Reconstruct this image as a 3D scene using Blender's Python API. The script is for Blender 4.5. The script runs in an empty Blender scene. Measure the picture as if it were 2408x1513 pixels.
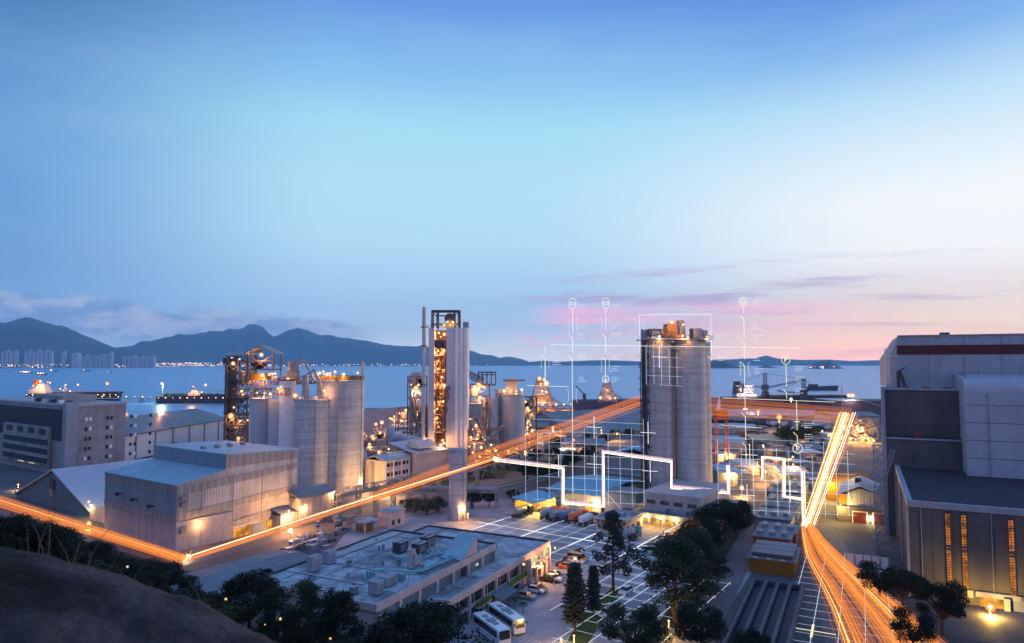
import bpy, bmesh, math, random
from mathutils import Vector, Matrix, noise
R = math.radians
sc = bpy.context.scene
COL = sc.collection

# ------------------------------------------------------------------ camera
CAM_H = 50.0
F_PX, CU, CV = 1605.0, 1204.0, 756.5          # photograph measured on a 2408 x 1513 copy
PITCH = math.atan(94.5 / F_PX)
cam_d = bpy.data.cameras.new('camera')
cam = bpy.data.objects.new('camera', cam_d); COL.objects.link(cam)
cam.location = (0, 0, CAM_H)
cam.rotation_euler = (R(90) + PITCH, 0, 0)
cam_d.sensor_width = 36.0
cam_d.lens = F_PX / 2408 * 36.0
cam_d.clip_start, cam_d.clip_end = 0.2, 90000
cam_d.dof.use_dof = True
cam_d.dof.focus_distance = 260
cam_d.dof.aperture_fstop = 1.1
sc.camera = cam

# ------------------------------------------------------------------ colour management, render
sc.render.engine = 'CYCLES'
sc.view_settings.view_transform = 'Standard'
sc.view_settings.look = 'None'
sc.view_settings.exposure = 0.0
sc.view_settings.gamma = 1.0
sc.cycles.use_denoising = True
sc.cycles.max_bounces = 6
sc.cycles.diffuse_bounces = 3
sc.cycles.glossy_bounces = 3
sc.cycles.transparent_max_bounces = 6
sc.cycles.volume_bounces = 1
sc.cycles.sample_clamp_indirect = 4.0
sc.cycles.caustics_reflective = False
sc.cycles.caustics_refractive = False

def lin(c):
    return tuple(((x / 255) / 12.92 if x / 255 <= 0.04045 else ((x / 255 + 0.055) / 1.055) ** 2.4) for x in c)

# ------------------------------------------------------------------ sky: dusk, sun just down on the right
SUN_AZ, SUN_EL = 62.0, 5.0
world = bpy.data.worlds.new("World"); sc.world = world
world.use_nodes = True
NT = world.node_tree; NT.nodes.clear()
def nd(t, **kw):
    n = NT.nodes.new(t)
    for k, v in kw.items(): setattr(n, k, v)
    return n
def lk(a, b): NT.links.new(a, b)
def mth(op, a, b=None, c=None):
    n = nd('ShaderNodeMath', operation=op)
    for i, x in enumerate((a, b, c)):
        if x is None: continue
        if isinstance(x, (int, float)): n.inputs[i].default_value = x
        else: lk(x, n.inputs[i])
    return n.outputs[0]
def mrange(x, a, b, c=0.0, d=1.0, kind='SMOOTHSTEP'):
    n = nd('ShaderNodeMapRange', interpolation_type=kind)
    n.clamp = True if hasattr(n, 'clamp') else None
    lk(x, n.inputs[0])
    for i, v in zip((1, 2, 3, 4), (a, b, c, d)): n.inputs[i].default_value = v
    return n.outputs[0]
def mixc(f, a, b):
    n = nd('ShaderNodeMix', data_type='RGBA')
    if isinstance(f, (int, float)): n.inputs[0].default_value = f
    else: lk(f, n.inputs[0])
    for i, x in ((6, a), (7, b)):
        if isinstance(x, tuple): n.inputs[i].default_value = (*lin(x), 1)
        else: lk(x, n.inputs[i])
    return n.outputs[2]
tc = nd('ShaderNodeTexCoord')
sep = nd('ShaderNodeSeparateXYZ'); lk(tc.outputs['Generated'], sep.inputs[0])
EL = mth('MULTIPLY', mth('ARCSINE', sep.outputs[2]), 57.2958)
AZ = mth('MULTIPLY', mth('ARCTAN2', sep.outputs[0], sep.outputs[1]), 57.2958)
pos = mrange(EL, -5, 60, 0, 1, 'LINEAR')
def ramp(stops):
    n = nd('ShaderNodeValToRGB')
    cr = n.color_ramp; cr.interpolation = 'LINEAR'
    while len(cr.elements) > 1: cr.elements.remove(cr.elements[-1])
    for i, (e, c) in enumerate(stops):
        p = (e + 5) / 65
        el = cr.elements[0] if i == 0 else cr.elements.new(p)
        el.position = p; el.color = (*lin(c), 1)
    lk(pos, n.inputs[0]); return n.outputs[0]
left = ramp([(-5, (95, 140, 195)), (0, (120, 178, 228)), (3, (110, 168, 222)), (7, (98, 152, 212)), (14, (94, 154, 216)), (20, (86, 144, 206)), (28, (44, 84, 148)), (40, (110, 160, 228)), (60, (132, 184, 250))])
mid = ramp([(-5, (150, 185, 225)), (0, (205, 222, 246)), (2, (186, 216, 247)), (4.5, (172, 211, 246)), (7, (178, 217, 248)), (10, (186, 228, 251)), (14.5, (184, 230, 251)), (19, (168, 226, 249)), (23, (136, 198, 243)), (28, (98, 154, 228)), (40, (118, 168, 236)), (60, (132, 184, 250))])
right = ramp([(-5, (215, 180, 195)), (0, (240, 190, 206)), (1.2, (255, 205, 196)), (2.8, (255, 230, 204)), (4.6, (255, 233, 220)), (6.2, (250, 238, 238)), (8, (255, 255, 254)), (11.5, (254, 255, 255)), (14.5, (232, 246, 254)), (19, (186, 224, 249)), (23, (118, 174, 236)), (28, (70, 122, 216)), (40, (112, 164, 236)), (60, (132, 184, 250))])
back = ramp([(-5, (120, 130, 185)), (0, (165, 165, 222)), (8, (166, 176, 238)), (22, (150, 178, 244)), (60, (122, 172, 246))])
wL = mrange(AZ, -13, -41); wR = mrange(AZ, 1, 31); wB = mrange(mth('ABSOLUTE', mth('SUBTRACT', AZ, 28)), 85, 140)
sky = mixc(wL, mid, left); sky = mixc(wR, sky, right); sky = mixc(wB, sky, back)
def clouds(sx, sy, detail, rough, off=0.0):
    v = nd('ShaderNodeCombineXYZ')
    lk(mth('MULTIPLY', AZ, sx), v.inputs[0]); lk(mth('MULTIPLY', EL, sy), v.inputs[1]); v.inputs[2].default_value = off
    n = nd('ShaderNodeTexNoise'); n.inputs['Scale'].default_value = 1.0
    n.inputs['Detail'].default_value = detail; n.inputs['Roughness'].default_value = rough
    lk(v.outputs[0], n.inputs['Vector']); return n.outputs[0]
# high, very thin cirrus
c0 = mrange(clouds(0.05, 0.22, 5, 0.6, 9.1), 0.42, 0.75)
sky = mixc(mth('MULTIPLY', c0, mth('MULTIPLY', mrange(EL, 4, 10), 0.10)), sky, (214, 232, 250))
# pink and lavender streaks low on the right
st = clouds(0.07, 0.85, 6, 0.58, 2.3)
lo = mth('MULTIPLY', mrange(EL, 9.5, 5.5), mrange(EL, -0.5, 1.0))
sky = mixc(mth('MULTIPLY', mth('MULTIPLY', mrange(st, 0.5, 0.68), lo), mth('MULTIPLY', mrange(AZ, -4, 8), 0.8)), sky, (190, 162, 204))
pk = clouds(0.045, 0.55, 5, 0.55, 5.7)
pband = mth('MULTIPLY', mth('MULTIPLY', mrange(EL, 1.6, 3.4), mrange(EL, 5.0, 4.2)), mth('MULTIPLY', mrange(AZ, 0, 7), mrange(AZ, 32, 20)))
sky = mixc(mth('MULTIPLY', pband, mrange(pk, 0.36, 0.6, 0.12, 0.8)), sky, (305, 180, 222))
pf = mth('MULTIPLY', mth('MULTIPLY', mrange(clouds(0.3, 0.8, 5, 0.6, 4.4), 0.5, 0.62), mth('MULTIPLY', mrange(EL, 0.2, 0.9), mrange(EL, 2.7, 1.9))), mth('MULTIPLY', mrange(AZ, -2, 2), mrange(AZ, 16, 9)))
sky = mixc(mth('MULTIPLY', pf, 0.75), sky, (226, 200, 234))
# cloud bank lying on the mountains, left
n1 = clouds(0.30, 0.62, 7, 0.6, 1.2)
n2 = clouds(0.09, 0.16, 2, 0.5, 3.9)
edge = mth('ADD', mth('MULTIPLY', n1, 3.0), mth('ADD', mth('MULTIPLY', n2, 2.2), mrange(AZ, -38, -14, 0, -0.9, 'LINEAR')))
top = mth('SUBTRACT', mth('ADD', edge, 2.2), EL)
cb = mth('MULTIPLY', mth('MULTIPLY', mrange(top, -0.1, 0.9), mrange(EL, 0.8, 2.4)), mrange(AZ, -9, -17))
cbc = mixc(mrange(clouds(0.35, 0.9, 7, 0.62, 7.7), 0.38, 0.62), (112, 150, 204), (178, 190, 224))
sky = mixc(mth('MULTIPLY', cb, 0.95), sky, cbc)
hb = mrange(EL, 5.0, -0.5)
hbr = mth('MULTIPLY', hb, mrange(AZ, -34, 2, 0.35, 1.0))
gain = nd('ShaderNodeMix', data_type='RGBA'); lk(mrange(AZ, 6, 30), gain.inputs[0]); gain.inputs[6].default_value = (1.85, 1.46, 1.12, 1); gain.inputs[7].default_value = (2.5, 1.85, 0.92, 1)
boost = nd('ShaderNodeMix', data_type='RGBA', blend_type='MULTIPLY'); lk(hbr, boost.inputs[0]); lk(sky, boost.inputs[6]); lk(gain.outputs[2], boost.inputs[7])
sky = boost.outputs[2]
bg = nd('ShaderNodeBackground'); lk(sky, bg.inputs[0]); bg.inputs[1].default_value = 0.96
nis = nd('ShaderNodeTexSky'); nis.sky_type = 'NISHITA'; nis.sun_disc = False
nis.sun_elevation = R(SUN_EL); nis.sun_rotation = R(SUN_AZ); nis.altitude = 50
bg2 = nd('ShaderNodeBackground'); lk(nis.outputs[0], bg2.inputs[0]); bg2.inputs[1].default_value = 0.025
add = nd('ShaderNodeAddShader'); lk(bg.outputs[0], add.inputs[0]); lk(bg2.outputs[0], add.inputs[1])
wo = nd('ShaderNodeOutputWorld'); lk(add.outputs[0], wo.inputs[0])

sun_d = bpy.data.lights.new('sun', 'SUN'); sun_d.energy = 1.3; sun_d.angle = R(14); sun_d.color = (1.0, 0.74, 0.66)
sun = bpy.data.objects.new('sun', sun_d); COL.objects.link(sun)
sd = Vector((math.sin(R(SUN_AZ)) * math.cos(R(SUN_EL)), math.cos(R(SUN_AZ)) * math.cos(R(SUN_EL)), math.sin(R(SUN_EL))))
sun.rotation_euler = sd.to_track_quat('Z', 'Y').to_euler()

# ------------------------------------------------------------------ helpers: measuring the place from the photograph
CP, SP = math.cos(PITCH), math.sin(PITCH)
def ray(u, v):
    x, y = (u - CU) / F_PX, (CV - v) / F_PX
    return x, CP - SP * y, SP + CP * y
def G(u, v, z=0.0):
    a, b, c = ray(u, v); k = (z - CAM_H) / c
    return a * k, b * k
def PY(u, v, Y):
    a, b, c = ray(u, v); k = Y / b
    return a * k, Y, CAM_H + c * k
def hz(v, Y): return PY(CU, v, Y)[2]
class Frame:
    """a plan direction: s runs away from the viewer at azimuth az, t to its left"""
    def __init__(self, az):
        self.az = az; self.S, self.C = math.sin(R(az)), math.cos(R(az))
    def st(self, x, y): return x * self.S + y * self.C, -x * self.C + y * self.S
    def xy(self, s, t): return s * self.S - t * self.C, s * self.C + t * self.S
    def g(self, u, v, z=0.0): return self.st(*G(u, v, z))
    def s_at(self, t, z, u):
        k = (u - CU) / F_PX
        return (t * self.C + k * CP * t * self.S + k * (z - CAM_H) * SP) / (self.S - k * CP * self.C)
    def t_at(self, s, z, u):
        k = (u - CU) / F_PX
        return (s * self.S - k * CP * s * self.C - k * (z - CAM_H) * SP) / (self.C + k * CP * self.S)
YARD = Frame(34.5)
EAST = Frame(27.0)
OFF = Frame(26.5)
FLAT = Frame(0.0)     # s = y, t = -x

# ------------------------------------------------------------------ helpers: meshes and objects
class MB:
    def __init__(self): self.v, self.f, self.sm = [], [], []
    def add(self, vs, fs, smooth=False):
        n = len(self.v); self.v += [tuple(p) for p in vs]
        self.f += [tuple(i + n for i in f) for f in fs]; self.sm += [smooth] * len(fs)
    def box(self, x0, x1, y0, y1, z0, z1):
        x0, x1 = min(x0, x1), max(x0, x1); y0, y1 = min(y0, y1), max(y0, y1); z0, z1 = min(z0, z1), max(z0, z1)
        self.add([(x0, y0, z0), (x1, y0, z0), (x1, y1, z0), (x0, y1, z0), (x0, y0, z1), (x1, y0, z1), (x1, y1, z1), (x0, y1, z1)],
                 [(0, 3, 2, 1), (4, 5, 6, 7), (0, 1, 5, 4), (1, 2, 6, 5), (2, 3, 7, 6), (3, 0, 4, 7)]); return self
    def lathe(self, x, y, prof, n=32, cap=True, arc=None):
        vs, fs = [], []
        for (r, z) in prof:
            for i in range(n):
                a = 2 * math.pi * i / n; vs.append((x + r * math.cos(a), y + r * math.sin(a), z))
        for k in range(len(prof) - 1):
            for i in range(n):
                j = (i + 1) % n; fs.append((k * n + i, k * n + j, (k + 1) * n + j, (k + 1) * n + i))
        self.add(vs, fs, True)
        if cap:
            m = len(self.v); self.v += vs[-n:] + vs[:n]
            self.f += [tuple(m + i for i in range(n)), tuple(m + n + i for i in range(n - 1, -1, -1))]; self.sm += [False, False]
        return self
    def cyl(self, x, y, z0, z1, r, n=24, r2=None):
        return self.lathe(x, y, [(r, z0), (r if r2 is None else r2, z1)], n)
    def tube(self, p, q, r, n=6, r2=None):
        p, q = Vector(p), Vector(q); d = q - p
        if d.length < 1e-6: return self
        z = d.normalized(); a = z.orthogonal().normalized(); b = z.cross(a); r2 = r if r2 is None else r2
        vs = [p + (a * math.cos(2 * math.pi * i / n) + b * math.sin(2 * math.pi * i / n)) * r for i in range(n)]
        vs += [q + (a * math.cos(2 * math.pi * i / n) + b * math.sin(2 * math.pi * i / n)) * r2 for i in range(n)]
        fs = [(i, (i + 1) % n, n + (i + 1) % n, n + i) for i in range(n)]
        self.add(vs, fs, n > 4); self.add(vs, [tuple(range(n - 1, -1, -1)), tuple(range(n, 2 * n))]); return self
    def path(self, pts, r, n=6):
        for a, b in zip(pts, pts[1:]): self.tube(a, b, r, n)
        return self
    def prism(self, poly, axis, a, b):
        """poly: 2-D outline in the two other axes, in x,y,z order"""
        def mk(p, w):
            if axis == 'x': return (w, p[0], p[1])
            if axis == 'y': return (p[0], w, p[1])
            return (p[0], p[1], w)
        n = len(poly); vs = [mk(p, a) for p in poly] + [mk(p, b) for p in poly]
        fs = [tuple(range(n)), tuple(range(2 * n - 1, n - 1, -1))] + [(i, n + i, n + (i + 1) % n, (i + 1) % n) for i in range(n)]
        self.add(vs, fs); return self
    def ball(self, c, r, n=8, m=6, sz=1.0):
        prof = [(max(1e-3, r * math.sin(math.pi * k / m)), c[2] - sz * r * math.cos(math.pi * k / m)) for k in range(m + 1)]
        self.lathe(c[0], c[1], prof, n, cap=False); return self
    def quad(self, a, b, c, d): self.add([a, b, c, d], [(0, 1, 2, 3)]); return self
    def ring(self, c, r, w, n=24, plane='xz'):
        for i in range(n):
            a, b = 2 * math.pi * i / n, 2 * math.pi * (i + 1) / n
            P = lambda t: (c[0] + r * math.cos(t), c[1], c[2] + r * math.sin(t)) if plane == 'xz' else (c[0] + r * math.cos(t), c[1] + r * math.sin(t), c[2])
            self.tube(P(a), P(b), w, 5)
        return self
    def truss(self, p, q, w, h, n, r, sides=True):
        """box truss from p to q, w wide, h deep"""
        p, q = Vector(p), Vector(q); d = (q - p).normalized()
        up = Vector((0, 0, 1)) if abs(d.z) < 0.9 else Vector((0, 1, 0))
        a = d.cross(up).normalized(); b = a.cross(d).normalized()
        cs = [a * (w / 2 * i) + b * (h / 2 * j) for i, j in ((-1, -1), (1, -1), (1, 1), (-1, 1))]
        for c in cs: self.tube(p + c, q + c, r, 4)
        for k in range(n + 1):
            o = p.lerp(q, k / n)
            for i in range(4): self.tube(o + cs[i], o + cs[(i + 1) % 4], r * 0.8, 4)
            if k < n:
                o2 = p.lerp(q, (k + 1) / n)
                for i in range(4): self.tube(o + cs[i], o2 + cs[(i + 1) % 4], r * 0.7, 4)
        return self
    def rail(self, pts, h=1.1, r=0.05, step=2.0, closed=False):
        pts = [Vector(p) for p in pts]
        if closed: pts = pts + [pts[0]]
        for a, b in zip(pts, pts[1:]):
            for k in (0.5, 1.0): self.tube(a + Vector((0, 0, h * k)), b + Vector((0, 0, h * k)), r, 4)
            n = max(1, int((b - a).length / step))
            for i in range(n): 
                o = a.lerp(b, i / n); self.tube(o, o + Vector((0, 0, h)), r, 4)
        return self
    def mesh(self, name):
        me = bpy.data.meshes.new(name); me.from_pydata(self.v, [], self.f)
        me.polygons.foreach_set('use_smooth', self.sm); me.update(); return me

def build(name, mb, mat, parent=None, loc=None, rotz=0.0):
    o = bpy.data.objects.new(name, mb.mesh(name) if isinstance(mb, MB) else mb); COL.objects.link(o)
    if mat is not None and not o.data.materials: o.data.materials.append(mat)
    if parent is not None: o.parent = parent
    if loc is not None: o.location = loc
    if rotz: o.rotation_euler = (0, 0, rotz)
    return o
def tag(o, label, cat, group=None):
    o['label'] = label; o['category'] = cat
    if group: o['group'] = group
    return o
def struct(name, mb, mat, kind='structure'):
    o = build(name, mb, mat); o['kind'] = kind; return o
LAMP_N = [0]
class Thing:
    def __init__(self, name, label, cat, fr, s, t, z=0.0, group=None, turn=0.0):
        e = bpy.data.objects.new(name, None); COL.objects.link(e)
        x, y = fr.xy(s, t); e.location = (x, y, z); e.rotation_euler = (0, 0, R(90 - fr.az + turn))
        tag(e, label, cat, group); self.e = e; e.empty_display_size = 0.5
        self.fr, self.s, self.t, self.z = fr, s, t, z
    def part(self, name, mb, mat, parent=None):
        return build(name, mb, mat, parent or self.e)
    def lamp(self, x, y, z, r=0.35, power=0.0, mat=None, col=(1.0, 0.42, 0.12), name='lamp'):
        LAMP_N[0] += 1; r *= (1.0, .72, 1.18, .6, .88)[LAMP_N[0] % 5]; pale = mat is None and LAMP_N[0] % 6 in (2, 5)
        small = mat is M['bulb_small']
        o = build(name, MB().ball((0, 0, 0), r * (0.8 if small else 0.52), 8, 6), mat or M['bulb'], self.e, (x, y, z))
        if not small: build('halo', MB().ball((0, 0, 0), r * 1.35, 14, 10), M['halo_white' if mat is M['bulb_white'] else 'halo_pale' if pale else 'halo'], o)
        if power: glow(self.e, (x, y, z - r * 1.6 - 0.2), power * 3.2, col)
        return o
def glow(parent, loc, power, col=(1.0, 0.42, 0.12), rad=0.3):
    l = bpy.data.lights.new('lamp_light', 'POINT'); l.energy = power; l.color = col; l.shadow_soft_size = rad
    o = bpy.data.objects.new('lamp_light', l); COL.objects.link(o); o.parent = parent; o.location = loc
def copy_tree(o, parent=None):
    c = o.copy(); COL.objects.link(c)
    if parent is not None: c.parent = parent
    for ch in o.children: copy_tree(ch, c)
    return c

# ------------------------------------------------------------------ materials (all procedural)
M = {}
def mat(name, col, rough=0.75, var=0.18, scale=0.25, streak=0.0, ribs=0.0, bands=0.0, bump=0.0, metal=0.0, dark=0.55, blotch=0.0, spec=0.3):
    m = bpy.data.materials.new(name); m.use_nodes = True; nt = m.node_tree
    b = nt.nodes['Principled BSDF']; b.inputs['Roughness'].default_value = rough; b.inputs['Metallic'].default_value = metal
    b.inputs['Specular IOR Level'].default_value = spec
    N = nt.nodes.new; L = nt.links.new
    tx = N('ShaderNodeTexCoord'); P = tx.outputs['Object']
    def noise_(scale, detail=5, vec=None, rough_=0.6):
        n = N('ShaderNodeTexNoise'); n.inputs['Scale'].default_value = scale; n.inputs['Detail'].default_value = detail
        n.inputs['Roughness'].default_value = rough_; L(vec if vec else P, n.inputs['Vector']); return n.outputs[0]
    def ramp_(x, a, b_, c, d):
        n = N('ShaderNodeMapRange'); L(x, n.inputs[0])
        for i, v in zip((1, 2, 3, 4), (a, b_, c, d)): n.inputs[i].default_value = v
        return n.outputs[0]
    def mul(a, b_):
        n = N('ShaderNodeMath'); n.operation = 'MULTIPLY'
        for i, x in ((0, a), (1, b_)):
            if isinstance(x, (int, float)): n.inputs[i].default_value = x
            else: L(x, n.inputs[i])
        return n.outputs[0]
    f = ramp_(noise_(scale), 0.3, 0.7, 1 - var, 1 + var * 0.6)
    if blotch:
        f = mul(f, ramp_(noise_(scale * 0.3, 6, None, 0.7), 0.42, 0.6, 1.0, 1 - blotch))
    if streak:
        mp = N('ShaderNodeMapping'); mp.inputs['Scale'].default_value = (0.42, 0.42, 0.045); L(P, mp.inputs[0])
        f = mul(f, ramp_(noise_(1.0, 7, mp.outputs[0], 0.68), 0.42, 0.72, 1.0, 1 - streak))
        f = mul(f, ramp_(noise_(0.9, 5, None, 0.7), 0.52, 0.68, 1.0, 1 - streak * 0.45))
    if bands:
        mp = N('ShaderNodeMapping'); mp.inputs['Scale'].default_value = (0.03, 0.03, 1.1); L(P, mp.inputs[0])
        f = mul(f, ramp_(noise_(1.0, 3, mp.outputs[0]), 0.38, 0.66, 1.0, 1 - bands))
    h = None
    if ribs:
        s3 = N('ShaderNodeSeparateXYZ'); L(P, s3.inputs[0])
        a = N('ShaderNodeMath'); a.operation = 'ADD'; L(s3.outputs[0], a.inputs[0]); L(s3.outputs[1], a.inputs[1])
        w = N('ShaderNodeMath'); w.operation = 'SINE'; L(mul(a.outputs[0], 2 * math.pi / ribs), w.inputs[0]); h = w.outputs[0]
        f = mul(f, ramp_(h, -1, -0.6, 1 - 0.22, 1.0))
    mx = N('ShaderNodeMix'); mx.data_type = 'RGBA'; mx.blend_type = 'MULTIPLY'; mx.inputs[0].default_value = 1.0
    mx.inputs[6].default_value = (*col, 1); L(f, mx.inputs[7]); L(mx.outputs[2], b.inputs['Base Color'])
    if bump:
        bp = N('ShaderNodeBump'); bp.inputs['Strength'].default_value = 0.6; bp.inputs['Distance'].default_value = bump
        L(h if h is not None else noise_(scale * 6), bp.inputs['Height']); L(bp.outputs[0], b.inputs['Normal'])
    M[name] = m; return m
def emit(name, col, strength, sample=True, noise_scale=None):
    m = bpy.data.materials.new(name); m.use_nodes = True; nt = m.node_tree; nt.nodes.clear()
    e = nt.nodes.new('ShaderNodeEmission'); e.inputs[0].default_value = (*col, 1); e.inputs[1].default_value = strength
    if noise_scale:
        n = nt.nodes.new('ShaderNodeTexNoise'); n.inputs['Scale'].default_value = noise_scale
        t = nt.nodes.new('ShaderNodeTexCoord'); nt.links.new(t.outputs['Object'], n.inputs['Vector'])
        r = nt.nodes.new('ShaderNodeMapRange'); nt.links.new(n.outputs[0], r.inputs[0])
        for i, v in zip((1, 2, 3, 4), (0.35, 0.65, strength * 0.25, strength)): r.inputs[i].default_value = v
        nt.links.new(r.outputs[0], e.inputs[1])
    o = nt.nodes.new('ShaderNodeOutputMaterial'); nt.links.new(e.outputs[0], o.inputs[0])
    if not sample: m.cycles.emission_sampling = 'NONE'
    M[name] = m; return m
mat('concrete', (0.40, 0.40, 0.44), 0.85, 0.12, 0.3, streak=0.22, bands=0.12)
mat('silo', (0.56, 0.55, 0.58), 0.85, 0.14, 0.3, streak=0.3, bands=0.26)
mat('silo_blue', (0.42, 0.47, 0.56), 0.8, 0.10, 0.25, streak=0.25, bands=0.08)
mat('tower_wall', (0.56, 0.55, 0.61), 0.8, 0.10, 0.2, streak=0.2)
mat('tower_rib', (0.74, 0.73, 0.78), 0.8, 0.08, 0.2, streak=0.12)
mat('steel_dark', (0.07, 0.065, 0.08), 0.6, 0.3, 0.6, metal=0.2)
mat('steel_rust', (0.19, 0.11, 0.08), 0.7, 0.35, 0.5)
mat('steel_grey', (0.28, 0.28, 0.32), 0.55, 0.25, 0.6, streak=0.2)
mat('clad_white', (0.50, 0.51, 0.55), 0.6, 0.16, 0.25, streak=0.3, ribs=0.9, bump=0.04, blotch=0.16)
mat('clad_grey', (0.30, 0.30, 0.33), 0.6, 0.1, 0.2, streak=0.2, ribs=2.2, bump=0.08)
mat('clad_blue', (0.23, 0.30, 0.37), 0.6, 0.1, 0.2, streak=0.15, ribs=0.9, bump=0.04)
mat('block_wall', (0.37, 0.36, 0.42), 0.85, 0.14, 0.5, streak=0.3)
mat('roof_blue', (0.30, 0.42, 0.52), 0.5, 0.12, 0.15, ribs=1.2, bump=0.05, blotch=0.12)
mat('roof_teal', (0.10, 0.36, 0.58), 0.5, 0.12, 0.15, ribs=1.2, bump=0.05, blotch=0.15)
mat('roof_grey', (0.17, 0.20, 0.25), 0.6, 0.14, 0.2, ribs=1.2, bump=0.05, blotch=0.2)
mat('roof_pale', (0.46, 0.49, 0.60), 0.55, 0.08, 0.1, ribs=1.6, bump=0.04, blotch=0.1)
mat('roof_brown', (0.34, 0.22, 0.23), 0.8, 0.14, 0.06, blotch=0.2)
mat('flat_roof', (0.38, 0.44, 0.51), 0.85, 0.25, 0.6, blotch=0.6)
mat('roof_dark', (0.035, 0.03, 0.045), 0.75, 0.2, 0.3, blotch=0.2)
mat('gable_teal', (0.08, 0.16, 0.22), 0.7, 0.15, 0.3, ribs=0.9, bump=0.04)
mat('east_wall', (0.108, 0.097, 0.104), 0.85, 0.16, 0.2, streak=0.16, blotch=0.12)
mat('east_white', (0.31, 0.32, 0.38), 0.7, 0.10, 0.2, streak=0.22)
mat('east_panel', (0.37, 0.37, 0.45), 0.6, 0.10, 0.2, streak=0.18)
mat('band_red', (0.085, 0.018, 0.02), 0.8, 0.2, 0.4)
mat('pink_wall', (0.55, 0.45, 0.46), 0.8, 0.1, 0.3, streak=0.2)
mat('white_paint', (0.72, 0.72, 0.76), 0.5, 0.06, 0.4, streak=0.1)
mat('glass_dark', (0.02, 0.022, 0.03), 0.12, 0.2, 0.4, spec=0.6)
mat('glass_blue', (0.16, 0.21, 0.25), 0.25, 0.25, 0.5, spec=0.6)
mat('glass_grid', (0.018, 0.03, 0.045), 0.25, 0.5, 0.35, spec=0.4)
mat('asphalt', (0.10, 0.10, 0.125), 0.8, 0.16, 0.12, blotch=0.35)
mat('paving', (0.32, 0.32, 0.40), 0.7, 0.22, 0.14, blotch=0.45)
mat('road', (0.14, 0.125, 0.145), 0.75, 0.15, 0.1, blotch=0.25)
mat('land', (0.125, 0.12, 0.145), 0.9, 0.35, 0.03, blotch=0.5)
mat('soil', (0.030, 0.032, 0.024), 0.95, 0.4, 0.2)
mat('grass', (0.045, 0.085, 0.028), 0.95, 0.35, 0.15, blotch=0.3)
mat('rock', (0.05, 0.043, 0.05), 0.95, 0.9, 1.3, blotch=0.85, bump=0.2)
mat('hill', (0.026, 0.06, 0.08), 0.95, 0.6, 0.002, blotch=0.3)  # bluish base colour carries part of the distance haze
mat('island', (0.018, 0.024, 0.026), 0.95, 0.3, 0.01)
mat('hull', (0.05, 0.035, 0.055), 0.6, 0.2, 0.1, streak=0.2)
mat('hull_purple', (0.085, 0.065, 0.12), 0.7, 0.12, 0.05, streak=0.2)
mat('ship_white', (0.6, 0.55, 0.57), 0.6, 0.1, 0.2)
mat('ship_deck', (0.10, 0.16, 0.11), 0.7, 0.3, 0.1)
mat('funnel', (0.55, 0.10, 0.03), 0.6, 0.1, 0.2)
mat('office_wall', (0.30, 0.285, 0.33), 0.8, 0.16, 0.3, streak=0.32, blotch=0.2)
mat('apartment', (0.44, 0.41, 0.45), 0.8, 0.1, 0.02, ribs=9.0, bands=0.35)
mat('car_white', (0.7, 0.7, 0.75), 0.25, 0.03, 0.5, spec=0.6)
mat('car_black', (0.015, 0.015, 0.02), 0.2, 0.03, 0.5, spec=0.6)
mat('car_blue', (0.05, 0.12, 0.3), 0.3, 0.05, 0.5, spec=0.6)
mat('car_teal', (0.05, 0.3, 0.36), 0.4, 0.05, 0.5, spec=0.6)
mat('car_yellow', (0.75, 0.33, 0.02), 0.35, 0.05, 0.5, spec=0.5)
mat('car_orange', (0.6, 0.13, 0.04), 0.4, 0.1, 0.5, spec=0.5)
mat('rubber', (0.012, 0.012, 0.012), 0.8, 0.1, 1.0)
mat('pipe_cyan', (0.16, 0.42, 0.48), 0.5, 0.15, 0.5)
mat('bark', (0.085, 0.06, 0.05), 0.9, 0.35, 1.2)
mat('door_red', (0.16, 0.03, 0.015), 0.6, 0.1, 0.5, ribs=0.5)
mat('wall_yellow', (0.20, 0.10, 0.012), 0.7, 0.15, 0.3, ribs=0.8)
mat('orange_red', (0.30, 0.05, 0.02), 0.7, 0.15, 0.3)
mat('steel_bluegrey', (0.22, 0.26, 0.34), 0.55, 0.2, 0.5)
def leafmat(name, a, b, tr=0.25):
    m = bpy.data.materials.new(name); m.use_nodes = True; nt = m.node_tree; p = nt.nodes['Principled BSDF']
    t = nt.nodes.new('ShaderNodeTexCoord'); n = nt.nodes.new('ShaderNodeTexNoise'); n.inputs['Scale'].default_value = 0.55; n.inputs['Detail'].default_value = 3
    nt.links.new(t.outputs['Object'], n.inputs['Vector'])
    cr = nt.nodes.new('ShaderNodeValToRGB'); cr.color_ramp.elements[0].position = 0.35; cr.color_ramp.elements[1].position = 0.68
    cr.color_ramp.elements[0].color = (*a, 1); cr.color_ramp.elements[1].color = (*b, 1)
    nt.links.new(n.outputs[0], cr.inputs[0]); nt.links.new(cr.outputs[0], p.inputs['Base Color'])
    p.inputs['Roughness'].default_value = 0.75; p.inputs['Specular IOR Level'].default_value = 0.2
    M[name] = m
leafmat('leaf', (0.012, 0.022, 0.012), (0.045, 0.075, 0.035))
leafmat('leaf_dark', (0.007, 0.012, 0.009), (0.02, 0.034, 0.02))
leafmat('leaf_pine', (0.022, 0.03, 0.026), (0.06, 0.075, 0.06))
leafmat('leaf_olive', (0.03, 0.035, 0.012), (0.10, 0.10, 0.03))
leafmat('leaf_hedge', (0.06, 0.10, 0.015), (0.14, 0.20, 0.03))
emit('bulb', (1.0, 0.60, 0.28), 30, False)
emit('bulb_small', (1.0, 0.58, 0.32), 9, False)
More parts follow.
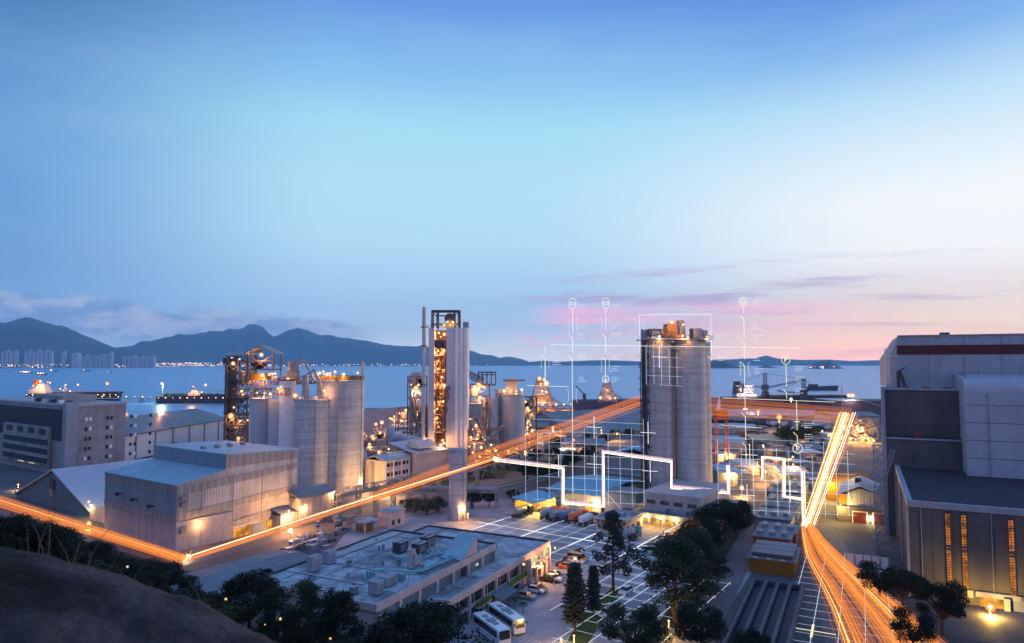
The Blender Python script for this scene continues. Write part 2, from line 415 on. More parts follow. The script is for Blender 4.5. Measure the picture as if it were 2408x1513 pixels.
def halo(name, col, k):  # see-through glowing shell with a soft rim, added as the bulb's halo
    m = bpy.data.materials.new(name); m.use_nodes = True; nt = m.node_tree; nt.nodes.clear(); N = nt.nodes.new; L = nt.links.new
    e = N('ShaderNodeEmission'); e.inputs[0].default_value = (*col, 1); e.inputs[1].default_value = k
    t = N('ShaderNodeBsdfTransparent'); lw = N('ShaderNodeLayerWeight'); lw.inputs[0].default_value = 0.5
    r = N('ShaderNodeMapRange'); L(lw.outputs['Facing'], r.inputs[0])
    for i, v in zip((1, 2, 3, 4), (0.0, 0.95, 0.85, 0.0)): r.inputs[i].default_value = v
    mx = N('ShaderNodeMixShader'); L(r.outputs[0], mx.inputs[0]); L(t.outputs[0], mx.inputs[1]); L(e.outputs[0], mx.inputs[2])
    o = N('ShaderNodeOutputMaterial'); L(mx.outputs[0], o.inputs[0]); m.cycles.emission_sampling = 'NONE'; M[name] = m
halo('halo', (1.0, 0.36, 0.08), 1.3); halo('halo_pale', (1.0, 0.62, 0.34), 1.2); halo('halo_white', (0.8, 0.92, 1.0), 1.1)
emit('bulb_white', (0.9, 0.95, 1.0), 25, False)
emit('window_lit', (1.0, 0.30, 0.04), 0.75, True, 0.9)
emit('window_warm', (1.0, 0.85, 0.45), 1.0, False, 0.8)
emit('lit_orange', (1.0, 0.40, 0.05), 1.4, True, 0.35)
emit('trail_orange', (1.0, 0.30, 0.065), 1.3)
emit('trail_deep', (1.0, 0.24, 0.05), 0.9)
emit('trail_gold', (1.0, 0.50, 0.15), 2.8)
emit('trail_white', (1.0, 0.80, 0.62), 3.2)
emit('trail_violet', (0.9, 0.72, 1.0), 2.0)
emit('symbol', (1.0, 0.98, 0.92), 1.05, False)
emit('symbol_yellow', (1.0, 0.92, 0.62), 1.1, False)
emit('gridline', (0.70, 0.86, 1.0), 1.25, False)
emit('gridline_hot', (0.9, 0.97, 1.0), 2.0, False)

# ------------------------------------------------------------------ the setting: land, sea, hills, roads
def sheet(name, fr, pts, z, m):
    mb = MB(); mb.add([(*fr.xy(s, t), z) for s, t in pts], [tuple(range(len(pts)))])
    return struct(name, mb, M[m])
mb = MB(); mb.add([(-1500, -60, 0), (1700, -60, 0), (1700, 655, 0), (520, 660, 0), (300, 640, 0), (90, 650, 0), (-160, 620, 0), (-1500, 640, 0)], [tuple(range(7, -1, -1))])
o = struct('ground', mb, M['land'])
mb = MB(); mb.add([(-1500, 640, -2.2), (-160, 620, -2.2), (90, 650, -2.2), (300, 640, -2.2), (520, 660, -2.2), (1700, 655, -2.2), (1700, 655, 0), (520, 660, 0), (300, 640, 0), (90, 650, 0), (-160, 620, 0), (-1500, 640, 0)],
    [(0, 1, 10, 11), (1, 2, 9, 10), (2, 3, 8, 9), (3, 4, 7, 8), (4, 5, 6, 7)])
struct('quay_edge', mb, M['concrete'])
# sea
m = bpy.data.materials.new('sea'); m.use_nodes = True; nt = m.node_tree; b = nt.nodes['Principled BSDF']
b.inputs['Roughness'].default_value = 0.32; b.inputs['Specular IOR Level'].default_value = 0.32
t = nt.nodes.new('ShaderNodeTexCoord'); mp = nt.nodes.new('ShaderNodeMapping'); mp.inputs['Scale'].default_value = (0.004, 0.016, 1); nt.links.new(t.outputs['Object'], mp.inputs[0])
n = nt.nodes.new('ShaderNodeTexNoise'); n.inputs['Scale'].default_value = 1; n.inputs['Detail'].default_value = 6; nt.links.new(mp.outputs[0], n.inputs['Vector'])
cr = nt.nodes.new('ShaderNodeValToRGB'); cr.color_ramp.elements[0].position = 0.35; cr.color_ramp.elements[0].color = (0.09, 0.27, 0.48, 1)
cr.color_ramp.elements[1].position = 0.7; cr.color_ramp.elements[1].color = (0.14, 0.37, 0.60, 1)
nt.links.new(n.outputs[0], cr.inputs[0]); nt.links.new(cr.outputs[0], b.inputs['Base Color'])
mp2 = nt.nodes.new('ShaderNodeMapping'); mp2.inputs['Scale'].default_value = (0.05, 0.12, 1); nt.links.new(t.outputs['Object'], mp2.inputs[0])
n2 = nt.nodes.new('ShaderNodeTexNoise'); n2.inputs['Scale'].default_value = 1; n2.inputs['Detail'].default_value = 4; nt.links.new(mp2.outputs[0], n2.inputs['Vector'])
bp = nt.nodes.new('ShaderNodeBump'); bp.inputs['Strength'].default_value = 0.25; bp.inputs['Distance'].default_value = 1.5
nt.links.new(n2.outputs[0], bp.inputs['Height']); nt.links.new(bp.outputs[0], b.inputs['Normal']); M['sea'] = m
mb = MB(); mb.add([(-60000, 300, -2), (60000, 300, -2), (60000, 70000, -2), (-60000, 70000, -2)], [(0, 1, 2, 3)])
struct('sea', mb, M['sea'])
# hillside under the viewpoint
def hill_z(x, y):
    h = 46 - 0.45 * y + 0.25 * max(0.0, -x) * min(1.0, max(0.0, y) / 45.0)
    if y < 0: h = 46 + 0.08 * y
    h += 1.1 * noise.noise(Vector((x * 0.06, y * 0.06, 0.3))) + 0.4 * noise.noise(Vector((x * 0.3, y * 0.3, 2.3)))
    h = min(h, 45.6 + 0.2 * max(0, -x) * 0.2)
    return h if h > 0 else -0.6
mb = MB(); nx, ny = 90, 60
xs = [-290 + 380 * i / nx for i in range(nx + 1)]; ys = [-50 + 260 * j / ny for j in range(ny + 1)]
mb.add([(x, y, hill_z(x, y)) for y in ys for x in xs], [(j * (nx + 1) + i, j * (nx + 1) + i + 1, (j + 1) * (nx + 1) + i + 1, (j + 1) * (nx + 1) + i) for j in range(ny) for i in range(nx)], True)
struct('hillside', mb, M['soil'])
# the rock the photograph is taken from
ridge = [(-500, 1300), (-100, 1288), (0, 1288), (80, 1302), (160, 1322), (260, 1352), (350, 1390), (430, 1428), (520, 1462), (600, 1496), (680, 1530), (800, 1590), (1000, 1720), (1300, 1900)]
def interp(tab, u):
    if u <= tab[0][0]: return tab[0][1]
    for (a, va), (b_, vb) in zip(tab, tab[1:]):
        if u <= b_: return va + (vb - va) * (u - a) / (b_ - a)
    return tab[-1][1]
mb = MB(); nx, ny = 150, 70; YR = 8.0
vs = []
for j in range(ny + 1):
    y = 3.0 + 9.0 * j / ny
    for i in range(nx + 1):
        x = -9.0 + 10.0 * i / nx
        u = CU + F_PX * x / YR
        zr = hz(interp(ridge, u), YR)
        d = y - YR
        z = zr - (0.035 * d * d if d < 0 else 0.5 * d * d + 0.1 * d)
        z += (0.15 * noise.fractal(Vector((x * 0.8, y * 0.8, 4.0)), 0.7, 2.1, 7) + 0.05 * noise.noise(Vector((x * 5, y * 5, 1)))) * min(1, abs(d) * 1.2 + 0.25)
        vs.append((x, y, z))
mb.add(vs, [(j * (nx + 1) + i, j * (nx + 1) + i + 1, (j + 1) * (nx + 1) + i + 1, (j + 1) * (nx + 1) + i) for j in range(ny) for i in range(nx)], True)
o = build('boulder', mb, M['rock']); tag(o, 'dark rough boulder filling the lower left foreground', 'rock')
rnd = random.Random(5); mb = MB()
for k in range(24):
    x = rnd.uniform(-7.6, -3.4) if k > 18 else rnd.uniform(-6, -4.6); y = rnd.uniform(7.7, 8.6)
    z = hz(interp(ridge, CU + F_PX * x / YR), YR) - 0.25
    h = rnd.uniform(0.25, 0.75); dx, dy = rnd.uniform(-0.35, 0.35), rnd.uniform(-0.2, 0.2)
    pts = [Vector((x + dx * q * q, y + dy * q, z + h * q)) for q in (0, 0.35, 0.7, 1.0)]
    for a, b_, r0, r1 in zip(pts, pts[1:], (0.008, 0.006, 0.004), (0.006, 0.004, 0.001)): mb.tube(a, b_, r0, 3, r1)
mat('straw', (0.10, 0.085, 0.06), 0.9, 0.3, 2.0)
o = build('grass_tuft', mb, M['straw']); o['kind'] = 'stuff'; o['label'] = 'thin dry grass stalks growing behind the dark boulder'; o['category'] = 'grass'

# sheets on the ground (each 2 cm above the last)
sheet('yard_paving', YARD, [(84, 48), (84, 92), (120, 140), (150, 163), (205, 150), (212, 112), (206, 52), (172, 47), (140, 44)], 0.02, 'paving')
sheet('lawn', YARD, [(196, 160), (204, 196), (290, 214), (300, 168), (268, 158)], 0.02, 'grass')
sheet('west_road', YARD, [(92, 163), (92, 420), (100, 420), (100.2, 176), (260, 176), (260, 163)], 0.03, 'road')
def px_sheet(name, px, z, m): return sheet(name, FLAT, [(G(u, v)[1], -G(u, v)[0]) for u, v in px][::-1], z, m)
px_sheet('tree_strip', [(1470, 1560), (1560, 1450), (1625, 1350), (1690, 1255), (1752, 1190), (1775, 1190), (1700, 1330), (1640, 1440), (1590, 1560)], 0.04, 'soil')
px_sheet('grass_strip', [(1305, 1560), (1345, 1490), (1392, 1430), (1440, 1380), (1470, 1386), (1430, 1440), (1392, 1500), (1350, 1560)], 0.04, 'grass')
px_sheet('scrub_ground', [(-400, 1180), (-60, 1196), (120, 1250), (300, 1302), (450, 1345), (520, 1370), (560, 1500), (300, 1540), (-300, 1500)], 0.05, 'soil')
sheet('east_road', EAST, [(100, 24.0), (100, 31.0), (330, 34.0), (330, 28.5)], 0.05, 'road')
sheet('far_road', EAST, [(330, 34), (330, 28.5), (600, 34), (600, 41)], 0.03, 'asphalt')
sheet('trail_road', EAST, [(80, -18), (80, 2), (137, 7), (180, 12), (232, 19), (236, 10), (180, -1), (145, -12)], 0.05, 'road')
sheet('works_yard', EAST, [(150, -22), (150, 16), (420, 24), (420, -40)], 0.02, 'asphalt')
# painted bay lines of the car park and the zebra crossing
mb = MB()
def stripe(mb, fr, s0, t0, s1, t1, w, z=0.05):
    a, b_ = Vector(fr.xy(s0, t0)), Vector(fr.xy(s1, t1)); d = (b_ - a).normalized(); nrm = Vector((-d.y, d.x)) * w / 2
    mb.quad((*(a + nrm), z), (*(a - nrm), z), (*(b_ - nrm), z), (*(b_ + nrm), z))
mat('road_paint', (0.55, 0.45, 0.38), 0.7, 0.25, 1.2)
for k in range(14): stripe(mb, OFF, 131 + k * 2.7, 60.6, 132.2 + k * 2.7, 65.4, 0.14)
stripe(mb, OFF, 126, 60.5, 176, 60.2, 0.15); stripe(mb, OFF, 112, 58.6, 180, 57.6, 0.13)
for k in range(13): stripe(mb, OFF, 108 + k * .55, 47.5 + k * 0.9, 111.5 + k * .55, 46.6 + k * .9, 0.4)
struct('road_markings', mb, M['road_paint'])

# far mountains, islands, coast
def terrain(name, prof, shore, m, depth_k, seed, rough, back=1.0):
    """a range whose skyline runs through prof; it stands behind the shore line"""
    mb = MB(); nx, ny = 240, 16; u0, u1 = prof[0][0], prof[-1][0]
    vs = []
    for j in range(ny + 1):
        q = j / ny
        for i in range(nx + 1):
            u = u0 + (u1 - u0) * i / nx
            ys = interp(shore, u); D = depth_k * ys; yr = ys + D
            zt = hz(interp(prof, u), yr) + 0
            x = (u - CU) / F_PX * ys; y = ys + D * (q * 1.6)
            xx = (u - CU) / F_PX * y
            w = math.sin(min(1.0, q * 1.6) * math.pi / 2) ** 1.15 if q * 1.6 <= 1 else max(0, 1 - (q * 1.6 - 1) * 0.9)
            z = -3 + (zt + 3) * w
            if 0 < w < 0.995 or q * 1.6 > 1: z += rough * zt * w * noise.fractal(Vector((xx * 0.0011 + seed, y * 0.0011, 0)), 0.9, 2.0, 5) * (1 - w * 0.75)
            if abs(q * 1.6 - 1) < 0.05: z += 0.05 * zt * noise.fractal(Vector((xx * 0.006, seed, 0)), 0.7, 2.0, 6)
            vs.append((xx, y, z))
    mb.add(vs, [(j * (nx + 1) + i, j * (nx + 1) + i + 1, (j + 1) * (nx + 1) + i + 1, (j + 1) * (nx + 1) + i) for j in range(ny) for i in range(nx)], True)
    return struct(name, mb, M[m])
SHORE = [(-400, 5300), (0, 5560), (290, 5800), (470, 7900), (870, 8400), (1150, 8700), (1240, 8900), (1300, 9000)]
terrain('mountains', [(-300, 790), (-150, 770), (0, 757), (60, 750), (95, 752), (130, 766), (160, 772), (200, 789), (240, 806), (275, 818), (300, 816), (330, 806), (370, 799), (410, 790), (450, 786), (480, 781), (520, 777), (560, 772), (580, 766), (598, 764), (615, 770), (630, 782), (642, 793), (655, 789), (680, 777), (700, 773), (720, 776), (740, 786), (752, 790), (775, 787), (800, 793), (840, 800), (880, 806), (920, 812), (960, 816), (1000, 817), (1040, 821), (1080, 824), (1101, 824), (1130, 833), (1160, 837), (1175, 843), (1190, 840), (1205, 841), (1225, 845), (1242, 850)], SHORE, 'hill', 0.22, 3.1, 0.5)
terrain('near_foothill', [(-300, 800), (0, 800), (40, 812), (90, 830), (130, 846), (165, 858)], [(-400, 5700), (400, 5800)], 'hill', 0.12, 8.1, 0.3)
terrain('far_hills', [(1242, 852), (1280, 848), (1310, 851), (1360, 849), (1420, 847), (1500, 850), (1600, 848), (1700, 846), (1770, 843), (1800, 836), (1830, 843), (1880, 847), (1950, 846), (2000, 849), (2100, 847), (2240, 849)], [(1200, 9200), (2300, 9200)], 'hill', 0.08, 5.5, 0.3)
terrain('near_island', [(1640, 866), (1650, 858), (1668, 852), (1682, 847), (1698, 847), (1712, 854), (1735, 862), (1760, 867)], [(1600, 5400), (1800, 5400)], 'island', 0.05, 1.5, 0.3)
terrain('rock_islet', [(1782, 865), (1795, 860), (1805, 860), (1815, 863), (1838, 866)], [(1700, 5700), (1900, 5700)], 'island', 0.03, 2.5, 0.2)
terrain('lit_island', [(1895, 868), (1906, 860), (1918, 853), (1932, 850), (1950, 851), (1962, 857), (1980, 866), (1986, 869)], [(1800, 5000), (2100, 5000)], 'island', 0.05, 6.5, 0.3)

# apartment towers across the water, each one a thing
def tower_block(u, w, vtop, label, group, Y, vb=862):
    q_ = math.sin(u * 12.9) ; vtop += q_ * 2.2; w *= 0.86 + 0.16 * math.cos(u * 7.3)
    x, _, _ = PY(u, vb, Y); wm = w / F_PX * Y; zt = hz(vtop, Y)
    e = Thing('apartment_tower', label, 'apartment tower', FLAT, Y, -x, -1.5, group)
    mb = MB(); mb.box(0, wm * 0.8, -wm * 0.42, wm * 0.42, 0, zt + 1.5); mb.box(wm * .2, wm * .6, -wm * .2, wm * .15, zt + 1.5, zt + 7)
    e.part('wall', mb, M['apartment'])
for k in range(4): tower_block(4 + k * 10.5, 9, 826 + (k % 2), 'pale apartment tower in the block of four at the far left shore', 'apartment towers at far left', 5620)
for k in range(7): tower_block(60 + k * 9.5, 9, 825 + (k % 3), 'pale apartment tower in the long row of seven under the left mountain', 'apartment towers in the long row', 5640)
tower_block(147, 10, 829, 'slim apartment tower standing alone on the far shore', 'apartment towers standing apart', 5640)
tower_block(175, 22, 829, 'broad apartment tower right of the slim lone tower', 'apartment towers standing apart', 5640)
for k in range(3): tower_block(194 + k * 8.5, 8, 838 - k, 'low apartment tower beside the broad tower on far shore', 'low apartment towers', 5640)
for k in range(6): tower_block(219 + k * 8, 8, 838 - k * 1.4, 'apartment tower in the rising row of six on far shore', 'apartment towers in the rising row', 5660)
for k in range(7): tower_block(292 + k * 11, 10.5, 839 - (k % 3 == 2), 'low slab apartment in the row behind the lit far waterfront', 'slab apartments behind the waterfront', 5900)
# countless lights along the far shore
rnd = random.Random(11); mb = MB()
def shore_light(u, v, Y, r): mb.ball(PY(u, v, Y), r, 6, 4)
for k in range(900):
    u = rnd.uniform(0, 1180) if k % 4 else rnd.uniform(320, 640)
    if 100 < u < 190 and rnd.random() < 0.5: continue
    Y = interp(SHORE, u) - 25
    vb = 851 + 52 * F_PX / Y
    dens = 1.0 if u < 640 else (0.5 if u < 1000 else 0.12)
    if rnd.random() > dens: continue
    shore_light(u, vb - rnd.uniform(0.5, 9 if u < 560 else 5), Y, rnd.uniform(1.2, 4.2) * Y / 6500)
for k in range(22): shore_light(1900 + rnd.uniform(0, 62), 866 - rnd.uniform(0, 5), 4960, rnd.uniform(1.2, 3.5))
for k in range(14): shore_light(rnd.uniform(2005, 2065), 845 - rnd.uniform(0, 3), 9150, rnd.uniform(3, 6))
emit('shore_glow', (1.0, 0.66, 0.50), 3.0, False)
o = struct('shore_lights', mb, M['shore_glow'], 'stuff'); o['label'] = 'countless small warm lights along the far shoreline'; o['category'] = 'lights'

# ships and the jetty
def ship_hull(mb, L, B, z0, z1, bow=0.12):
    out = [(0, -B * .36), (L * .03, -B * .5), (L * (1 - bow), -B * .5), (L * (1 - bow * .4), -B * .3), (L, 0), (L * (1 - bow * .4), B * .3), (L * (1 - bow), B * .5), (L * .03, B * .5), (0, B * .36)]
    n = len(out)
    lowp = [(L * .02 + (x - L * .02) * .965, y * .9, z0) for x, y in out]
    hi = [(x, y, z1 + (2.5 if x > L * (1 - bow) - 1 else 0)) for x, y in out]
    mb.add(lowp + hi, [tuple(range(n - 1, -1, -1)), tuple(range(n, 2 * n))] + [(i, (i + 1) % n, n + (i + 1) % n, n + i) for i in range(n)])
def ship_at(name, label, cat, u, v, Y): 
    x, y, z = PY(u, v, Y); return Thing(name, label, cat, Frame(90), x, y, -2.0)
    # Frame(90): s = +x, t = +y
t1 = ship_at('tanker_ship', 'brightly lit tanker with orange funnel and white deckhouse at the jetty', 'ship', 68, 942, 917)
Lm = 220 / F_PX * 917
mb = MB(); ship_hull(mb, Lm, 20, -1, 9.5); t1.part('hull', mb, M['hull'])
mb = MB(); mb.box(4, Lm * .93, -8.5, 8.5, 9.52, 9.9); t1.part('deck', mb, M['ship_deck'])
mb = MB()
for q, (a, b_) in enumerate(((4, 27), (7, 25), (12, 24), (14, 22))): mb.box(a, b_, -8 + q, 8 - q, 9.9 + q * 3.1, 13 + q * 3.1)
h = t1.part('deckhouse', mb, M['ship_white'])
mb = MB()
for q in range(4):
    for k in range(7): t1.part('porthole', MB().box(7 + k * 2.6, 8.2 + k * 2.6, -8.1 + q, -8.02 + q, 11 + q * 3.1, 12 + q * 3.1), M['window_warm'], h)
mb = MB(); mb.prism([(6, 19), (12, 19), (11, 28), (7, 28)], 'y', -2.4, 2.4); t1.part('funnel', mb, M['funnel'])
mb = MB()
for k in range(3): mb.path([(32, -3 + 3 * k, 11.4), (Lm * .9, -3 + 3 * k, 11.4)], .4)
for k in range(9): mb.box(34 + k * 11, 34.7 + k * 11, -7, 7, 9.9, 11.3)
t1.part('deck_piping', mb, M['steel_rust'])
t1.part('mast', MB().tube((18, 0, 22), (18, 0, 34), .3).tube((15, 0, 29), (21, 0, 29), .2), M['steel_grey'])
for q in (.86, .55): t1.part('mast', MB().tube((Lm * q, 0, 10), (Lm * q, 0, 21.5), .35), M['steel_grey'])
t1.part('loading_arm', MB().truss((Lm * .42, -6, 10), (Lm * .42, -6, 19), 2, 2, 4, .15), M['steel_grey'])
for x, z, r in ((14, 24, 1.0), (19, 26, 1.3), (29, 25, 1.2), (32, 24, 1.2), (10, 20, .8), (26, 18, .8), (46, 16, .8), (Lm * .42, 21, 1.7), (Lm * .55, 21.5, 1.4), (Lm * .86, 23, 1.7), (Lm * .40, 14, 1.0), (Lm * .47, 13, .9), (5, 14, .8)): t1.lamp(x, -7, z, r, 0)
for k in range(16): t1.lamp(4 + k * (Lm - 8) / 15, -10.4, 8.4, .62, 0, M['bulb_small'])
glow(t1.e, (22, -14, 22), 30000); glow(t1.e, (Lm * .43, -14, 22), 22000); glow(t1.e, (Lm * .86, -12, 24), 12000)
t2 = ship_at('tanker_ship', 'green decked tanker partly hidden behind the lattice tower', 'ship', 372, 948, 862)
Lm = 205 / F_PX * 862
mb = MB(); ship_hull(mb, Lm, 18, -1, 8.5); t2.part('hull', mb, M['hull'])
mb = MB(); mb.box(3, Lm * .92, -8, 8, 8.52, 9.1); t2.part('deck', mb, M['ship_deck'])
mb = MB(); mb.box(6, Lm * .75, -3, 3, 9.1, 11.5)
for k in range(8): mb.box(10 + k * 9, 11 + k * 9, -6, 6, 9.1, 12.5)
t2.part('deck_piping', mb, M['ship_deck'])
for x_, z_ in ((5, 24), (Lm * .42, 22), (Lm * .56, 23)): t2.part('mast', MB().tube((x_, 0, 9), (x_, 0, z_), .38), M['steel_grey'])
t2.part('hose_gantry', MB().truss((Lm * .62, -5, 16), (Lm * .86, -5, 16), 1.5, 1.5, 6, .12).tube((Lm * .7, -5, 9), (Lm * .7, -5, 16), .3), M['steel_grey'])
mb = MB(); mb.box(Lm * .36, Lm * .5, -6, 6, 9.1, 13); mb.box(Lm * .39, Lm * .46, -4, 4, 13, 16); t2.part('manifold_house', mb, M['ship_white'])
t2.lamp(5, -2, 24.5, 1.5, 12000, M['bulb_white'], (0.9, 1, 0.85))
for x, z, r in ((Lm * .42, 21, 1.2), (Lm * .56, 23, 1.2), (Lm * .40, 13, 1.2), (Lm * .47, 12, 1.0), (Lm * .52, 14, .9)): t2.lamp(x, -6, z, r)
for k in range(12): t2.lamp(5 + k * (Lm - 12) / 11, -9.5, 7.2, .55, 0, M['bulb_small'])
glow(t2.e, (Lm * .43, -12, 20), 15000)
# jetty
j = Thing('jetty', 'long low jetty with a row of lamps in front of the tankers', 'jetty', Frame(90), -640, 903, -2.0)
mb = MB(); mb.box(0, 430, -2, 2, 3.4, 4.2)
mb2 = MB()
for k in range(36):
    j.part('pile', MB().cyl(6 + k * 12, -1.5, -1, 3.4, .35, 6), M['steel_dark'])
j.part('deck', mb, M['concrete'])
for k in range(40): j.lamp(6 + k * 10.6, -1.9, 6.2, .55, 0, M['bulb_small'])
for k in range(40): j.part('lamp_stem', MB().tube((6 + k * 10.6, -1.7, 4.2), (6 + k * 10.6, -1.7, 6.0), .08, 4), M['steel_grey'])
def dolphin(u, v, Y, label):
    x, y, _ = PY(u, v, Y); d = Thing('mooring_dolphin', label, 'mooring', Frame(90), x, y, -2.0)
    mb = MB()
    for a in range(6): mb.tube((3 * math.cos(a * 1.05), 3 * math.sin(a * 1.05), -1), (1.6 * math.cos(a * 1.05), 1.6 * math.sin(a * 1.05), 6), .4)
    d.part('pile', mb, M['steel_dark']); d.part('cap', MB().cyl(0, 0, 6, 7.2, 2.6, 12), M['concrete'])
dolphin(334, 948, 870, 'dark mooring dolphin standing between the two tankers')
dolphin(57, 950, 840, 'dark mooring dolphin at the stern of the lit tanker')
# little boats far out
for u, v, lab, w in ((48, 878, 'small lit ferry at far left under the apartment towers', 24), (58, 878, 'second small ferry beside the far left ferry', 22), (88, 882, 'low dark barge with lamps right of the ferries', 26), (120, 874, 'tiny lit boat near the far left shoreline', 20), (196, 873, 'thin dark barge far out below the rising apartment row', 20), (255, 877, 'single boat carrying a red lamp on the left water', 12)):
    Y = 52 * F_PX / (v - 851); x = (u - CU) / F_PX * Y
    bt = Thing('boat', lab, 'boat', Frame(90), x, Y, -2.0); L_ = w / F_PX * Y
    mb = MB(); ship_hull(mb, L_, L_ * .22, -.5, L_ * .06); bt.part('hull', mb, M['hull'])
    bt.part('cabin', MB().box(L_ * .2, L_ * .5, -L_ * .07, L_ * .07, L_ * .061, L_ * .14), M['ship_white'])
    for k in range(3 if w > 20 else 1): bt.lamp(L_ * (.2 + .25 * k), -L_ * .08, L_ * .15, L_ * .055, 0, M['bulb_small'])
# dark bulk carrier, its funnel, cranes (right of the silos)
b3 = ship_at('bulk_carrier', 'dark hulled bulk carrier with black funnel and white deckhouse right of the silos', 'ship', 1699, 958, 770)
Lm = 300 / F_PX * 770
mb = MB(); ship_hull(mb, Lm, 24, -1, 12.2); b3.part('hull', mb, M['hull'])
mb = MB(); mb.box(14, 24, -9, 9, 12.2, 17); mb.box(24, 36, -9, 9, 12.2, 16); mb.box(22, 33, -7, 7, 17, 22); mb.box(24, 32, -6, 6, 22, 26); mb.box(23, 33.5, -8, 8, 25, 26.2)
h = b3.part('deckhouse', mb, M['ship_white'])
mb = MB()
for q in range(4):
    for k in range(4): b3.part('porthole', MB().box(23 + k * 2.4, 24.2 + k * 2.4, -9.15, -9.03, 13 + q * 3, 14 + q * 3), M['window_warm'], h)
mb = MB(); mb.prism([(12, 16), (21, 16), (19.4, 30), (13.6, 30)], 'y', -3, 3); b3.part('funnel', mb, M['car_black'])
mb = MB(); mb.box(14, 19, -3.05, 3.05, 24.5, 25.6); b3.part('funnel_band', mb, M['pink_wall'])
for k in range(5): b3.part('hatch_cover', MB().box(46 + k * 18, 60 + k * 18, -8, 8, 12.2, 14.6), M['orange_red'])
for k in range(5): b3.lamp(14 + k * 5, -9.4, 15 + (k % 2), .7, 0, M['bulb_small'])
glow(b3.e, (26, -18, 20), 12000, (1, .75, .7))
def crane_on(u, v0, vtop, Y, label, booms):
    x, y, z0 = PY(u, v0, Y); c = Thing('harbour_crane', label, 'crane', Frame(90), x, y, z0); H_ = hz(vtop, Y) - z0
    mb = MB(); mb.prism([(-5, 0), (5, 0), (2.2, H_ * .32), (-2.2, H_ * .32)], 'y', -3, 3); c.part('pedestal', mb, M['steel_dark'])
    c.part('mast', MB().truss((0, 0, H_ * .3), (0, 0, H_), 3.0, 3.0, 7, .25), M['steel_dark'])
    mb = MB(); mb.box(-3.5, 3, -2.5, 2.5, H_ * .34, H_ * .55); c.part('cab', mb, M['steel_dark'])
    for (du, dv) in booms:
        e = Vector(PY(u + du, dv, Y)) - Vector((x, y, z0))
        c.part('boom', MB().truss((0, 0, H_ * .42), e, 1.6, 1.6, 14, .22), M['steel_dark'])
        c.part('stay', MB().tube((0, 0, H_), e, .22, 4), M['steel_dark'])
    return c
crane_on(1800, 938, 878, 765, 'dark harbour crane with raised mast and two booms on the bulk carrier', ((-62, 902), (95, 893)))
crane_on(1891, 950, 893, 750, 'smaller dark grab crane near the bow of the bulk carrier', ((-62, 920), (22, 908)))
ow = Thing('barge', 'low dark barge passing on the water behind the small crane', 'ship', Frame(90), PY(1893, 921, 1250)[0], 1250, -2.0)
mb = MB(); ship_hull(mb, 62, 14, -1, 6); ow.part('hull', mb, M['hull']); ow.part('deckhouse', MB().box(8, 22, -5, 5, 6, 11), M['steel_dark'])
# purple grey hull lying at the quay left of the silos
b4 = ship_at('moored_hull', 'long purple grey hull moored behind the dark stockpile shed', 'ship', 1345, 972, 690)
Lm = 345 / F_PX * 690
mb = MB(); ship_hull(mb, Lm, 22, -1, hz(941, 690) + 2, .05); b4.part('hull', mb, M['hull_purple'])
mb = MB(); mb.box(11, 14, -2, 2, hz(941, 690) + 2, hz(926, 690) + 2); mb.truss((12, 0, hz(926, 690) + 2), (4, 0, hz(908, 690) + 2), 1.2, 1.2, 5, .2); b4.part('davit', mb, M['steel_dark'])
# loader towers on the quay
def loader(u, vb, vt, Y, wpx, label, lamps, m, power):
    x, y, z0 = PY(u, vb, Y); z0 = max(z0, 0.0); c = Thing('ship_loader', label, 'loader', Frame(90), x, y, z0); H_ = hz(vt, Y) - z0; w = wpx / F_PX * Y / 2
    mb = MB()
    for sx in (-1, 1):
        for sy in (-1, 1): mb.tube((sx * w, sy * w * .7, 0), (sx * w * .3, sy * w * .3, H_), .55, 6)
    for k in range(1, 8):
        q = k / 8; ww = w * (1 - .7 * q); d = w * .7 * (1 - .57 * q)
        for a, b_ in (((-ww, -d), (ww, -d)), ((ww, -d), (ww, d)), ((ww, d), (-ww, d)), ((-ww, d), (-ww, -d))): mb.tube((*a, H_ * q), (*b_, H_ * q), .3, 4)
        q2 = (k - 1) / 8; w2 = w * (1 - .7 * q2)
        mb.tube((-w2, -w * .7 * (1 - .57 * q2), H_ * q2), (ww, -d, H_ * q), .25, 4); mb.tube((w2, -w * .7 * (1 - .57 * q2), H_ * q2), (-ww, -d, H_ * q), .25, 4)
    c.part('frame', mb, M[m])
    mb = MB(); mb.box(-w * .6, w * .6, -w * .4, w * .4, H_ * .3, H_ * .52); mb.box(-w * .4, w * .4, -w * .3, w * .3, H_ * .7, H_ * .95); mb.box(-w * 1.1, w * 1.1, -w * .75, w * .75, H_ * .27, H_ * .3)
    c.part('machine_house', mb, M['steel_grey'])
    mb = MB()
    c.part('chute', MB().truss((0, 0, H_ * .6), (w * 1.6, 0, H_ * .2), 1.5, 1.5, 6, .2), M[m])
    for (a, q, r) in lamps: c.lamp(a * w, -w * .8, q * H_, r)
    if power: glow(c.e, (0, -w * 2.2, H_ * .75), power); glow(c.e, (0, 0, H_ * .6), power * .5); glow(c.e, (0, -w * 1.2, H_ * .3), power * .5)
    return c
loader(1274, 968, 890, 640, 62, 'brightly orange lit ship loader tower on the quay left of the symbols', ((-.2, 1, 1.7), (.15, .97, 1.6), (.3, .86, 1.8), (-.1, .84, 1.9), (.0, .62, 1.3), (.3, .6, 1.1), (-.6, .42, 1.1), (-.9, .2, 1.), (.6, .2, 1.), (1., .22, .9), (-.3, .1, .9), (.2, .3, .8)), 'steel_rust', 26000)
loader(1428, 945, 899, 660, 40, 'pale ship loader tower with two lamps above the purple hull', ((-.9, .22, 1.1), (.8, .2, 1.3), (.2, .18, .9)), 'steel_grey', 5000)
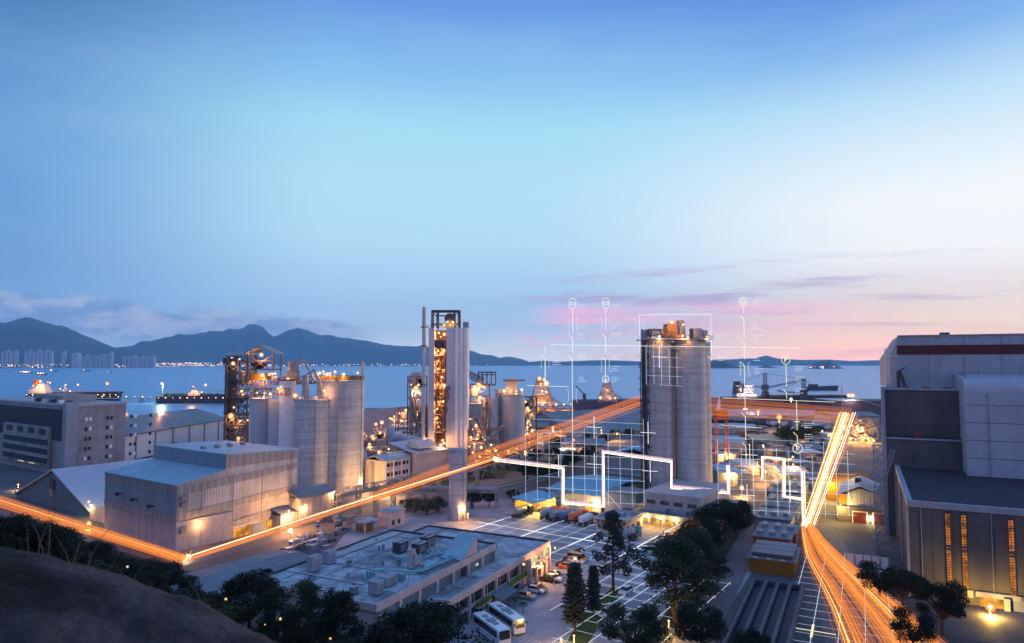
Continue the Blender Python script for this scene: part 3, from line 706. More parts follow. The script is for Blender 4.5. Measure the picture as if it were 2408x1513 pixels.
q = Thing('quay_gantry', 'orange lit conveyor gantry running along the quay to the lit loader', 'gantry', Frame(90), PY(1235, 968, 630)[0], 630, 0)
Lq = 115 / F_PX * 630; zq = hz(958, 630)
mb = MB(); mb.truss((0, 0, zq), (Lq, 0, zq), 4, 3, 12, .25); q.part('truss', mb, M['steel_dark'])
for k in range(6): q.part('leg', MB().tube((k * Lq / 5, -1.5, 0), (k * Lq / 5, -1.5, zq), .4, 6), M['steel_dark'])
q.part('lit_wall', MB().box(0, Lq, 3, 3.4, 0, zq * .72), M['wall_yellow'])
for k in range(7): q.lamp(3 + k * Lq / 7, -2.2, zq + 2.6, .8)
for k in range(3): glow(q.e, (8 + k * Lq / 3, -1, zq * .6), 6000)

# ================================================================== the works, left side
def window_rows(th, wall, xs, zs, y0, y1, m, name='window'):
    """one mesh per window, standing proud of a wall that faces -y (y0 < y1 = wall plane)"""
    for x0, x1 in xs:
        for z0, z1 in zs:
            th.part(name, MB().box(x0, x1, y0, y1, z0, z1), M[m], wall)

# --- glazed office block at the far left
s0, t0 = YARD.g(157, 1122); Yb = G(157, 1122)[1]
Hb = hz(957, Yb); L1 = YARD.s_at(t0, 0, 292) - s0
b = Thing('office_block', 'tall grey office block with dark glazed grid front at the far left', 'building', YARD, s0, t0)
wall = b.part('wall', MB().box(0, L1, 0, 95, 0, Hb), M['office_wall'])
b.part('parapet', MB().box(-.3, L1 + .3, -.3, 95, Hb, Hb + .9), M['concrete'])
b.part('stair_core', MB().box(-1.6, 3.2, -1.2, 2.4, 0, Hb + 1.8), M['steel_bluegrey'])
# dark glazed curtain on the face turned to the viewer (local -x)
mb = MB(); mb.box(-.5, 0, 3.4, 92, Hb * .5, Hb - 1.6); g_ = b.part('curtain_wall', mb, M['glass_grid'])
mb = MB()
for k in range(60): mb.box(-.58, -.5, 3.4 + k * 1.5, 3.47 + k * 1.5, Hb * .5, Hb - 1.6)
for k in range(10): mb.box(-.58, -.5, 3.4, 92, Hb * .5 + k * 1.4, Hb * .5 + .08 + k * 1.4)
b.part('mullion', mb, M['steel_dark'], g_)
b.part('bay', MB().box(-1.5, -.05, 15, 66, 3, Hb * .68), M['office_wall'])
for k in range(4): b.part('window', MB().box(-1.62, -1.5, 19 + k * 12, 25.5 + k * 12, Hb * .56, Hb * .65), M['glass_grid'])
for k in range(3): b.part('ribbon_window', MB().box(-1.62, -1.5, 16, 65, Hb * (.14 + k * .135), Hb * (.22 + k * .135)), M['glass_grid'])
for k in range(4): b.part('window', MB().box(-1.62, -1.5, 17 + k * 12, 23 + k * 12, 3.4, Hb * .125), M['window_warm' if k in (1, 2) else 'glass_dark'])
# floor lines and small paired windows on the pale side face (local -y)
mb = MB()
for k in range(1, 7): mb.box(4, L1, -.08, 0, Hb * k / 7 - .12, Hb * k / 7)
b.part('floor_line', mb, M['steel_grey'], wall)
rnd = random.Random(3)
for k in range(6):
    z = Hb * (k + .45) / 7
    for x in (6.5, 8.2, 15.5, 17.2, 26, 28, 35): 
        b.part('window', MB().box(x, x + 1.1, -.14, -.02, z, z + 1.6), M['glass_dark' if rnd.random() < .8 else 'white_paint'], wall)
b.part('penthouse', MB().box(3, L1 * .72, 14, 44, Hb, Hb + 4.2), M['office_wall'])
for k in range(5): b.part('roof_unit', MB().box(1.5, 3.2, 5 + k * 8, 7.2 + k * 8, Hb + .9, Hb + 2.4), M['white_paint' if k % 2 else 'steel_dark'])

# --- long pale warehouse behind it
LW = Frame(6.0)
x0, y0 = G(293, 1085); s0, t0 = LW.st(x0, y0); L1 = LW.s_at(t0, 0, 536) - s0
he = hz(1024, y0)
b = Thing('long_warehouse', 'long pale warehouse with a wide shallow roof behind the office block', 'warehouse', LW, s0, t0)
w = b.part('wall', MB().box(0, L1, 0, 46, 0, he), M['roof_pale'])
mb = MB(); mb.prism([(-.6, he + .02), (46.6, he + .02), (23, he + 6.5)], 'x', -.5, L1 + 1); b.part('roof', mb, M['roof_grey'])
for k in range(6): b.part('pilaster', MB().box(8 + k * 16, 8.7 + k * 16, -.5, -.02, 0, he), M['steel_bluegrey'])
b.part('gutter', MB().box(-.5, L1 + 1, -1.0, -.62, he - .4, he + .1), M['steel_dark'])
for k, z in ((.3, 3.5), (.62, 5.0)): b.lamp(L1 * k, 22, he + 8, 1.0, 2500)
b.part('door', MB().box(30, 44, -.2, -.02, 0, 4.5), M['glass_dark'])

# --- barn with a teal gable
b = Thing('barn', 'steep gabled shed with teal end wall and pale lavender roof', 'barn', YARD, 107, 236)
Lb = 76
mb = MB(); mb.prism([(0, 0), (60, 0), (60, 1), (30, 12.2), (0, 1)], 'x', 0, Lb); gable = b.part('wall', mb, M['gable_teal'])
mb = MB(); mb.prism([(-1.2, .7), (30, 12.4), (61.2, .7), (61.2, 1.1), (30, 12.9), (-1.2, 1.1)], 'x', -.8, Lb + .5); b.part('roof', mb, M['roof_pale'])
mb = MB(); mb.ring((0, 0, 0), 1.3, .25, 16, 'xz'); vent = MB().box(-.6, -.05, 28.4, 31.4, 6.2, 9.2); b.part('gable_vent', vent, M['steel_dark'])
b.part('vent_duct', MB().box(-.9, -.05, 29.2, 30.6, 3.6, 6.2), M['steel_grey'])
w = Thing('block_wall', 'short ribbed boundary wall between the barn and the big warehouse', 'wall', YARD, 105.5, 216.5)
w.part('panel', MB().box(0, .4, 0, 19, 0, 4.4), M['pink_wall']); w.part('coping', MB().box(-.1, .5, 0, 19, 4.4, 4.6), M['concrete'])
w.lamp(-.6, 18.6, 5.6, .42, 700, None, (1, .7, .25))

# --- big clad warehouse
wt = 177.0; ws = 100.6; WD = 38.5
L1 = YARD.s_at(wt, 18, 700) - ws; xs_ = YARD.s_at(wt, 19, 531) - ws
b = Thing('clad_warehouse', 'big windowless grey clad warehouse with stepped blue roof in front of the silos', 'warehouse', YARD, ws, wt)
H1, H1b, H2, H2b = 17.0, 19.3, 23.6, 22.6
mb = MB(); mb.prism([(0, 8.6), (L1, 8.6), (L1, H2b - .2), (xs_, H2 - .2), (xs_, H1b), (0, H1)], 'y', 0, WD); wall = b.part('wall', mb, M['clad_white'])
mb = MB(); mb.box(.35, L1 - .02, .35, WD, 0, 8.6); plinth = b.part('plinth', mb, M['block_wall'])
b.part('end_plinth', MB().box(0.03, .33, .03, WD, 0, 8.58), M['block_wall'])
b.part('end_cladding', MB().box(-.14, 0, .02, WD - .02, 8.6, H1 - 2.2), M['clad_blue'])
b.part('end_band', MB().box(-.22, -.02, 0, WD, H1 - 2.2, H1 + .2), M['clad_grey'])
b.part('end_band', MB().box(-.22, -.02, 0, WD, 7.6, 9.2), M['clad_grey'])
# roofs
mb = MB(); mb.prism([(-.4, H1 + .05), (xs_, H1b + .05), (xs_, H1b + .4), (-.4, H1 + .4)], 'y', -.4, WD + .3); b.part('low_roof', mb, M['roof_blue'])
mb = MB(); mb.prism([(xs_ - .2, H2), (L1 + .4, H2b), (L1 + .4, H2b + .35), (xs_ - .2, H2 + .35)], 'y', -.4, WD + .3); b.part('high_roof', mb, M['roof_blue'])
b.part('step_wall', MB().box(xs_ - .16, xs_ - .02, .02, WD, H1b + .42, H2 - .02), M['clad_blue'])
# ribbed bands along the long face (local -y)
mb = MB(); mb.prism([(xs_ - .1, H2), (L1, H2b), (L1, H2b - 2.6), (xs_ - .1, H2 - 3.6)], 'y', -.25, -.02); b.part('ribbed_band', mb, M['clad_grey'])
mb = MB(); mb.prism([(3.2, H1 - .2), (L1, 18.6), (L1, 16.9), (3.2, H1 - 2.4)], 'y', -.25, -.02); b.part('ribbed_band', mb, M['clad_grey'])
mb = MB(); mb.prism([(0, 9.6), (L1, 12.0), (L1, 10.2), (0, 7.6)], 'y', -.25, -.02); b.part('ribbed_band', mb, M['clad_grey'])
b.part('corner_panel', MB().box(-.05, 3.1, -.28, -.03, 9.7, H1 + .1), M['clad_grey'])
b.part('lower_wall', MB().box(0, 16.5, -.3, .3, 0, 7.55), M['white_paint' if False else 'block_wall'])
mb = MB(); mb.prism([(16.6, 4.8), (L1, 6.6), (L1, 5.0), (16.6, 3.2)], 'y', -.3, -.02); b.part('ribbed_band', mb, M['clad_grey'])
b.part('lower_cladding', MB().box(16.7, L1, -.16, .34, 0, 3.18), M['clad_white'])
for x0_, x1_, z1_ in ((16.9, 20.2, 2.3), (20.8, 22.6, 2.9), (27.6, 31.2, 2.8), (32, 37.6, 2.8)):
    b.part('lit_doorway', MB().box(x0_, x1_, -.4, -.17, .05, z1_), M['lit_orange'])
b.part('roller_door', MB().box(22.9, 27.2, -.42, -.17, 0, 2.8), M['steel_bluegrey'])
b.part('pale_panel', MB().box(19.4, 24.4, -.2, -.17, 2.95, 3.15), M['white_paint'])
for y_, z_ in ((11, 10.6), (20, 11.4), (28.5, 12.0)):
    mb = MB(); mb.tube((-.1, y_, z_), (-1.6, y_ - .5, z_ + .3), .22); mb.box(-2.1, -1.3, y_ - 1, y_ - .1, z_ - .2, z_ + .7); b.part('exhaust_fan', mb, M['steel_dark'])
for z_ in (13.2, 11.5): b.part('exhaust_fan', MB().box(.8, 2.6, -1.4, -.3, z_, z_ + 1.1), M['steel_grey'])
b.part('exhaust_fan', MB().box(.9, 2.4, -1.2, -.3, 4.6, 6.2), M['steel_grey'])
b.part('lamp_bracket', MB().tube((6.2, -.2, 7.2), (6.2, -1.4, 7.4), .1), M['steel_grey'])
b.lamp(6.2, -1.9, 7.0, .42, 420)
glow(b.e, (18.5, -3.2, 2.0), 450); glow(b.e, (30, -3.4, 2.4), 600)
for k in range(4): b.part('downpipe', MB().tube((7 + k * 9.5, -.32, .2), (7 + k * 9.5, -.32, (H1 + .1 if k == 0 else 18)), .1, 6), M['steel_grey'])
mb = MB()
for w_ in (0, .6): mb.tube((L1 - 3 + w_, -.5, .2), (L1 - 3 + w_, -.5, H2b - .2), .05, 4)
for k in range(38): mb.tube((L1 - 3, -.5, .6 + k * .58), (L1 - 2.4, -.5, .6 + k * .58), .035, 4)
b.part('ladder', mb, M['steel_dark'])
for k in range(5): b.part('roof_ridge_vent', MB().box(xs_ + 3 + k * 4.4, xs_ + 4 + k * 4.4, 16, 18, H2 + .05, H2 + 1.0), M['steel_grey'])
# annex at its far end
a = Thing('annex', 'low grey annex with pitched roofs at the end of the clad warehouse', 'shed', YARD, ws + 35.5, wt - 5.2)
a.part('wall', MB().box(0, 13.5, 0, 4.8, 0, 8.4), M['clad_grey']); mb = MB(); mb.prism([(-.6, 8.4), (5.0, 10.2), (5.0, 10.6), (-.6, 8.8)], 'x', -.5, 14); a.part('roof', mb, M['roof_grey'])
a.part('porch', MB().box(-6, -.1, .5, 4.8, 0, 4.4), M['clad_grey']); mb = MB(); mb.prism([(-.2, 4.4), (4.9, 5.8), (4.9, 6.2), (-.2, 4.8)], 'x', -6.4, 0); a.part('porch_roof', mb, M['roof_grey'])
a.lamp(-4, -.6, 5.6, .42, 500); a.lamp(2, -.6, 6.2, .42, 500); a.lamp(13, -.8, 8.8, .45, 700)
mb = MB()
for k in range(9): mb.box(6 + k * .9, 6.9 + k * .9, -1.6, -.3, .5 + k * .6, .65 + k * .6)
a.part('stair', mb, M['steel_grey'])

# --- lattice transfer tower with its roofed top
Yt = 282.0
def at_px(u, v, Y): return PY(u, v, Y)
xl, _, zt = at_px(535, 838, Yt); xr = at_px(643, 838, Yt)[0]; s0, t0 = YARD.st((xl + xr) / 2, Yt)
Wt = xr - xl
b = Thing('lattice_tower', 'dark open lattice tower with gabled canopy and orange lamps left of the silos', 'tower', FLAT, Yt, -xl)
# FLAT frame: local x = away from the viewer, local -y = to the right
T_ = lambda u, v: (at_px(u, v, Yt)[0] - xl, at_px(u, v, Yt)[2])
cols = [0, T_(562, 900)[0], T_(582, 900)[0]]
for yy in cols:
    for d in (0, 9):
        b.part('leg', MB().tube((d, -yy, 0), (d, -yy, zt), .38, 6), M['steel_dark'])
mb = MB()
for k in range(15):
    z0_, z1_ = zt * k / 15, zt * (k + 1) / 15
    for a_, c_ in ((cols[0], cols[1]), (cols[1], cols[2])):
        for d in (0, 9):
            mb.tube((d, -a_, z0_), (d, -c_, z1_), .16, 4); mb.tube((d, -c_, z0_), (d, -a_, z1_), .16, 4); mb.tube((d, -a_, z1_), (d, -c_, z1_), .22, 4)
    for yy in cols: mb.tube((0, -yy, z0_), (9, -yy, z1_), .16, 4); mb.tube((0, -yy, z1_), (9, -yy, z1_), .2, 4)
b.part('bracing', mb, M['steel_dark'])
for v in (858, 893, 935, 975, 1005): 
    mb = MB(); z_ = T_(0, v)[1]; mb.box(-.6, 9.6, -cols[2] - 1, 1, z_ - .25, z_); mb.rail([(-.6, 1, z_), (-.6, -cols[2] - 1, z_)], 1.2, .07)
    b.part('platform', mb, M['steel_dark'])
# elevator casings inside
mb = MB(); mb.box(2, 5, -T_(552, 0)[0], -T_(546, 0)[0], 0, T_(0, 860)[1]); mb.box(3, 6, -T_(560, 0)[0], -T_(556, 0)[0], 0, T_(0, 850)[1]); mb.box(2, 7, -T_(572, 0)[0], -T_(566, 0)[0], T_(0, 1010)[1], T_(0, 985)[1])
b.part('elevator_casing', mb, M['steel_dark'])
mb = MB(); mb.cyl(4, -T_(558, 0)[0], T_(0, 925)[1], T_(0, 900)[1], 2.2, 16); mb.cyl(4, -T_(550, 0)[0], T_(0, 856)[1], T_(0, 842)[1], 2.4, 16); b.part('hopper', mb, M['steel_dark'])
# canopy
zc = T_(0, 832)[1]; yL, yR_ = T_(600, 0)[0], Wt
mb = MB(); mb.prism([(-yR_ - .8, zc), (-(yL + yR_) / 2, zc + 2.8), (-yL + .8, zc), (-yL + .8, zc + .4), (-(yL + yR_) / 2, zc + 3.2), (-yR_ - .8, zc + .4)], 'x', -1, 10); b.part('canopy', mb, M['steel_grey'])
b.part('flat_canopy', MB().box(-1, 10, -yL, .5, zc - .1, zc + .3), M['roof_pale'])
mb = MB()
for yy in (yL, yR_):
    for d in (0, 9): b.part('canopy_post', MB().tube((d, -yy, T_(0, 895)[1]), (d, -yy, zc), .3, 6), M['steel_rust'])
for yy in (yL,):
    mb.tube((0, -yL, zc - 3), (0, -yR_, zc - 3), .25, 4)
mb.tube((0, -yL, zc - 8), (0, -yR_, zc), .2, 4); mb.tube((0, -yR_, zc - 8), (0, -yL, zc), .2, 4)
b.part('canopy_brace', mb, M['steel_rust'])
b.part('canopy_floor', MB().box(-.5, 9.5, -yR_ - .5, -yL + .5, T_(0, 868)[1] - .4, T_(0, 868)[1]), M['steel_dark'])
b.part('hopper', MB().lathe(4, -T_(620, 0)[0], [(1.2, T_(0, 868)[1]), (3.6, T_(0, 858)[1]), (3.6, T_(0, 854)[1])], 16), M['steel_dark'])
b.part('casing', MB().box(2, 6, -T_(612, 0)[0], -T_(585, 0)[0], T_(0, 903)[1], T_(0, 872)[1]), M['tower_rib'])
b.part('casing', MB().box(3, 7, -T_(598, 0)[0], -T_(576, 0)[0], T_(0, 906)[1], T_(0, 876)[1]), M['steel_bluegrey'])
b.part('filter_house', MB().box(1, 8, -T_(640, 0)[0], -T_(606, 0)[0], T_(0, 893)[1], T_(0, 879)[1]), M['wall_yellow'])
mb = MB(); mb.truss((3, -T_(610, 0)[0], T_(0, 905)[1]), (3, -T_(645, 0)[0], T_(0, 905)[1]), 4, 4, 4, .2); b.part('bridge', mb, M['steel_rust'])
for u, v, r, p in ((617, 835, .8, 900), (619, 883, .9, 1200), (636, 881, .8, 600), (551, 855, .55, 300), (548, 842, .45, 0), (566, 845, .4, 0), (571, 920, .5, 250), (574, 928, .45, 0), (546, 978, .85, 500), (567, 990, .65, 350), (563, 1030, .6, 300), (585, 988, .35, 0), (643, 879, .6, 0), (553, 958, .35, 0), (556, 1005, .3, 150)):
    y_, z_ = T_(u, v); b.lamp(-1.2, -y_, z_, r, p)

# --- the two big silos, the small one, the shafts between
def silo(name, label, u, vbase, upx, vtop, m, group=None, Y=None, roof=True):
    Yg = Y or G(u, vbase)[1]; x = (u - CU) / F_PX * Yg; r = upx / 2 / F_PX * Yg
    s, t = YARD.st(x, Yg + r * .9); H_ = hz(vtop, Yg + r)
    th = Thing(name, label, 'silo', YARD, s, t, 0, group)
    th.part('shell', MB().lathe(0, 0, [(r, 0), (r, H_)], 64), M[m])
    th.part('rim', MB().lathe(0, 0, [(r + .25, H_ - .7), (r + .25, H_ + .02), (r - .3, H_ + .03)], 48, False), M['concrete'])
    th.r, th.h, th.Y = r, H_, Yg
    return th
sA = silo('silo', 'shorter broad concrete silo touching the end of the clad warehouse', 725, 1172, 85, 938, 'silo')
sB = silo('silo', 'tallest broad concrete silo of the left group, lamps round its rim', 790, 1165, 112, 893, 'silo')
sC = silo('silo', 'narrow blue grey silo at the left end of the silo group', 609, 1150, 52, 936, 'silo_blue', Y=272)
for th in (sA, sB, sC):
    mb = MB(); n = 20; mb.rail([(math.cos(6.283 * i / n) * th.r, math.sin(6.283 * i / n) * th.r, th.h) for i in range(n)], 1.2, .06, 9, True)
    th.part('railing', mb, M['steel_rust'])
for th, a in ((sA, 4.2), (sB, 3.9), (sB, 5.0), (sA, 5.3)):
    mb = MB(); c_, d_ = math.cos(a) * (th.r + .35), math.sin(a) * (th.r + .35); mb.tube((c_, d_, 0), (c_, d_, th.h), .14, 6)
    for k in range(9): mb.tube((c_, d_, 2 + k * th.h / 9), (c_ * .97, d_ * .97, 2 + k * th.h / 9), .08, 4)
    th.part('riser_pipe', mb, M['steel_grey'])
mb = MB(); mb.lathe(0, 0, [(sB.r * .86, sB.h), (sB.r * .86, sB.h + 1.5)], 40); sB.part('deck_house', mb, M['wall_yellow'])
rnd = random.Random(8)
for k, a in enumerate((2.75, 2.95, 3.2, 3.4, 3.55, 3.75, 4.1, 4.75)):
    sB.part('lamp_stem', MB().tube((math.cos(a) * sB.r, math.sin(a) * sB.r, sB.h), (math.cos(a) * sB.r, math.sin(a) * sB.r, sB.h + 1.9 + (k % 3) * .5), .07, 4), M['steel_grey'])
    sB.lamp(math.cos(a) * sB.r, math.sin(a) * sB.r, sB.h + 2.2 + (k % 3) * .5, .55, 350 if k % 2 == 0 else 0)
mb = MB(); mb.tube((sB.r * .55, -sB.r * .75, sB.h), (sB.r * .55, -sB.r * .75, sB.h + 7), .5, 8); sB.part('vent_stack', mb, M['pink_wall'])
mb = MB(); mb.cyl(-sA.r * .2, sA.r * .35, sA.h, sA.h + 9, 1.5, 16, 1.1); sA.part('dust_filter', mb, M['steel_bluegrey'])
mb = MB(); mb.path([(-1, 2, sA.h + 9), (0, -1, sA.h + 11), (1.5, -3, sA.h + 6), (2, -4.2, sA.h)], .42, 8); sA.part('duct', mb, M['steel_grey'])
mb = MB(); mb.box(-3.2, -1.4, -4.6, -2.6, sA.h, sA.h + 1.1); mb.box(-4.2, -3, 1, 3, sA.h, sA.h + .9); sA.part('roof_unit', mb, M['white_paint'])
def on_silo(th, u, v):  # a point above the near rim of a silo, in its own frame
    x, y, z = PY(u, v, th.Y + th.r * .3); s, t = YARD.st(x, y); return s - th.s, t - th.t, z
for u, v in ((694, 931), (763, 919)): 
    p = on_silo(sA, u, v); sA.lamp(*p, .7, 450); sA.part('lamp_stem', MB().tube((p[0], p[1], sA.h), p, .07, 4), M['steel_grey'])
for u, v in ((604, 924), (622, 925)):
    p = on_silo(sC, u, v); sC.lamp(*p, .6, 300); sC.part('lamp_stem', MB().tube((p[0], p[1], sC.h), p, .07, 4), M['steel_grey'])
# feed leg from the bridge to the big silo (inverted V)
x, y, z = PY(712, 884, 262); s, t = YARD.st(x, y)
v_ = Thing('feed_pipe', 'bent grey feed pipe rising to a peak above the big silo', 'pipe', YARD, s, t, sB.h * 0 + z)
def rel(th, u, v, Y): 
    x, y, z = PY(u, v, Y); s, t = th.fr.st(x, y); return (s - th.s, t - th.t, z - th.z)
v_.part('pipe', MB().path([rel(v_, 704, 893, 262), rel(v_, 700, 862, 262), rel(v_, 711, 842, 262), rel(v_, 731, 880, 262), rel(v_, 738, 893, 262)], .42, 8), M['steel_grey'])
# shafts and bins between
def shaft(name, label, u0, u1, vtop, Y, depth, m, vbase=None, cat='shaft'):
    x0 = PY(u0, 900, Y)[0]; x1 = PY(u1, 900, Y)[0]; th = Thing(name, label, cat, FLAT, Y, -x0)
    z0_ = 0 if vbase is None else hz(vbase, Y)
    th.part('shell', MB().box(0, depth, 0, -(x1 - x0), z0_, hz(vtop, Y)), M[m]); th.w = x1 - x0; th.h = hz(vtop, Y); return th
shaft('stair_shaft', 'ribbed blue grey shaft filling the gap between narrow and broad silos', 632, 656, 940, 268, 6, 'silo_blue')
th = shaft('stair_shaft', 'taller pale shaft rising above the silo gap beside the broad silo', 657, 687, 896, 266, 5, 'tower_rib')
th.part('cap', MB().box(-.3, 5.3, .3, -th.w - .3, th.h, th.h + .5), M['steel_dark'])
th = shaft('dust_bin', 'dark round topped dust bin on the bridge between tower and big silo', 671, 697, 874, 280, 5, 'steel_grey', 905, 'bin')
th.part('drum', MB().cyl(2.5, -th.w / 2, th.h, hz(850, 280), th.w * .48, 20), M['steel_grey'])
th = Thing('conveyor_bridge', 'rusty conveyor bridge with lamps between the lattice tower and big silo', 'bridge', FLAT, 279, -PY(640, 888, 279)[0])
Lc = PY(742, 888, 279)[0] - PY(640, 888, 279)[0]
th.part('truss', MB().truss((0, 0, hz(896, 279)), (0, -Lc, hz(894, 279)), 3, 3, 9, .22), M['steel_rust'])
mb = MB(); mb.box(-1.3, 1.3, 0, -Lc, hz(895, 279) - 1, hz(895, 279) - .8); th.part('deck', mb, M['wall_yellow'])
for u, v in ((651, 879), (681, 892)): th.lamp(-2, -(PY(u, v, 279)[0] - PY(640, 888, 279)[0]), hz(v, 279), .6, 300)
th = Thing('silo_gallery', 'low rusty gallery across the tops of the narrow silo and shafts', 'gallery', FLAT, 266, -PY(600, 925, 266)[0])
Lc = PY(684, 925, 266)[0] - PY(600, 925, 266)[0]; zz = hz(936, 266)
th.part('truss', MB().truss((0, 0, zz + 2.4), (0, -Lc, zz + 2.4), 3, 2.4, 8, .18), M['steel_rust'])
for u, v in ((658, 913), (640, 926)): th.lamp(-2, -(PY(u, v, 266)[0] - PY(600, 925, 266)[0]), hz(v, 266), .55, 250)

# --- pipe bridge running along the west road in front of the silos
pb = Thing('pipe_bridge', 'long pipe bridge on thin posts along the silos and white office', 'pipe bridge', YARD, 150, 168.5)
mb = MB()
for k in range(3): mb.path([(0, .9 * k, 7.2 + .5 * (k % 2)), (72, .9 * k, 7.2 + .5 * (k % 2))], .22)
mb.truss((0, 1, 8.6), (72, 1, 8.6), 2.4, 1.5, 20, .12); pb.part('pipe', mb, M['steel_grey'])
for k in range(10): pb.part('post', MB().truss((k * 8, 1, 0), (k * 8, 1, 9.4), 1.6, .8, 5, .12), M['steel_grey'])
# --- orange lit passage behind the tall silo, small lamps along the west road
for k, (u, v) in enumerate(((868, 1170), (850, 1158))):
    x, y = G(u, v); s, t = YARD.st(x, y)
    th = Thing('lamp_post', ('yellow lamp post in the passage between tall silo and white office', 'yellow lamp post at the foot of the tall silo')[k], 'lamp post', YARD, s, t)
    th.part('pole', MB().tube((0, 0, 0), (0, 0, 4.6), .09), M['steel_grey']); th.lamp(0, 0, 4.7, .4, 3000, None, (1, .5, .12))
x, y = G(921, 1172); s, t = YARD.st(x, y)
th = Thing('lamp_post', 'bright lamp post on the road right of the white office', 'lamp post', YARD, s, t); th.part('pole', MB().tube((0, 0, 0), (0, 0, 5), .09), M['steel_grey']); th.lamp(0, 0, 5.1, .45, 3000, None, (1, .55, .18))
x, y = G(680, 1252); s, t = YARD.st(x, y)
th = Thing('lamp_post', 'bright twin lamp post at the warehouse annex corner', 'lamp post', YARD, s, t)
th.part('pole', MB().tube((0, 0, 0), (0, 0, 5.5), .1), M['steel_grey']); th.part('arm', MB().tube((-1, 0, 5.5), (1, 0, 5.5), .07), M['steel_grey']); th.lamp(-1, 0, 5.4, .42, 1800); th.lamp(1, 0, 5.4, .42, 1200)

# --- white three storey office right of the silos
s0, t0 = YARD.g(903, 1152); Y0 = G(903, 1152)[1]; h0 = hz(1085, Y0)
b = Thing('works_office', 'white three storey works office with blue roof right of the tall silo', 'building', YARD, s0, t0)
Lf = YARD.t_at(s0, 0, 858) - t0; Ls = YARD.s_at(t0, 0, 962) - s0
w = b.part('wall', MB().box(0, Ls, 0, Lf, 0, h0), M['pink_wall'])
mb = MB(); mb.prism([(-.4, h0), (Lf * .5, h0 + 1.4), (Lf + .4, h0), (Lf + .4, h0 + .3), (Lf * .5, h0 + 1.8), (-.4, h0 + .3)], 'x', -.4, Ls + .4); b.part('roof', mb, M['roof_blue'])
b.part('stair_strip', MB().box(-.2, -.02, Lf * .5, Lf * .68, 0, h0 - .5), M['steel_bluegrey'])
for fl in range(3):
    z = h0 * (fl + .3) / 3
    for k in range(6): b.part('window', MB().box(1.5 + k * Ls / 6.4, 3.0 + k * Ls / 6.4, -.14, -.02, z, z + h0 * .13), M['glass_dark'])
    b.part('ledge', MB().box(0, Ls, -.5, -.02, h0 * (fl + .85) / 3, h0 * (fl + .9) / 3), M['white_paint'])
for k in range(4): b.part('column', MB().box(.2 + k * Ls / 3.2, .7 + k * Ls / 3.2, -.45, -.15, 0, h0), M['white_paint'])
b.part('roof_frame', MB().rail([(Ls * .25, 1, h0 + .3), (Ls * .9, 1, h0 + .3)], 2.4, .09, 3), M['white_paint'])
b2 = Thing('works_annex', 'pink walled annex with long pale roof behind the white office', 'building', YARD, s0 + Ls + 2, t0 - 2)
b2.part('wall', MB().box(0, 44, 0, 14, 0, h0 + 1), M['pink_wall']); mb = MB(); mb.prism([(-1, h0 + 1), (15, h0 + 4.5), (15, h0 + 4.9), (-1, h0 + 1.4)], 'x', -1, 46); b2.part('roof', mb, M['roof_pale'])
b2.part('barrel_vent', MB().lathe(0, 0, [(3, 0), (3, .1)], 12, True) if False else MB().prism([(4 + 3.6 * math.cos(a), h0 + 3 + 3.0 * math.sin(a)) for a in [math.pi * i / 10 for i in range(11)]], 'x', 2, 12), M['roof_pale'])
# kiln duct: an inclined riveted pipe
x, y, z = PY(945, 1030, 322); s, t = YARD.st(x, y); 
d = Thing('kiln_duct', 'fat riveted duct sloping down toward the twin walled tower', 'duct', YARD, s, t, z)
A_, B_ = Vector(rel(d, 935, 1028, 322)), Vector(rel(d, 1042, 1051, 305)); mb = MB(); mb.tube(A_, B_, 2.0, 16)
for k in range(9):
    o_ = A_.lerp(B_, k / 8); mb.tube(o_ - (B_ - A_).normalized() * .25, o_ + (B_ - A_).normalized() * .25, 2.25, 16)
d.part('shell', mb, M['roof_pale'])
d.part('elbow', MB().ball(A_, 2.7, 14, 10), M['roof_pale'])
mb = MB()
for q in (.25, .75):
    o_ = A_.lerp(B_, q); mb.tube(o_, (o_.x, o_.y, -z), .35, 6)
d.part('support', mb, M['steel_grey'])
# low tank yard with many lamps, left of the tower
x, y = G(900, 1062); s, t = YARD.st(x, y); Yk = y
def tank(u0, u1, vt, vb, lab, m, n=0):
    Yg = G((u0 + u1) / 2, vb)[1]; x = ((u0 + u1) / 2 - CU) / F_PX * Yg; r = (u1 - u0) / 2 / F_PX * Yg; s, t = YARD.st(x, Yg + r)
    th = Thing('storage_tank', lab, 'tank', YARD, s, t); H_ = hz(vt, Yg + r)
    th.part('shell', MB().lathe(0, 0, [(r, 0), (r, H_), (r * .2, H_ + r * .12)], 40), M[m]); th.r, th.h, th.Y = r, H_, Yg
    mb = MB(); mb.rail([(math.cos(6.283 * i / 16) * r, math.sin(6.283 * i / 16) * r, H_) for i in range(16)], 1.1, .08, 9, True); th.part('railing', mb, M['steel_rust'])
    return th
tk = tank(905, 1000, 1001, 1052, 'wide low blue tank with many lamps along its top', 'silo_blue')
rnd = random.Random(4)
for k in range(14):
    a = 1.6 + k * 3.9 / 14; p = (math.cos(a) * tk.r * rnd.uniform(.6, 1), math.sin(a) * tk.r * rnd.uniform(.6, 1), tk.h + rnd.uniform(2, 5.5))
    tk.lamp(*p, rnd.uniform(.55, .85), 450 if k % 3 == 0 else 0); tk.part('lamp_stem', MB().tube((p[0], p[1], tk.h), p, .08, 4), M['steel_grey'])
tank(876, 908, 1009, 1056, 'small grey tank left of the wide low tank', 'steel_bluegrey')
for u, v, lab in ((884, 998, 'orange lamp on a thin post left of the wide low tank'), (898, 994, 'second orange lamp post behind the small grey tank')):
    x, y, z = PY(u, v, 395); s, t = YARD.st(x, y); th = Thing('lamp_post', lab, 'lamp post', YARD, s, t); th.part('pole', MB().tube((0, 0, 0), (0, 0, z), .15), M['steel_rust']); th.lamp(0, 0, z, .9, 900)
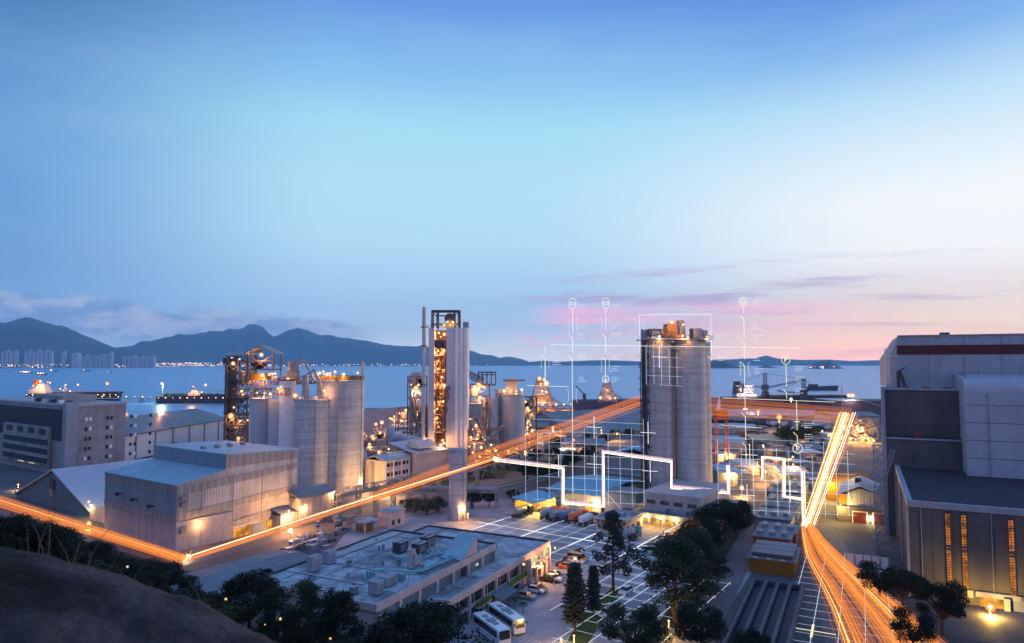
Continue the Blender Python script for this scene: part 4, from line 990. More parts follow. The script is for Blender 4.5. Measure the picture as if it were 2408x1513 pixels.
# brown stockpile hall
x0, y0 = G(842, 1025); s0, t0 = LW.st(x0, y0)
HB = Frame(30); s0, t0 = HB.st(*G(842, 1030))
b = Thing('stockpile_hall', 'huge brown pink stockpile hall roof behind the tall silo', 'warehouse', HB, s0 - 40, t0)
mb = MB(); mb.prism([(-26, 0), (26, 0), (26, 2), (0, 17), (-26, 2)], 'x', 0, 170); b.part('wall', mb, M['roof_brown'])
mb = MB(); mb.prism([(-27, 1.6), (0, 17.3), (27, 1.6), (27, 2.1), (0, 17.8), (-27, 2.1)], 'x', -1, 171); b.part('roof', mb, M['roof_brown'])
j2 = Thing('coal_jetty', 'short dark jetty with frames on the water behind the brown hall', 'jetty', Frame(90), PY(855, 965, 655)[0], 655, -2)
mb = MB(); mb.box(0, 48, -2, 2, 2.5, 4)
for k in range(9): mb.box(k * 6, k * 6 + .8, -1.6, 1.6, -1, 2.5)
mb.truss((2, 0, 6), (46, 0, 5), 2, 3, 10, .3); j2.part('deck', mb, M['steel_dark'])

# ================================================================== twin walled preheater tower
Yt = 300.0
xl = PY(998, 900, Yt)[0]
b = Thing('preheater_tower', 'tall concrete preheater tower, two slab walls with orange lit plant between', 'tower', FLAT, Yt, -xl)
T_ = lambda u, v: (PY(u, v, Yt)[0] - xl, hz(v, Yt))
def slab(name, u0, u1, v, d0, d1, m, vb=None): return b.part(name, MB().box(d0, d1, -T_(u0, v)[0], -T_(u1, v)[0], 0 if vb is None else T_(u0, vb)[1], T_(u0, v)[1]), M[m])
b.part('chimney', MB().cyl(-1.6, -T_(1004, 0)[0], 0, T_(0, 723)[1], (T_(1008.5, 0)[0] - T_(1000, 0)[0]) / 2, 20), M['silo'])
for v in (771, 815, 905):
    z_ = T_(0, v)[1]; b.part('chimney_platform', MB().cyl(-1.6, -T_(1004, 0)[0], z_, z_ + .35, 1.7, 16), M['steel_dark'])
slab('slab_wall', 1008.5, 1022, 772, 0, 12, 'tower_wall')
slab('slab_wall', 1050, 1071, 771, 0, 12, 'tower_wall')
# the right face carries vertical ribs and stands nearer
for u0, u1, d in ((1071.2, 1079, -1.2), (1079.2, 1083, -.6), (1083.2, 1089, -1.0), (1089.2, 1093, -.5), (1093.2, 1100, -1.2)): slab('rib', u0, u1, 771, d, 11.9, 'tower_rib')
slab('head_block', 1088, 1100, 757, 1, 10, 'steel_bluegrey', 772)
# plant between the slabs
floors = [800, 817, 838, 862, 878, 896, 915, 935, 955, 975, 996, 1018]
mb = MB()
for v in floors: mb.box(.4, 11, -T_(1022, 0)[0], -T_(1050, 0)[0], T_(0, v)[1] - .35, T_(0, v)[1])
b.part('floor', mb, M['steel_rust'])
b.part('back_wall', MB().box(9, 9.4, -T_(1022, 0)[0], -T_(1050, 0)[0], 0, T_(0, 775)[1]), M['steel_rust'])
rnd = random.Random(21); mb = MB(); mb2 = MB()
for a_, c_ in zip(floors, floors[1:]):
    zc_, zd = T_(0, c_)[1], T_(0, a_)[1] - .4; yc = [T_(u, 0)[0] for u in (1028, 1036, 1044)]
    for y_ in yc:
        if rnd.random() < .6: mb2.lathe(rnd.uniform(3, 7), -y_, [(.5, zc_), (1.3, zc_ + (zd - zc_) * .5), (1.3, zd)], 12)
        else: mb2.path([(3, -y_ - 1, zc_), (4, -y_, (zc_ + zd) / 2), (3, -y_ + 1, zd)], .4, 8)
    mb.tube((.6, -T_(1022, 0)[0], zc_), (.6, -T_(1050, 0)[0], zd), .18, 4); mb.tube((.6, -T_(1050, 0)[0], zc_), (.6, -T_(1022, 0)[0], zd), .18, 4)
b.part('cyclone', mb2, M['steel_rust']); b.part('bracing', mb, M['steel_dark'])
b.part('dark_panel', MB().box(.2, .6, -T_(1023, 0)[0], -T_(1045, 0)[0], T_(0, 815)[1], T_(0, 802)[1]), M['car_black'])
for u, v, r, p in ((1031, 783, .7, 500), (1044, 786, .6, 300), (1036, 792, .5, 0), (1029, 826, .6, 900), (1043, 824, .6, 900), (1036, 832, .7, 700), (1030, 850, .5, 500), (1044, 870, .5, 400), (1030, 869, .55, 500), (1038, 887, .5, 350), (1030, 905, .5, 500), (1044, 907, .5, 400), (1036, 927, .4, 300), (1042, 945, .65, 600), (1030, 946, .45, 200), (1027, 963, .6, 350), (1026, 985, .6, 300), (1031, 1005, .5, 350), (1042, 1012, .5, 250)): 
    y_, z_ = T_(u, v); b.lamp(1.2, -y_, z_, r, p)
# gantry on top
mb = MB()
for u in (1019, 1031, 1070, 1082):
    mb.tube((3, -T_(u, 0)[0], T_(0, 772)[1]), (3, -T_(u, 0)[0], T_(0, 729)[1]), .35 if u < 1080 else .7, 6)
    mb.tube((9, -T_(u, 0)[0], T_(0, 772)[1]), (9, -T_(u, 0)[0], T_(0, 730)[1]), .3, 6)
for v in (730, 733, 762): mb.tube((3, -T_(1019, 0)[0], T_(0, v)[1]), (3, -T_(1082, 0)[0], T_(0, v)[1]), .35, 6)
mb.tube((3, -T_(1026, 0)[0], T_(0, 742)[1]), (3, -T_(1050, 0)[0], T_(0, 742)[1]), .3, 6)
mb.tube((3, -T_(1019, 0)[0], T_(0, 745)[1]), (3, -T_(1031, 0)[0], T_(0, 730)[1]), .2, 4); mb.tube((3, -T_(1070, 0)[0], T_(0, 745)[1]), (3, -T_(1082, 0)[0], T_(0, 730)[1]), .2, 4)
mb.rail([(2, -T_(1010, 0)[0], T_(0, 772)[1]), (2, -T_(1088, 0)[0], T_(0, 772)[1])], 1.3, .1, 2.5)
b.part('gantry', mb, M['steel_dark'])
mb = MB(); mb.ball((4, -T_(1060, 0)[0], T_(0, 748)[1]), 2.4, 12, 8); mb.box(3, 6, -T_(1054, 0)[0], -T_(1066, 0)[0], T_(0, 765)[1], T_(0, 752)[1]); mb.box(3, 6, -T_(1044, 0)[0], -T_(1070, 0)[0], T_(0, 769)[1], T_(0, 765)[1]); b.part('hoist', mb, M['steel_dark'])
for u, v in ((1048, 765), (1056, 757), (1068, 758), (1062, 763)): b.lamp(1, -T_(u, 0)[0], T_(0, v)[1], .5, 200)
# zigzag stair up the near slab
mb = MB(); pts = [(1044, 1035), (1052, 1022), (1046, 1008), (1053, 995), (1049, 980), (1056, 965), (1052, 950), (1059, 935), (1056, 920), (1062, 910)]
for (a_, c_), (d_, e_) in zip(pts, pts[1:]):
    p, q_ = (-2.2, -T_(a_, 0)[0], T_(0, c_)[1]), (-2.2, -T_(d_, 0)[0], T_(0, e_)[1]); mb.truss(p, q_, 1.4, 1.2, 3, .12)
    mb.box(-3, -1.3, -T_(d_ - 3, 0)[0], -T_(d_ + 3, 0)[0], T_(0, e_)[1], T_(0, e_)[1] + .3)
b.part('stair', mb, M['steel_rust'])
for u, v in ((1052, 1040), (1045, 1044), (1050, 1033), (1012, 1032)): b.lamp(-4, -T_(u, 0)[0], T_(0, v)[1], .6, 350)

# round lavender stack in front of the tower
s0, t0 = YARD.g(1076, 1222); Y0 = G(1076, 1222)[1]; r = 41 / 2 / F_PX * Y0
b = Thing('round_stack', 'pale lavender round tank column standing alone in front of the tower', 'tank', YARD, s0, t0 + 0)
h0 = hz(1060, Y0 + r)
b.part('skirt', MB().cyl(0, 0, 0, 4.0, r * 1.0, 32), M['concrete'])
b.part('shell', MB().lathe(0, 0, [(r * .98, 4.0), (r * .98, h0)], 40), M['east_panel'])
b.part('cap', MB().lathe(0, 0, [(r * 1.05, h0), (r * 1.05, h0 + .6), (r * .6, h0 + 1.1)], 32), M['steel_bluegrey'])
for q in (.22, .5, .78): b.part('hoop', MB().lathe(0, 0, [(r * 1.03, 4 + (h0 - 4) * q), (r * 1.03, 4 + (h0 - 4) * q + .35)], 32), M['steel_bluegrey'])
for a_ in (4.4, 5.9): 
    mb = MB(); c_, d_ = math.cos(a_) * (r + .4), math.sin(a_) * (r + .4)
    for k in (-.25, .25): mb.tube((c_ + k, d_, 0), (c_ + k, d_, h0), .06, 4)
    for k in range(26): mb.tube((c_ - .25, d_, 1 + k * h0 / 27), (c_ + .25, d_, 1 + k * h0 / 27), .05, 4)
    b.part('ladder', mb, M['steel_grey'])
for a_ in range(8): b.part('buttress', MB().box(math.cos(a_ * .785) * r - .25, math.cos(a_ * .785) * r + .25, math.sin(a_ * .785) * r - .25, math.sin(a_ * .785) * r + .25, 0, 4.0), M['concrete'])
b.lamp(-1.2, -r - .6, 4.6, .42, 900)

# plant left of the tower (orange lattice) and right of it
def plant(name, label, u0, u1, vt, vb, Y, lamps, m='steel_rust', seed=1, nl=6, boxes=()):
    x0_, x1_ = PY(u0, vb, Y)[0], PY(u1, vb, Y)[0]; z0_ = max(0, hz(vb, Y)); H_ = hz(vt, Y)
    th = Thing(name, label, 'plant', FLAT, Y, -x0_); W_ = x1_ - x0_; rnd = random.Random(seed)
    mb = MB(); nc = max(2, int(W_ / 6))
    for k in range(nc + 1):
        for d in (0, 8): mb.tube((d, -W_ * k / nc, 0), (d, -W_ * k / nc, H_), .3, 5)
    lv = max(3, int(H_ / 5))
    for k in range(1, lv + 1):
        z_ = H_ * k / lv
        for d in (0, 8): mb.tube((d, 0, z_), (d, -W_, z_), .28, 4)
        for q in range(nc):
            if rnd.random() < .6: mb.tube((0, -W_ * q / nc, z_ - H_ / lv), (0, -W_ * (q + 1) / nc, z_), .15, 4)
    th.part('frame', mb, M[m])
    mb = MB()
    for k in range(1, lv): mb.box(0, 8, 0, -W_, H_ * k / lv - .2, H_ * k / lv)
    th.part('deck', mb, M['steel_dark'])
    mb = MB()
    for k in range(min(24, lv * nc)):
        mb = MB(); q, w_ = rnd.randrange(nc), rnd.randrange(lv); y_ = -W_ * (q + .5) / nc; z_ = H_ * w_ / lv; hh = H_ / lv * rnd.uniform(.5, .95)
        if rnd.random() < .5: mb.cyl(rnd.uniform(2, 5), y_, z_, z_ + hh, rnd.uniform(.7, 1.5), 12)
        else: mb.box(1.5, 5, y_ - 1.4, y_ + 1.4, z_, z_ + hh)
        th.part('machinery', mb, M['steel_grey'])
    mb = MB()
    for k in range(nl): mb.path([(-.6, -rnd.uniform(0, W_), rnd.uniform(0, H_)) for _ in range(2)], .3, 6)
    th.part('pipe', mb, M['steel_grey'])
    for q, (u, v, r, p) in enumerate(lamps): th.lamp(-1.0, -(PY(u, v, Y)[0] - x0_), hz(v, Y), r, p)
    th.W, th.H = W_, H_; return th
plant('lit_plant', 'orange lit steel plant with a pale hut on top, left of the twin walled tower', 958, 998, 885, 1020, 330, ((979, 912, 1.0, 800), (972, 920, .7, 300), (984, 920, .8, 400), (987, 925, .6, 0), (976, 930, .6, 0), (968, 905, .4, 0), (985, 905, .5, 0), (984, 940, .4, 200)), seed=2)
shaft('plant_hut', 'pale hut on top of the lit plant left of the tower', 967, 990, 876, 332, 6, 'pink_wall', 905, 'hut')
plant('lit_plant', 'orange lit plant with a rooftop frame right of the twin walled tower', 1103, 1150, 905, 1070, 325, ((1127, 903, 1.0, 900), (1133, 909, .9, 500), (1117, 911, 1.0, 700), (1112, 917, .8, 300), (1139, 911, .7, 0), (1129, 935, .7, 400), (1137, 938, .8, 300), (1110, 975, .5, 200), (1118, 978, .5, 0), (1125, 975, .5, 200), (1106, 985, .4, 0), (1120, 998, .5, 200), (1112, 1010, .45, 0), (1130, 1008, .5, 200), (1108, 1030, .6, 300), (1122, 1033, .5, 0), (1135, 1028, .5, 200), (1108, 1047, .5, 200), (1128, 1055, .4, 0), (1140, 1045, .4, 0)), seed=5, nl=10)
b = Thing('roof_frame', 'rusty open frame standing on the lit plant right of the tower', 'frame', FLAT, 326, -PY(1124, 900, 326)[0], hz(906, 326))
Lc = PY(1165, 900, 326)[0] - PY(1124, 900, 326)[0]; mb = MB(); hh = hz(876, 326) - hz(906, 326)
for k in range(5):
    for d in (0, 6): mb.tube((d, -Lc * k / 4, 0), (d, -Lc * k / 4, hh), .22, 5)
for d in (0, 6): mb.tube((d, 0, hh), (d, -Lc, hh), .3, 5); mb.tube((d, 0, hh * .8), (d, -Lc, hh * .8), .2, 5); mb.tube((d, 0, 0), (d, -Lc, 0), .3, 5)
b.part('post', mb, M['steel_rust'])
th = Thing('inclined_conveyor', 'dark inclined conveyor sloping from the tower to the lit plant', 'conveyor', FLAT, 318, -PY(1101, 885, 318)[0], hz(885, 318))
q0 = Vector(PY(1101, 880, 318)); q1 = Vector(PY(1135, 897, 318)); base = Vector((PY(1101, 885, 318)[0], 318, hz(885, 318)))
loc = lambda p: (p.y - base.y, -(p.x - base.x), p.z - base.z)
th.part('truss', MB().truss(loc(q0), loc(q1), 3, 3, 7, .2), M['steel_dark'])
sD = silo('silo', 'short round silo with platform roof right of the lit plant', 1206, 1075, 56, 926, 'silo_blue', Y=335)
th = shaft('head_house', 'grey head house with flat canopy on the short silo', 1190, 1216, 897, 342, 8, 'steel_grey', 926, 'hut')
th.part('canopy', MB().box(-1, 9, 1.5, -th.w - 4, th.h, th.h + .7), M['steel_rust'])
for u, v in ((1186, 920), (1193, 914), (1201, 921), (1227, 917), (1214, 921)): 
    p = on_silo(sD, u, v); sD.lamp(*p, .65, 300)
mb = MB(); mb.rail([(math.cos(6.283 * i / 16) * sD.r, math.sin(6.283 * i / 16) * sD.r, sD.h) for i in range(16)], 1.2, .08, 9, True); sD.part('railing', mb, M['steel_rust'])
silo('silo', 'slim silo between the lit plant and the short round silo', 1152, 1075, 38, 937, 'silo_blue', Y=332)
silo('silo', 'very narrow silo tucked behind the short round silo', 1172, 1075, 18, 915, 'silo_blue', Y=342)
th = shaft('steel_house', 'blue grey clad box house between the tower and slim silo', 1101, 1132, 950, 312, 8, 'steel_bluegrey', 985, 'hut')
plant('lit_plant', 'low dark plant with small lamps right of the short round silo', 1232, 1262, 935, 1040, 350, ((1240, 960, .6, 250), (1246, 965, .5, 0), (1250, 975, .5, 150), (1242, 990, .5, 150), (1248, 1000, .4, 0), (1236, 945, .5, 0), (1252, 1010, .5, 150), (1240, 1020, .5, 150)), 'steel_dark', seed=9)
plant('pipe_plant', 'tangle of pipes and lamps between the annex and the round stack', 985, 1052, 1062, 1120, 300, ((1030, 1052, .7, 400), (1005, 1080, .6, 300), (1022, 1066, .6, 300), (1042, 1072, .5, 200), (1036, 1092, .6, 300), (996, 1098, .5, 200)), 'steel_grey', seed=12, nl=14)

# ================================================================== middle: lawn, pipe rack, sheds, trucks, right silos
s0, t0 = YARD.g(1000, 1195)
pr = Thing('pipe_rack', 'grey overhead pipe rack on tall posts crossing in front of the lawn', 'pipe rack', YARD, 178, 160)
a_, c_ = Vector((0, 0, 6.6)), Vector((13, -22, 6.6)); d_ = Vector((62, -22, 6.6))
mb = MB()
for k in range(4): mb.path([a_ + Vector((k * .5, 0, .2 * k)), c_ + Vector((k * .5, -.2 * k, .2 * k)), d_ + Vector((0, -.5 * k, .2 * k))], .24)
mb.truss(a_ + Vector((0, 0, -.6)), c_ + Vector((0, 0, -.6)), 2, 1, 8, .1); mb.truss(c_ + Vector((0, 0, -.6)), d_ + Vector((0, 0, -.6)), 2, 1, 14, .1); pr.part('pipe', mb, M['steel_bluegrey'])
for q in (0, .33, .66, 1.0): 
    o_ = a_.lerp(c_, q); pr.part('post', MB().tube((o_.x, o_.y, 0), (o_.x, o_.y, 6.4), .28), M['steel_bluegrey']); pr.part('post', MB().tube((o_.x + 1.6, o_.y, 0), (o_.x + 1.6, o_.y, 6.4), .28), M['steel_bluegrey'])
for q in (.25, .5, .75, 1.0):
    o_ = c_.lerp(d_, q); pr.part('post', MB().tube((o_.x, o_.y, 0), (o_.x, o_.y, 6.4), .25), M['steel_bluegrey'])

# orange lit open shed
s0, t0 = YARD.g(1236, 1216)
b = Thing('open_shed', 'open sided shed with teal roof, brightly orange inside', 'shed', YARD, s0, t0 - 3)
for x_ in (0, 7, 14):
    for y_ in (0, 7): b.part('post', MB().tube((x_, y_, 0), (x_, y_, 4.6), .14), M['steel_grey'])
mb = MB(); mb.prism([(-.6, 4.6), (8, 5.6), (8, 5.9), (-.6, 4.9)], 'x', -.8, 15); b.part('roof', mb, M['roof_teal'])
b.part('back_wall', MB().box(0, 14, 7.1, 7.4, 0, 4.6), M['wall_yellow']); b.part('end_wall', MB().box(14.1, 14.4, 0, 7.1, 0, 4.6), M['steel_grey'])
mb = MB(); mb.box(8, 12, 3, 5, 0, 1.2); b.part('platform', mb, M['steel_dark'])
for x_ in (4, 10): b.lamp(x_, 3.5, 4.2, .3, 1600, None, (1, .55, .08))

# teal roofed warehouse behind the trucks
b = Thing('teal_warehouse', 'low warehouse with wide teal roof behind the parked tanker trucks', 'warehouse', YARD, 202.5, 104)
w = b.part('wall', MB().box(0, 34, 0, 20, 0, 6.2), M['clad_white'])
mb = MB(); mb.prism([(-.8, 6.2), (17, 7.8), (34.8, 6.2), (34.8, 6.6), (17, 8.3), (-.8, 6.6)], 'y', -.8, 20.8); b.part('roof', mb, M['roof_teal'])
for k in range(3): b.part('door', MB().box(-.15, -.02, 3 + k * 6, 6 + k * 6, 0, 4), M['lit_orange' if k == 0 else 'steel_bluegrey'])
b.lamp(-.7, 1.5, 4.6, .35, 700); glow(b.e, (-2, 3, 3), 600, (1, .5, .1))
# blue hall behind it
s0, t0 = YARD.g(1424, 1135); h0 = hz(1066, G(1424, 1135)[1])
b = Thing('blue_hall', 'tall hall with bright blue roof left of the twin silos', 'warehouse', YARD, s0 - 4, t0)
b.part('wall', MB().box(0, 45, 0, -30, 0, h0 - .5), M['clad_blue'])
mb = MB(); mb.prism([(.8, h0 - .5), (-15, h0 + 3), (-30.8, h0 - .5), (-30.8, h0 - .1), (-15, h0 + 3.5), (.8, h0 - .1)], 'x', -.8, 46); b.part('roof', mb, M['roof_teal'])
b.part('lower_wall', MB().box(-.2, -.02, -.2, -29.8, 0, h0 * .42), M['concrete'])
b.part('canopy', MB().box(-3, -.22, -2, -26, h0 * .42, h0 * .46), M['roof_blue'])
# hopper house left of silos base
b = Thing('hopper_house', 'grey hopper house with white stair rail left of the silo base', 'building', YARD, 203, 92)
b.part('wall', MB().box(0, 10, 0, 11, 0, 7.5), M['clad_blue']); b.part('roof', MB().box(-.4, 10.4, -.4, 11.4, 7.5, 8), M['roof_grey'])
mb = MB(); mb.path([(-.6, 11, 8.5), (-.6, 4, 2.2), (-.6, 1, 2.2)], .14); mb.path([(-.6, 1, 2.2), (-.6, 1, 0)], .12); b.part('stair_rail', mb, M['white_paint'])
mb = MB(); mb.box(-.2, -.02, 1, 4.5, .2, 3.2); b.part('doorway', mb, M['glass_dark'])

# --- tall twin silo block on the right
base_s, base_t = 199.5, 70.0
b = Thing('loading_building', 'concrete loading base under the tall twin silos with orange lit bays', 'building', YARD, base_s + 1.5, base_t)
b.part('wall', MB().box(0, 27, 0, 18.4, 3.4, 9.0), M['concrete'])
for k in range(5): b.part('pier', MB().box(0, 4, k * 4.35, k * 4.35 + 1.0, 0, 3.4), M['concrete'])
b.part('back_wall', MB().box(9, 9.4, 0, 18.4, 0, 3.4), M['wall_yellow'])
b.part('canopy', MB().box(-4.5, -.02, 2.5, 19.5, 3.6, 4.1), M['roof_grey'])
b.part('canopy_fascia', MB().box(-4.6, -4.52, 2.5, 19.5, 2.9, 4.3), M['steel_bluegrey'])
b.part('canopy_house', MB().box(-3, -.02, 10, 12.5, 4.12, 5.4), M['steel_bluegrey']); b.part('canopy_house', MB().box(-3, -.02, 4, 6.5, 4.12, 5.2), M['steel_bluegrey'])
for k in range(4): b.part('louvre', MB().box(-.12, -.02, 1.4 + k * 4.35, 4.2 + k * 4.35, 6.2, 7.4), M['steel_dark'])
for k in range(3): b.part('bay_sign', MB().box(-4.9, -4.65, 5.2 + k * 4.35, 6.1 + k * 4.35, 1.0, 2.9), M['steel_bluegrey'])
for y_ in (15.6, 11.0, 6.6): b.lamp(-5.2, y_, 3.6, .34, 450, None, (1, .55, .12))
for y_ in (16.2, 11.8, 7.4, 3): glow(b.e, (5, y_, 2.4), 900, (1, .42, .05)); glow(b.e, (-3, y_, 2.6), 260, (1, .42, .06))
b.part('parapet', MB().box(-.3, 27.3, -.3, 18.7, 9.0, 9.7), M['concrete'])
wing = Thing('side_block', 'grey block with tall door right of the silo loading bays', 'building', YARD, 206.5, 61)
wing.part('wall', MB().box(0, 10, 0, 8.8, 0, 6.6), M['steel_bluegrey']); wing.part('door', MB().box(-.15, -.02, 2, 6.5, 0, 4.8), M['pink_wall']); wing.part('roof', MB().box(-.3, 10.3, -.3, 8.7, 6.6, 7), M['roof_grey'])
YS = 240.0
Hs = hz(800, 236)
def tall_silo(u0, u1, Y, label, m='silo', dz=0):
    x0_, x1_ = PY(u0, 1000, Y)[0], PY(u1, 1000, Y)[0]; r = (x1_ - x0_) / 2; s, t = YARD.st((x0_ + x1_) / 2, Y)
    th = Thing('tall_silo', label, 'silo', YARD, s, t, 0); h_ = Hs + dz
    th.part('shell', MB().lathe(0, 0, [(r, 0), (r, h_)], 64), M[m]); th.part('rim', MB().lathe(0, 0, [(r + .12, h_ - 1.3), (r + .12, h_ + .02), (r - .4, h_ + .04)], 48, False), M['concrete'])
    th.r = r; th.h = h_; return th
z1 = tall_silo(1512, 1581, 242, 'front left tall silo with the stair tower on its left side')
z2 = tall_silo(1590, 1661, 241, 'front right tall silo of the twin pair')
z3 = tall_silo(1517, 1590, 254, 'rear tall silo hidden behind the front left one', dz=-.3)
z4 = tall_silo(1594, 1672, 256, 'rear tall silo showing as a strip at the right edge', dz=-.3)
st_ = Thing('stair_tower', 'dark stair tower with landings up the left side of the tall silos', 'stair tower', FLAT, 231.5, -PY(1511, 1000, 231.5)[0])
Wd = PY(1527, 1000, 231.5)[0] - PY(1511, 1000, 231.5)[0]
mb = MB()
for y_ in (0, -Wd):
    for d in (0, 3): mb.tube((d, y_, 0), (d, y_, Hs), .16, 5)
mb.box(1, 2.6, -.3, -Wd + .6, 0, Hs); st_.part('mast', mb, M['steel_dark'])
nl = 13
for k in range(nl):
    z_ = 6 + k * (Hs - 8) / nl; mb = MB(); mb.box(-.8, 3, .9, -Wd - .8, z_, z_ + .2); mb.rail([(-.8, .9, z_ + .2), (-.8, -Wd - .8, z_ + .2)], 1.1, .07, 1.2); mb.tube((-.4, -Wd - .6, z_ - 1.6), (-.4, -Wd + .5, z_), .12, 4); mb.tube((-.4, .8, z_ - 1.6), (-.4, -.2, z_), .12, 4)
    if k < nl - 1: mb.tube((-.3, .2 if k % 2 else -Wd, z_), (-.3, -Wd if k % 2 else .2, z_ + (Hs - 8) / nl), .14, 4)
    st_.part('landing', mb, M['steel_dark'])
# roof plant of the tall silos
hd = Thing('silo_penthouse', 'rusty machine houses, drums and lamps on top of the tall silos', 'plant', FLAT, 238, -PY(1512, 790, 238)[0], Hs)
X = lambda u: -(PY(u, 790, 238)[0] - PY(1512, 790, 238)[0]); Z = lambda v: hz(v, 238) - Hs
mb = MB(); mb.box(-3, 14, X(1513), X(1670), .05, .5); hd.part('deck', mb, M['steel_grey'])
mb = MB(); mb.rail([(-5.5, X(1514), .3), (-5.5, X(1580), .3)], 1.2, .08, 1.5); mb.rail([(-5.5, X(1592), .3), (-5.5, X(1668), .3)], 1.2, .08, 1.5); hd.part('railing', mb, M['steel_rust'])
hd.part('machine_house', MB().box(0, 6, X(1569), X(1594), .5, Z(762)), M['steel_rust'])
hd.part('machine_house', MB().box(2, 7, X(1579), X(1597), .5, Z(764)), M['steel_rust'])
hd.part('gallery', MB().box(-2, 6, X(1556), X(1604), .5, Z(785)), M['steel_rust'])
hd.part('stack', MB().cyl(3, X(1605), .5, Z(753), 1.35, 18), M['steel_bluegrey'])
hd.part('stack_base', MB().cyl(3, X(1605), .5, Z(766), 1.7, 18), M['steel_bluegrey'])
hd.part('drum', MB().cyl(2, X(1520), .5, Z(775), 1.6, 16), M['steel_bluegrey'])
hd.part('drum', MB().cyl(0, X(1641), .5, Z(773), 1.6, 16), M['steel_bluegrey']); hd.part('drum', MB().cyl(1, X(1656), .5, Z(777), 1.5, 16), M['steel_bluegrey'])
hd.part('filter', MB().box(1, 5, X(1630), X(1640), .5, Z(772)), M['steel_dark'])
mb = MB(); mb.truss((-1, X(1524), 2.6), (-1, X(1558), 2.6), 1.6, 2.4, 7, .13); mb.path([(-2, X(1526), .6), (-2, X(1530), 3.4), (-2, X(1548), 3.6), (-2, X(1556), 1)], .25, 8); mb.truss((0, X(1566), .4), (0, X(1566), Z(770)), 1, 1, 6, .1); hd.part('pipework', mb, M['steel_rust'])
mb = MB(); mb.tube((2, X(1580), Z(762)), (2, X(1580), Z(752)), .06, 4); hd.part('antenna', mb, M['steel_dark'])
for u, v, r, p in ((1575, 759, .62, 420), (1601, 765, .55, 300), (1546, 793, .6, 320), (1600, 791, .5, 260), (1656, 793, .42, 130), (1611, 796, .35, 80), (1520, 795, .2, 0)): hd.lamp(-3.2, X(u), Z(v), r, p)

# small flat roofed gatehouse
s0, t0 = YARD.g(1468, 1262)
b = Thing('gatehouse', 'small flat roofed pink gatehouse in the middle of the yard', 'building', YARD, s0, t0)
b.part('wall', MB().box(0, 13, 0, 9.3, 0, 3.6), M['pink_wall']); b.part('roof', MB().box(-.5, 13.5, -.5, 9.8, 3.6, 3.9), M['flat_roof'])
mb = MB(); mb.box(-.5, 13.5, -.5, -.2, 3.9, 4.5); mb.box(-.5, 13.5, 9.5, 9.8, 3.9, 4.5); mb.box(-.5, -.2, -.2, 9.5, 3.9, 4.5); mb.box(13.2, 13.5, -.2, 9.5, 3.9, 4.5); b.part('parapet', mb, M['pink_wall'])
b.part('roof_block', MB().box(6, 8, 3, 6, 3.9, 5), M['steel_bluegrey'])
for k in range(2): b.part('window', MB().box(-.1, -.02, 2 + k * 3.4, 3.2 + k * 3.4, .9, 2.6), M['glass_dark'])
b.part('door', MB().box(-.1, -.02, 7.6, 8.6, 0, 2.2), M['white_paint']); b.part('door', MB().box(2, 3.2, -.1, -.02, 0, 2.4), M['door_red'])
for k in range(2): b.part('window', MB().box(5 + k * 4, 6.6 + k * 4, -.1, -.02, .9, 2.4), M['glass_dark'])

# office building with terrace roofs (foreground centre)
oS, oT = 94.0, 67.0
b = Thing('main_office', 'long low office with flat weathered roofs and pipework in the foreground', 'building', OFF, oS, oT)
LZ, UZ = 6.3, 9.5; Lx = 61.0; Wy = 35.0
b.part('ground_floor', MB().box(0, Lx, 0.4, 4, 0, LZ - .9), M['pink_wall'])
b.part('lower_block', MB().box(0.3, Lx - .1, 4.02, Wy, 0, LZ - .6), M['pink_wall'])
b.part('fascia', MB().box(-.2, Lx + .2, -.05, .35, LZ - 1.0, LZ + .3), M['pink_wall'])
b.part('lower_roof', MB().box(0, Lx, .37, Wy, LZ - .55, LZ - .05), M['flat_roof'])
b.part('end_parapet', MB().box(Lx - .1, Lx + .25, .37, Wy, LZ - 1.0, LZ + .35), M['steel_dark'])
b.part('rear_parapet', MB().box(0, Lx - .12, Wy + .02, Wy + .3, LZ - 1.0, LZ + .35), M['steel_dark'])
U0, U1, UB = -.2, 42.0, 33.0
upper = b.part('upper_block', MB().box(U0 + .2, U1 - .2, 5.2, UB, LZ - .03, UZ - .45), M['pink_wall'])
b.part('upper_roof', MB().box(U0, U1, 5, UB, UZ - .42, UZ), M['flat_roof'])
mb = MB(); mb.box(U0, U1, 4.7, 5, UZ - 1.0, UZ + .3); mb.box(U0 - .3, U0, 4.7, UB, UZ - 1.0, UZ + .3); b.part('upper_fascia', mb, M['pink_wall'])
mb = MB(); mb.box(U1 + .02, U1 + .3, 4.7, UB, UZ - .6, UZ + .4); mb.box(U0, U1, UB + .02, UB + .3, UZ - .6, UZ + .35); b.part('dark_coping', mb, M['steel_dark'])
for k in range(8): b.part('pier', MB().box(k * 5.9 - .1, k * 5.9 + .6, 4.5, 5.15, LZ - .02, UZ - 1.02), M['pink_wall'])
for k in range(7):
    b.part('window', MB().box(.8 + k * 5.9, 5.6 + k * 5.9, 5.02, 5.17, LZ + .15, UZ - 1.05), M['glass_blue'])
    b.part('window_frame', MB().box(3.1 + k * 5.9, 3.2 + k * 5.9, 4.98, 5.01, LZ + .15, UZ - 1.05), M['steel_grey'])
b.part('window', MB().box(27.2, 29.2, 4.99, 5.015, LZ + .2, UZ - 1.1), M['glass_dark'])
b.part('window', MB().box(33.4, 34.4, 4.99, 5.015, LZ + .8, LZ + 1.3), M['window_warm'])
for k in range(12): b.part('pier', MB().box(k * 5.5 - .25, k * 5.5 + .25, -.3, .38, 0, LZ - 1.02), M['pink_wall'])
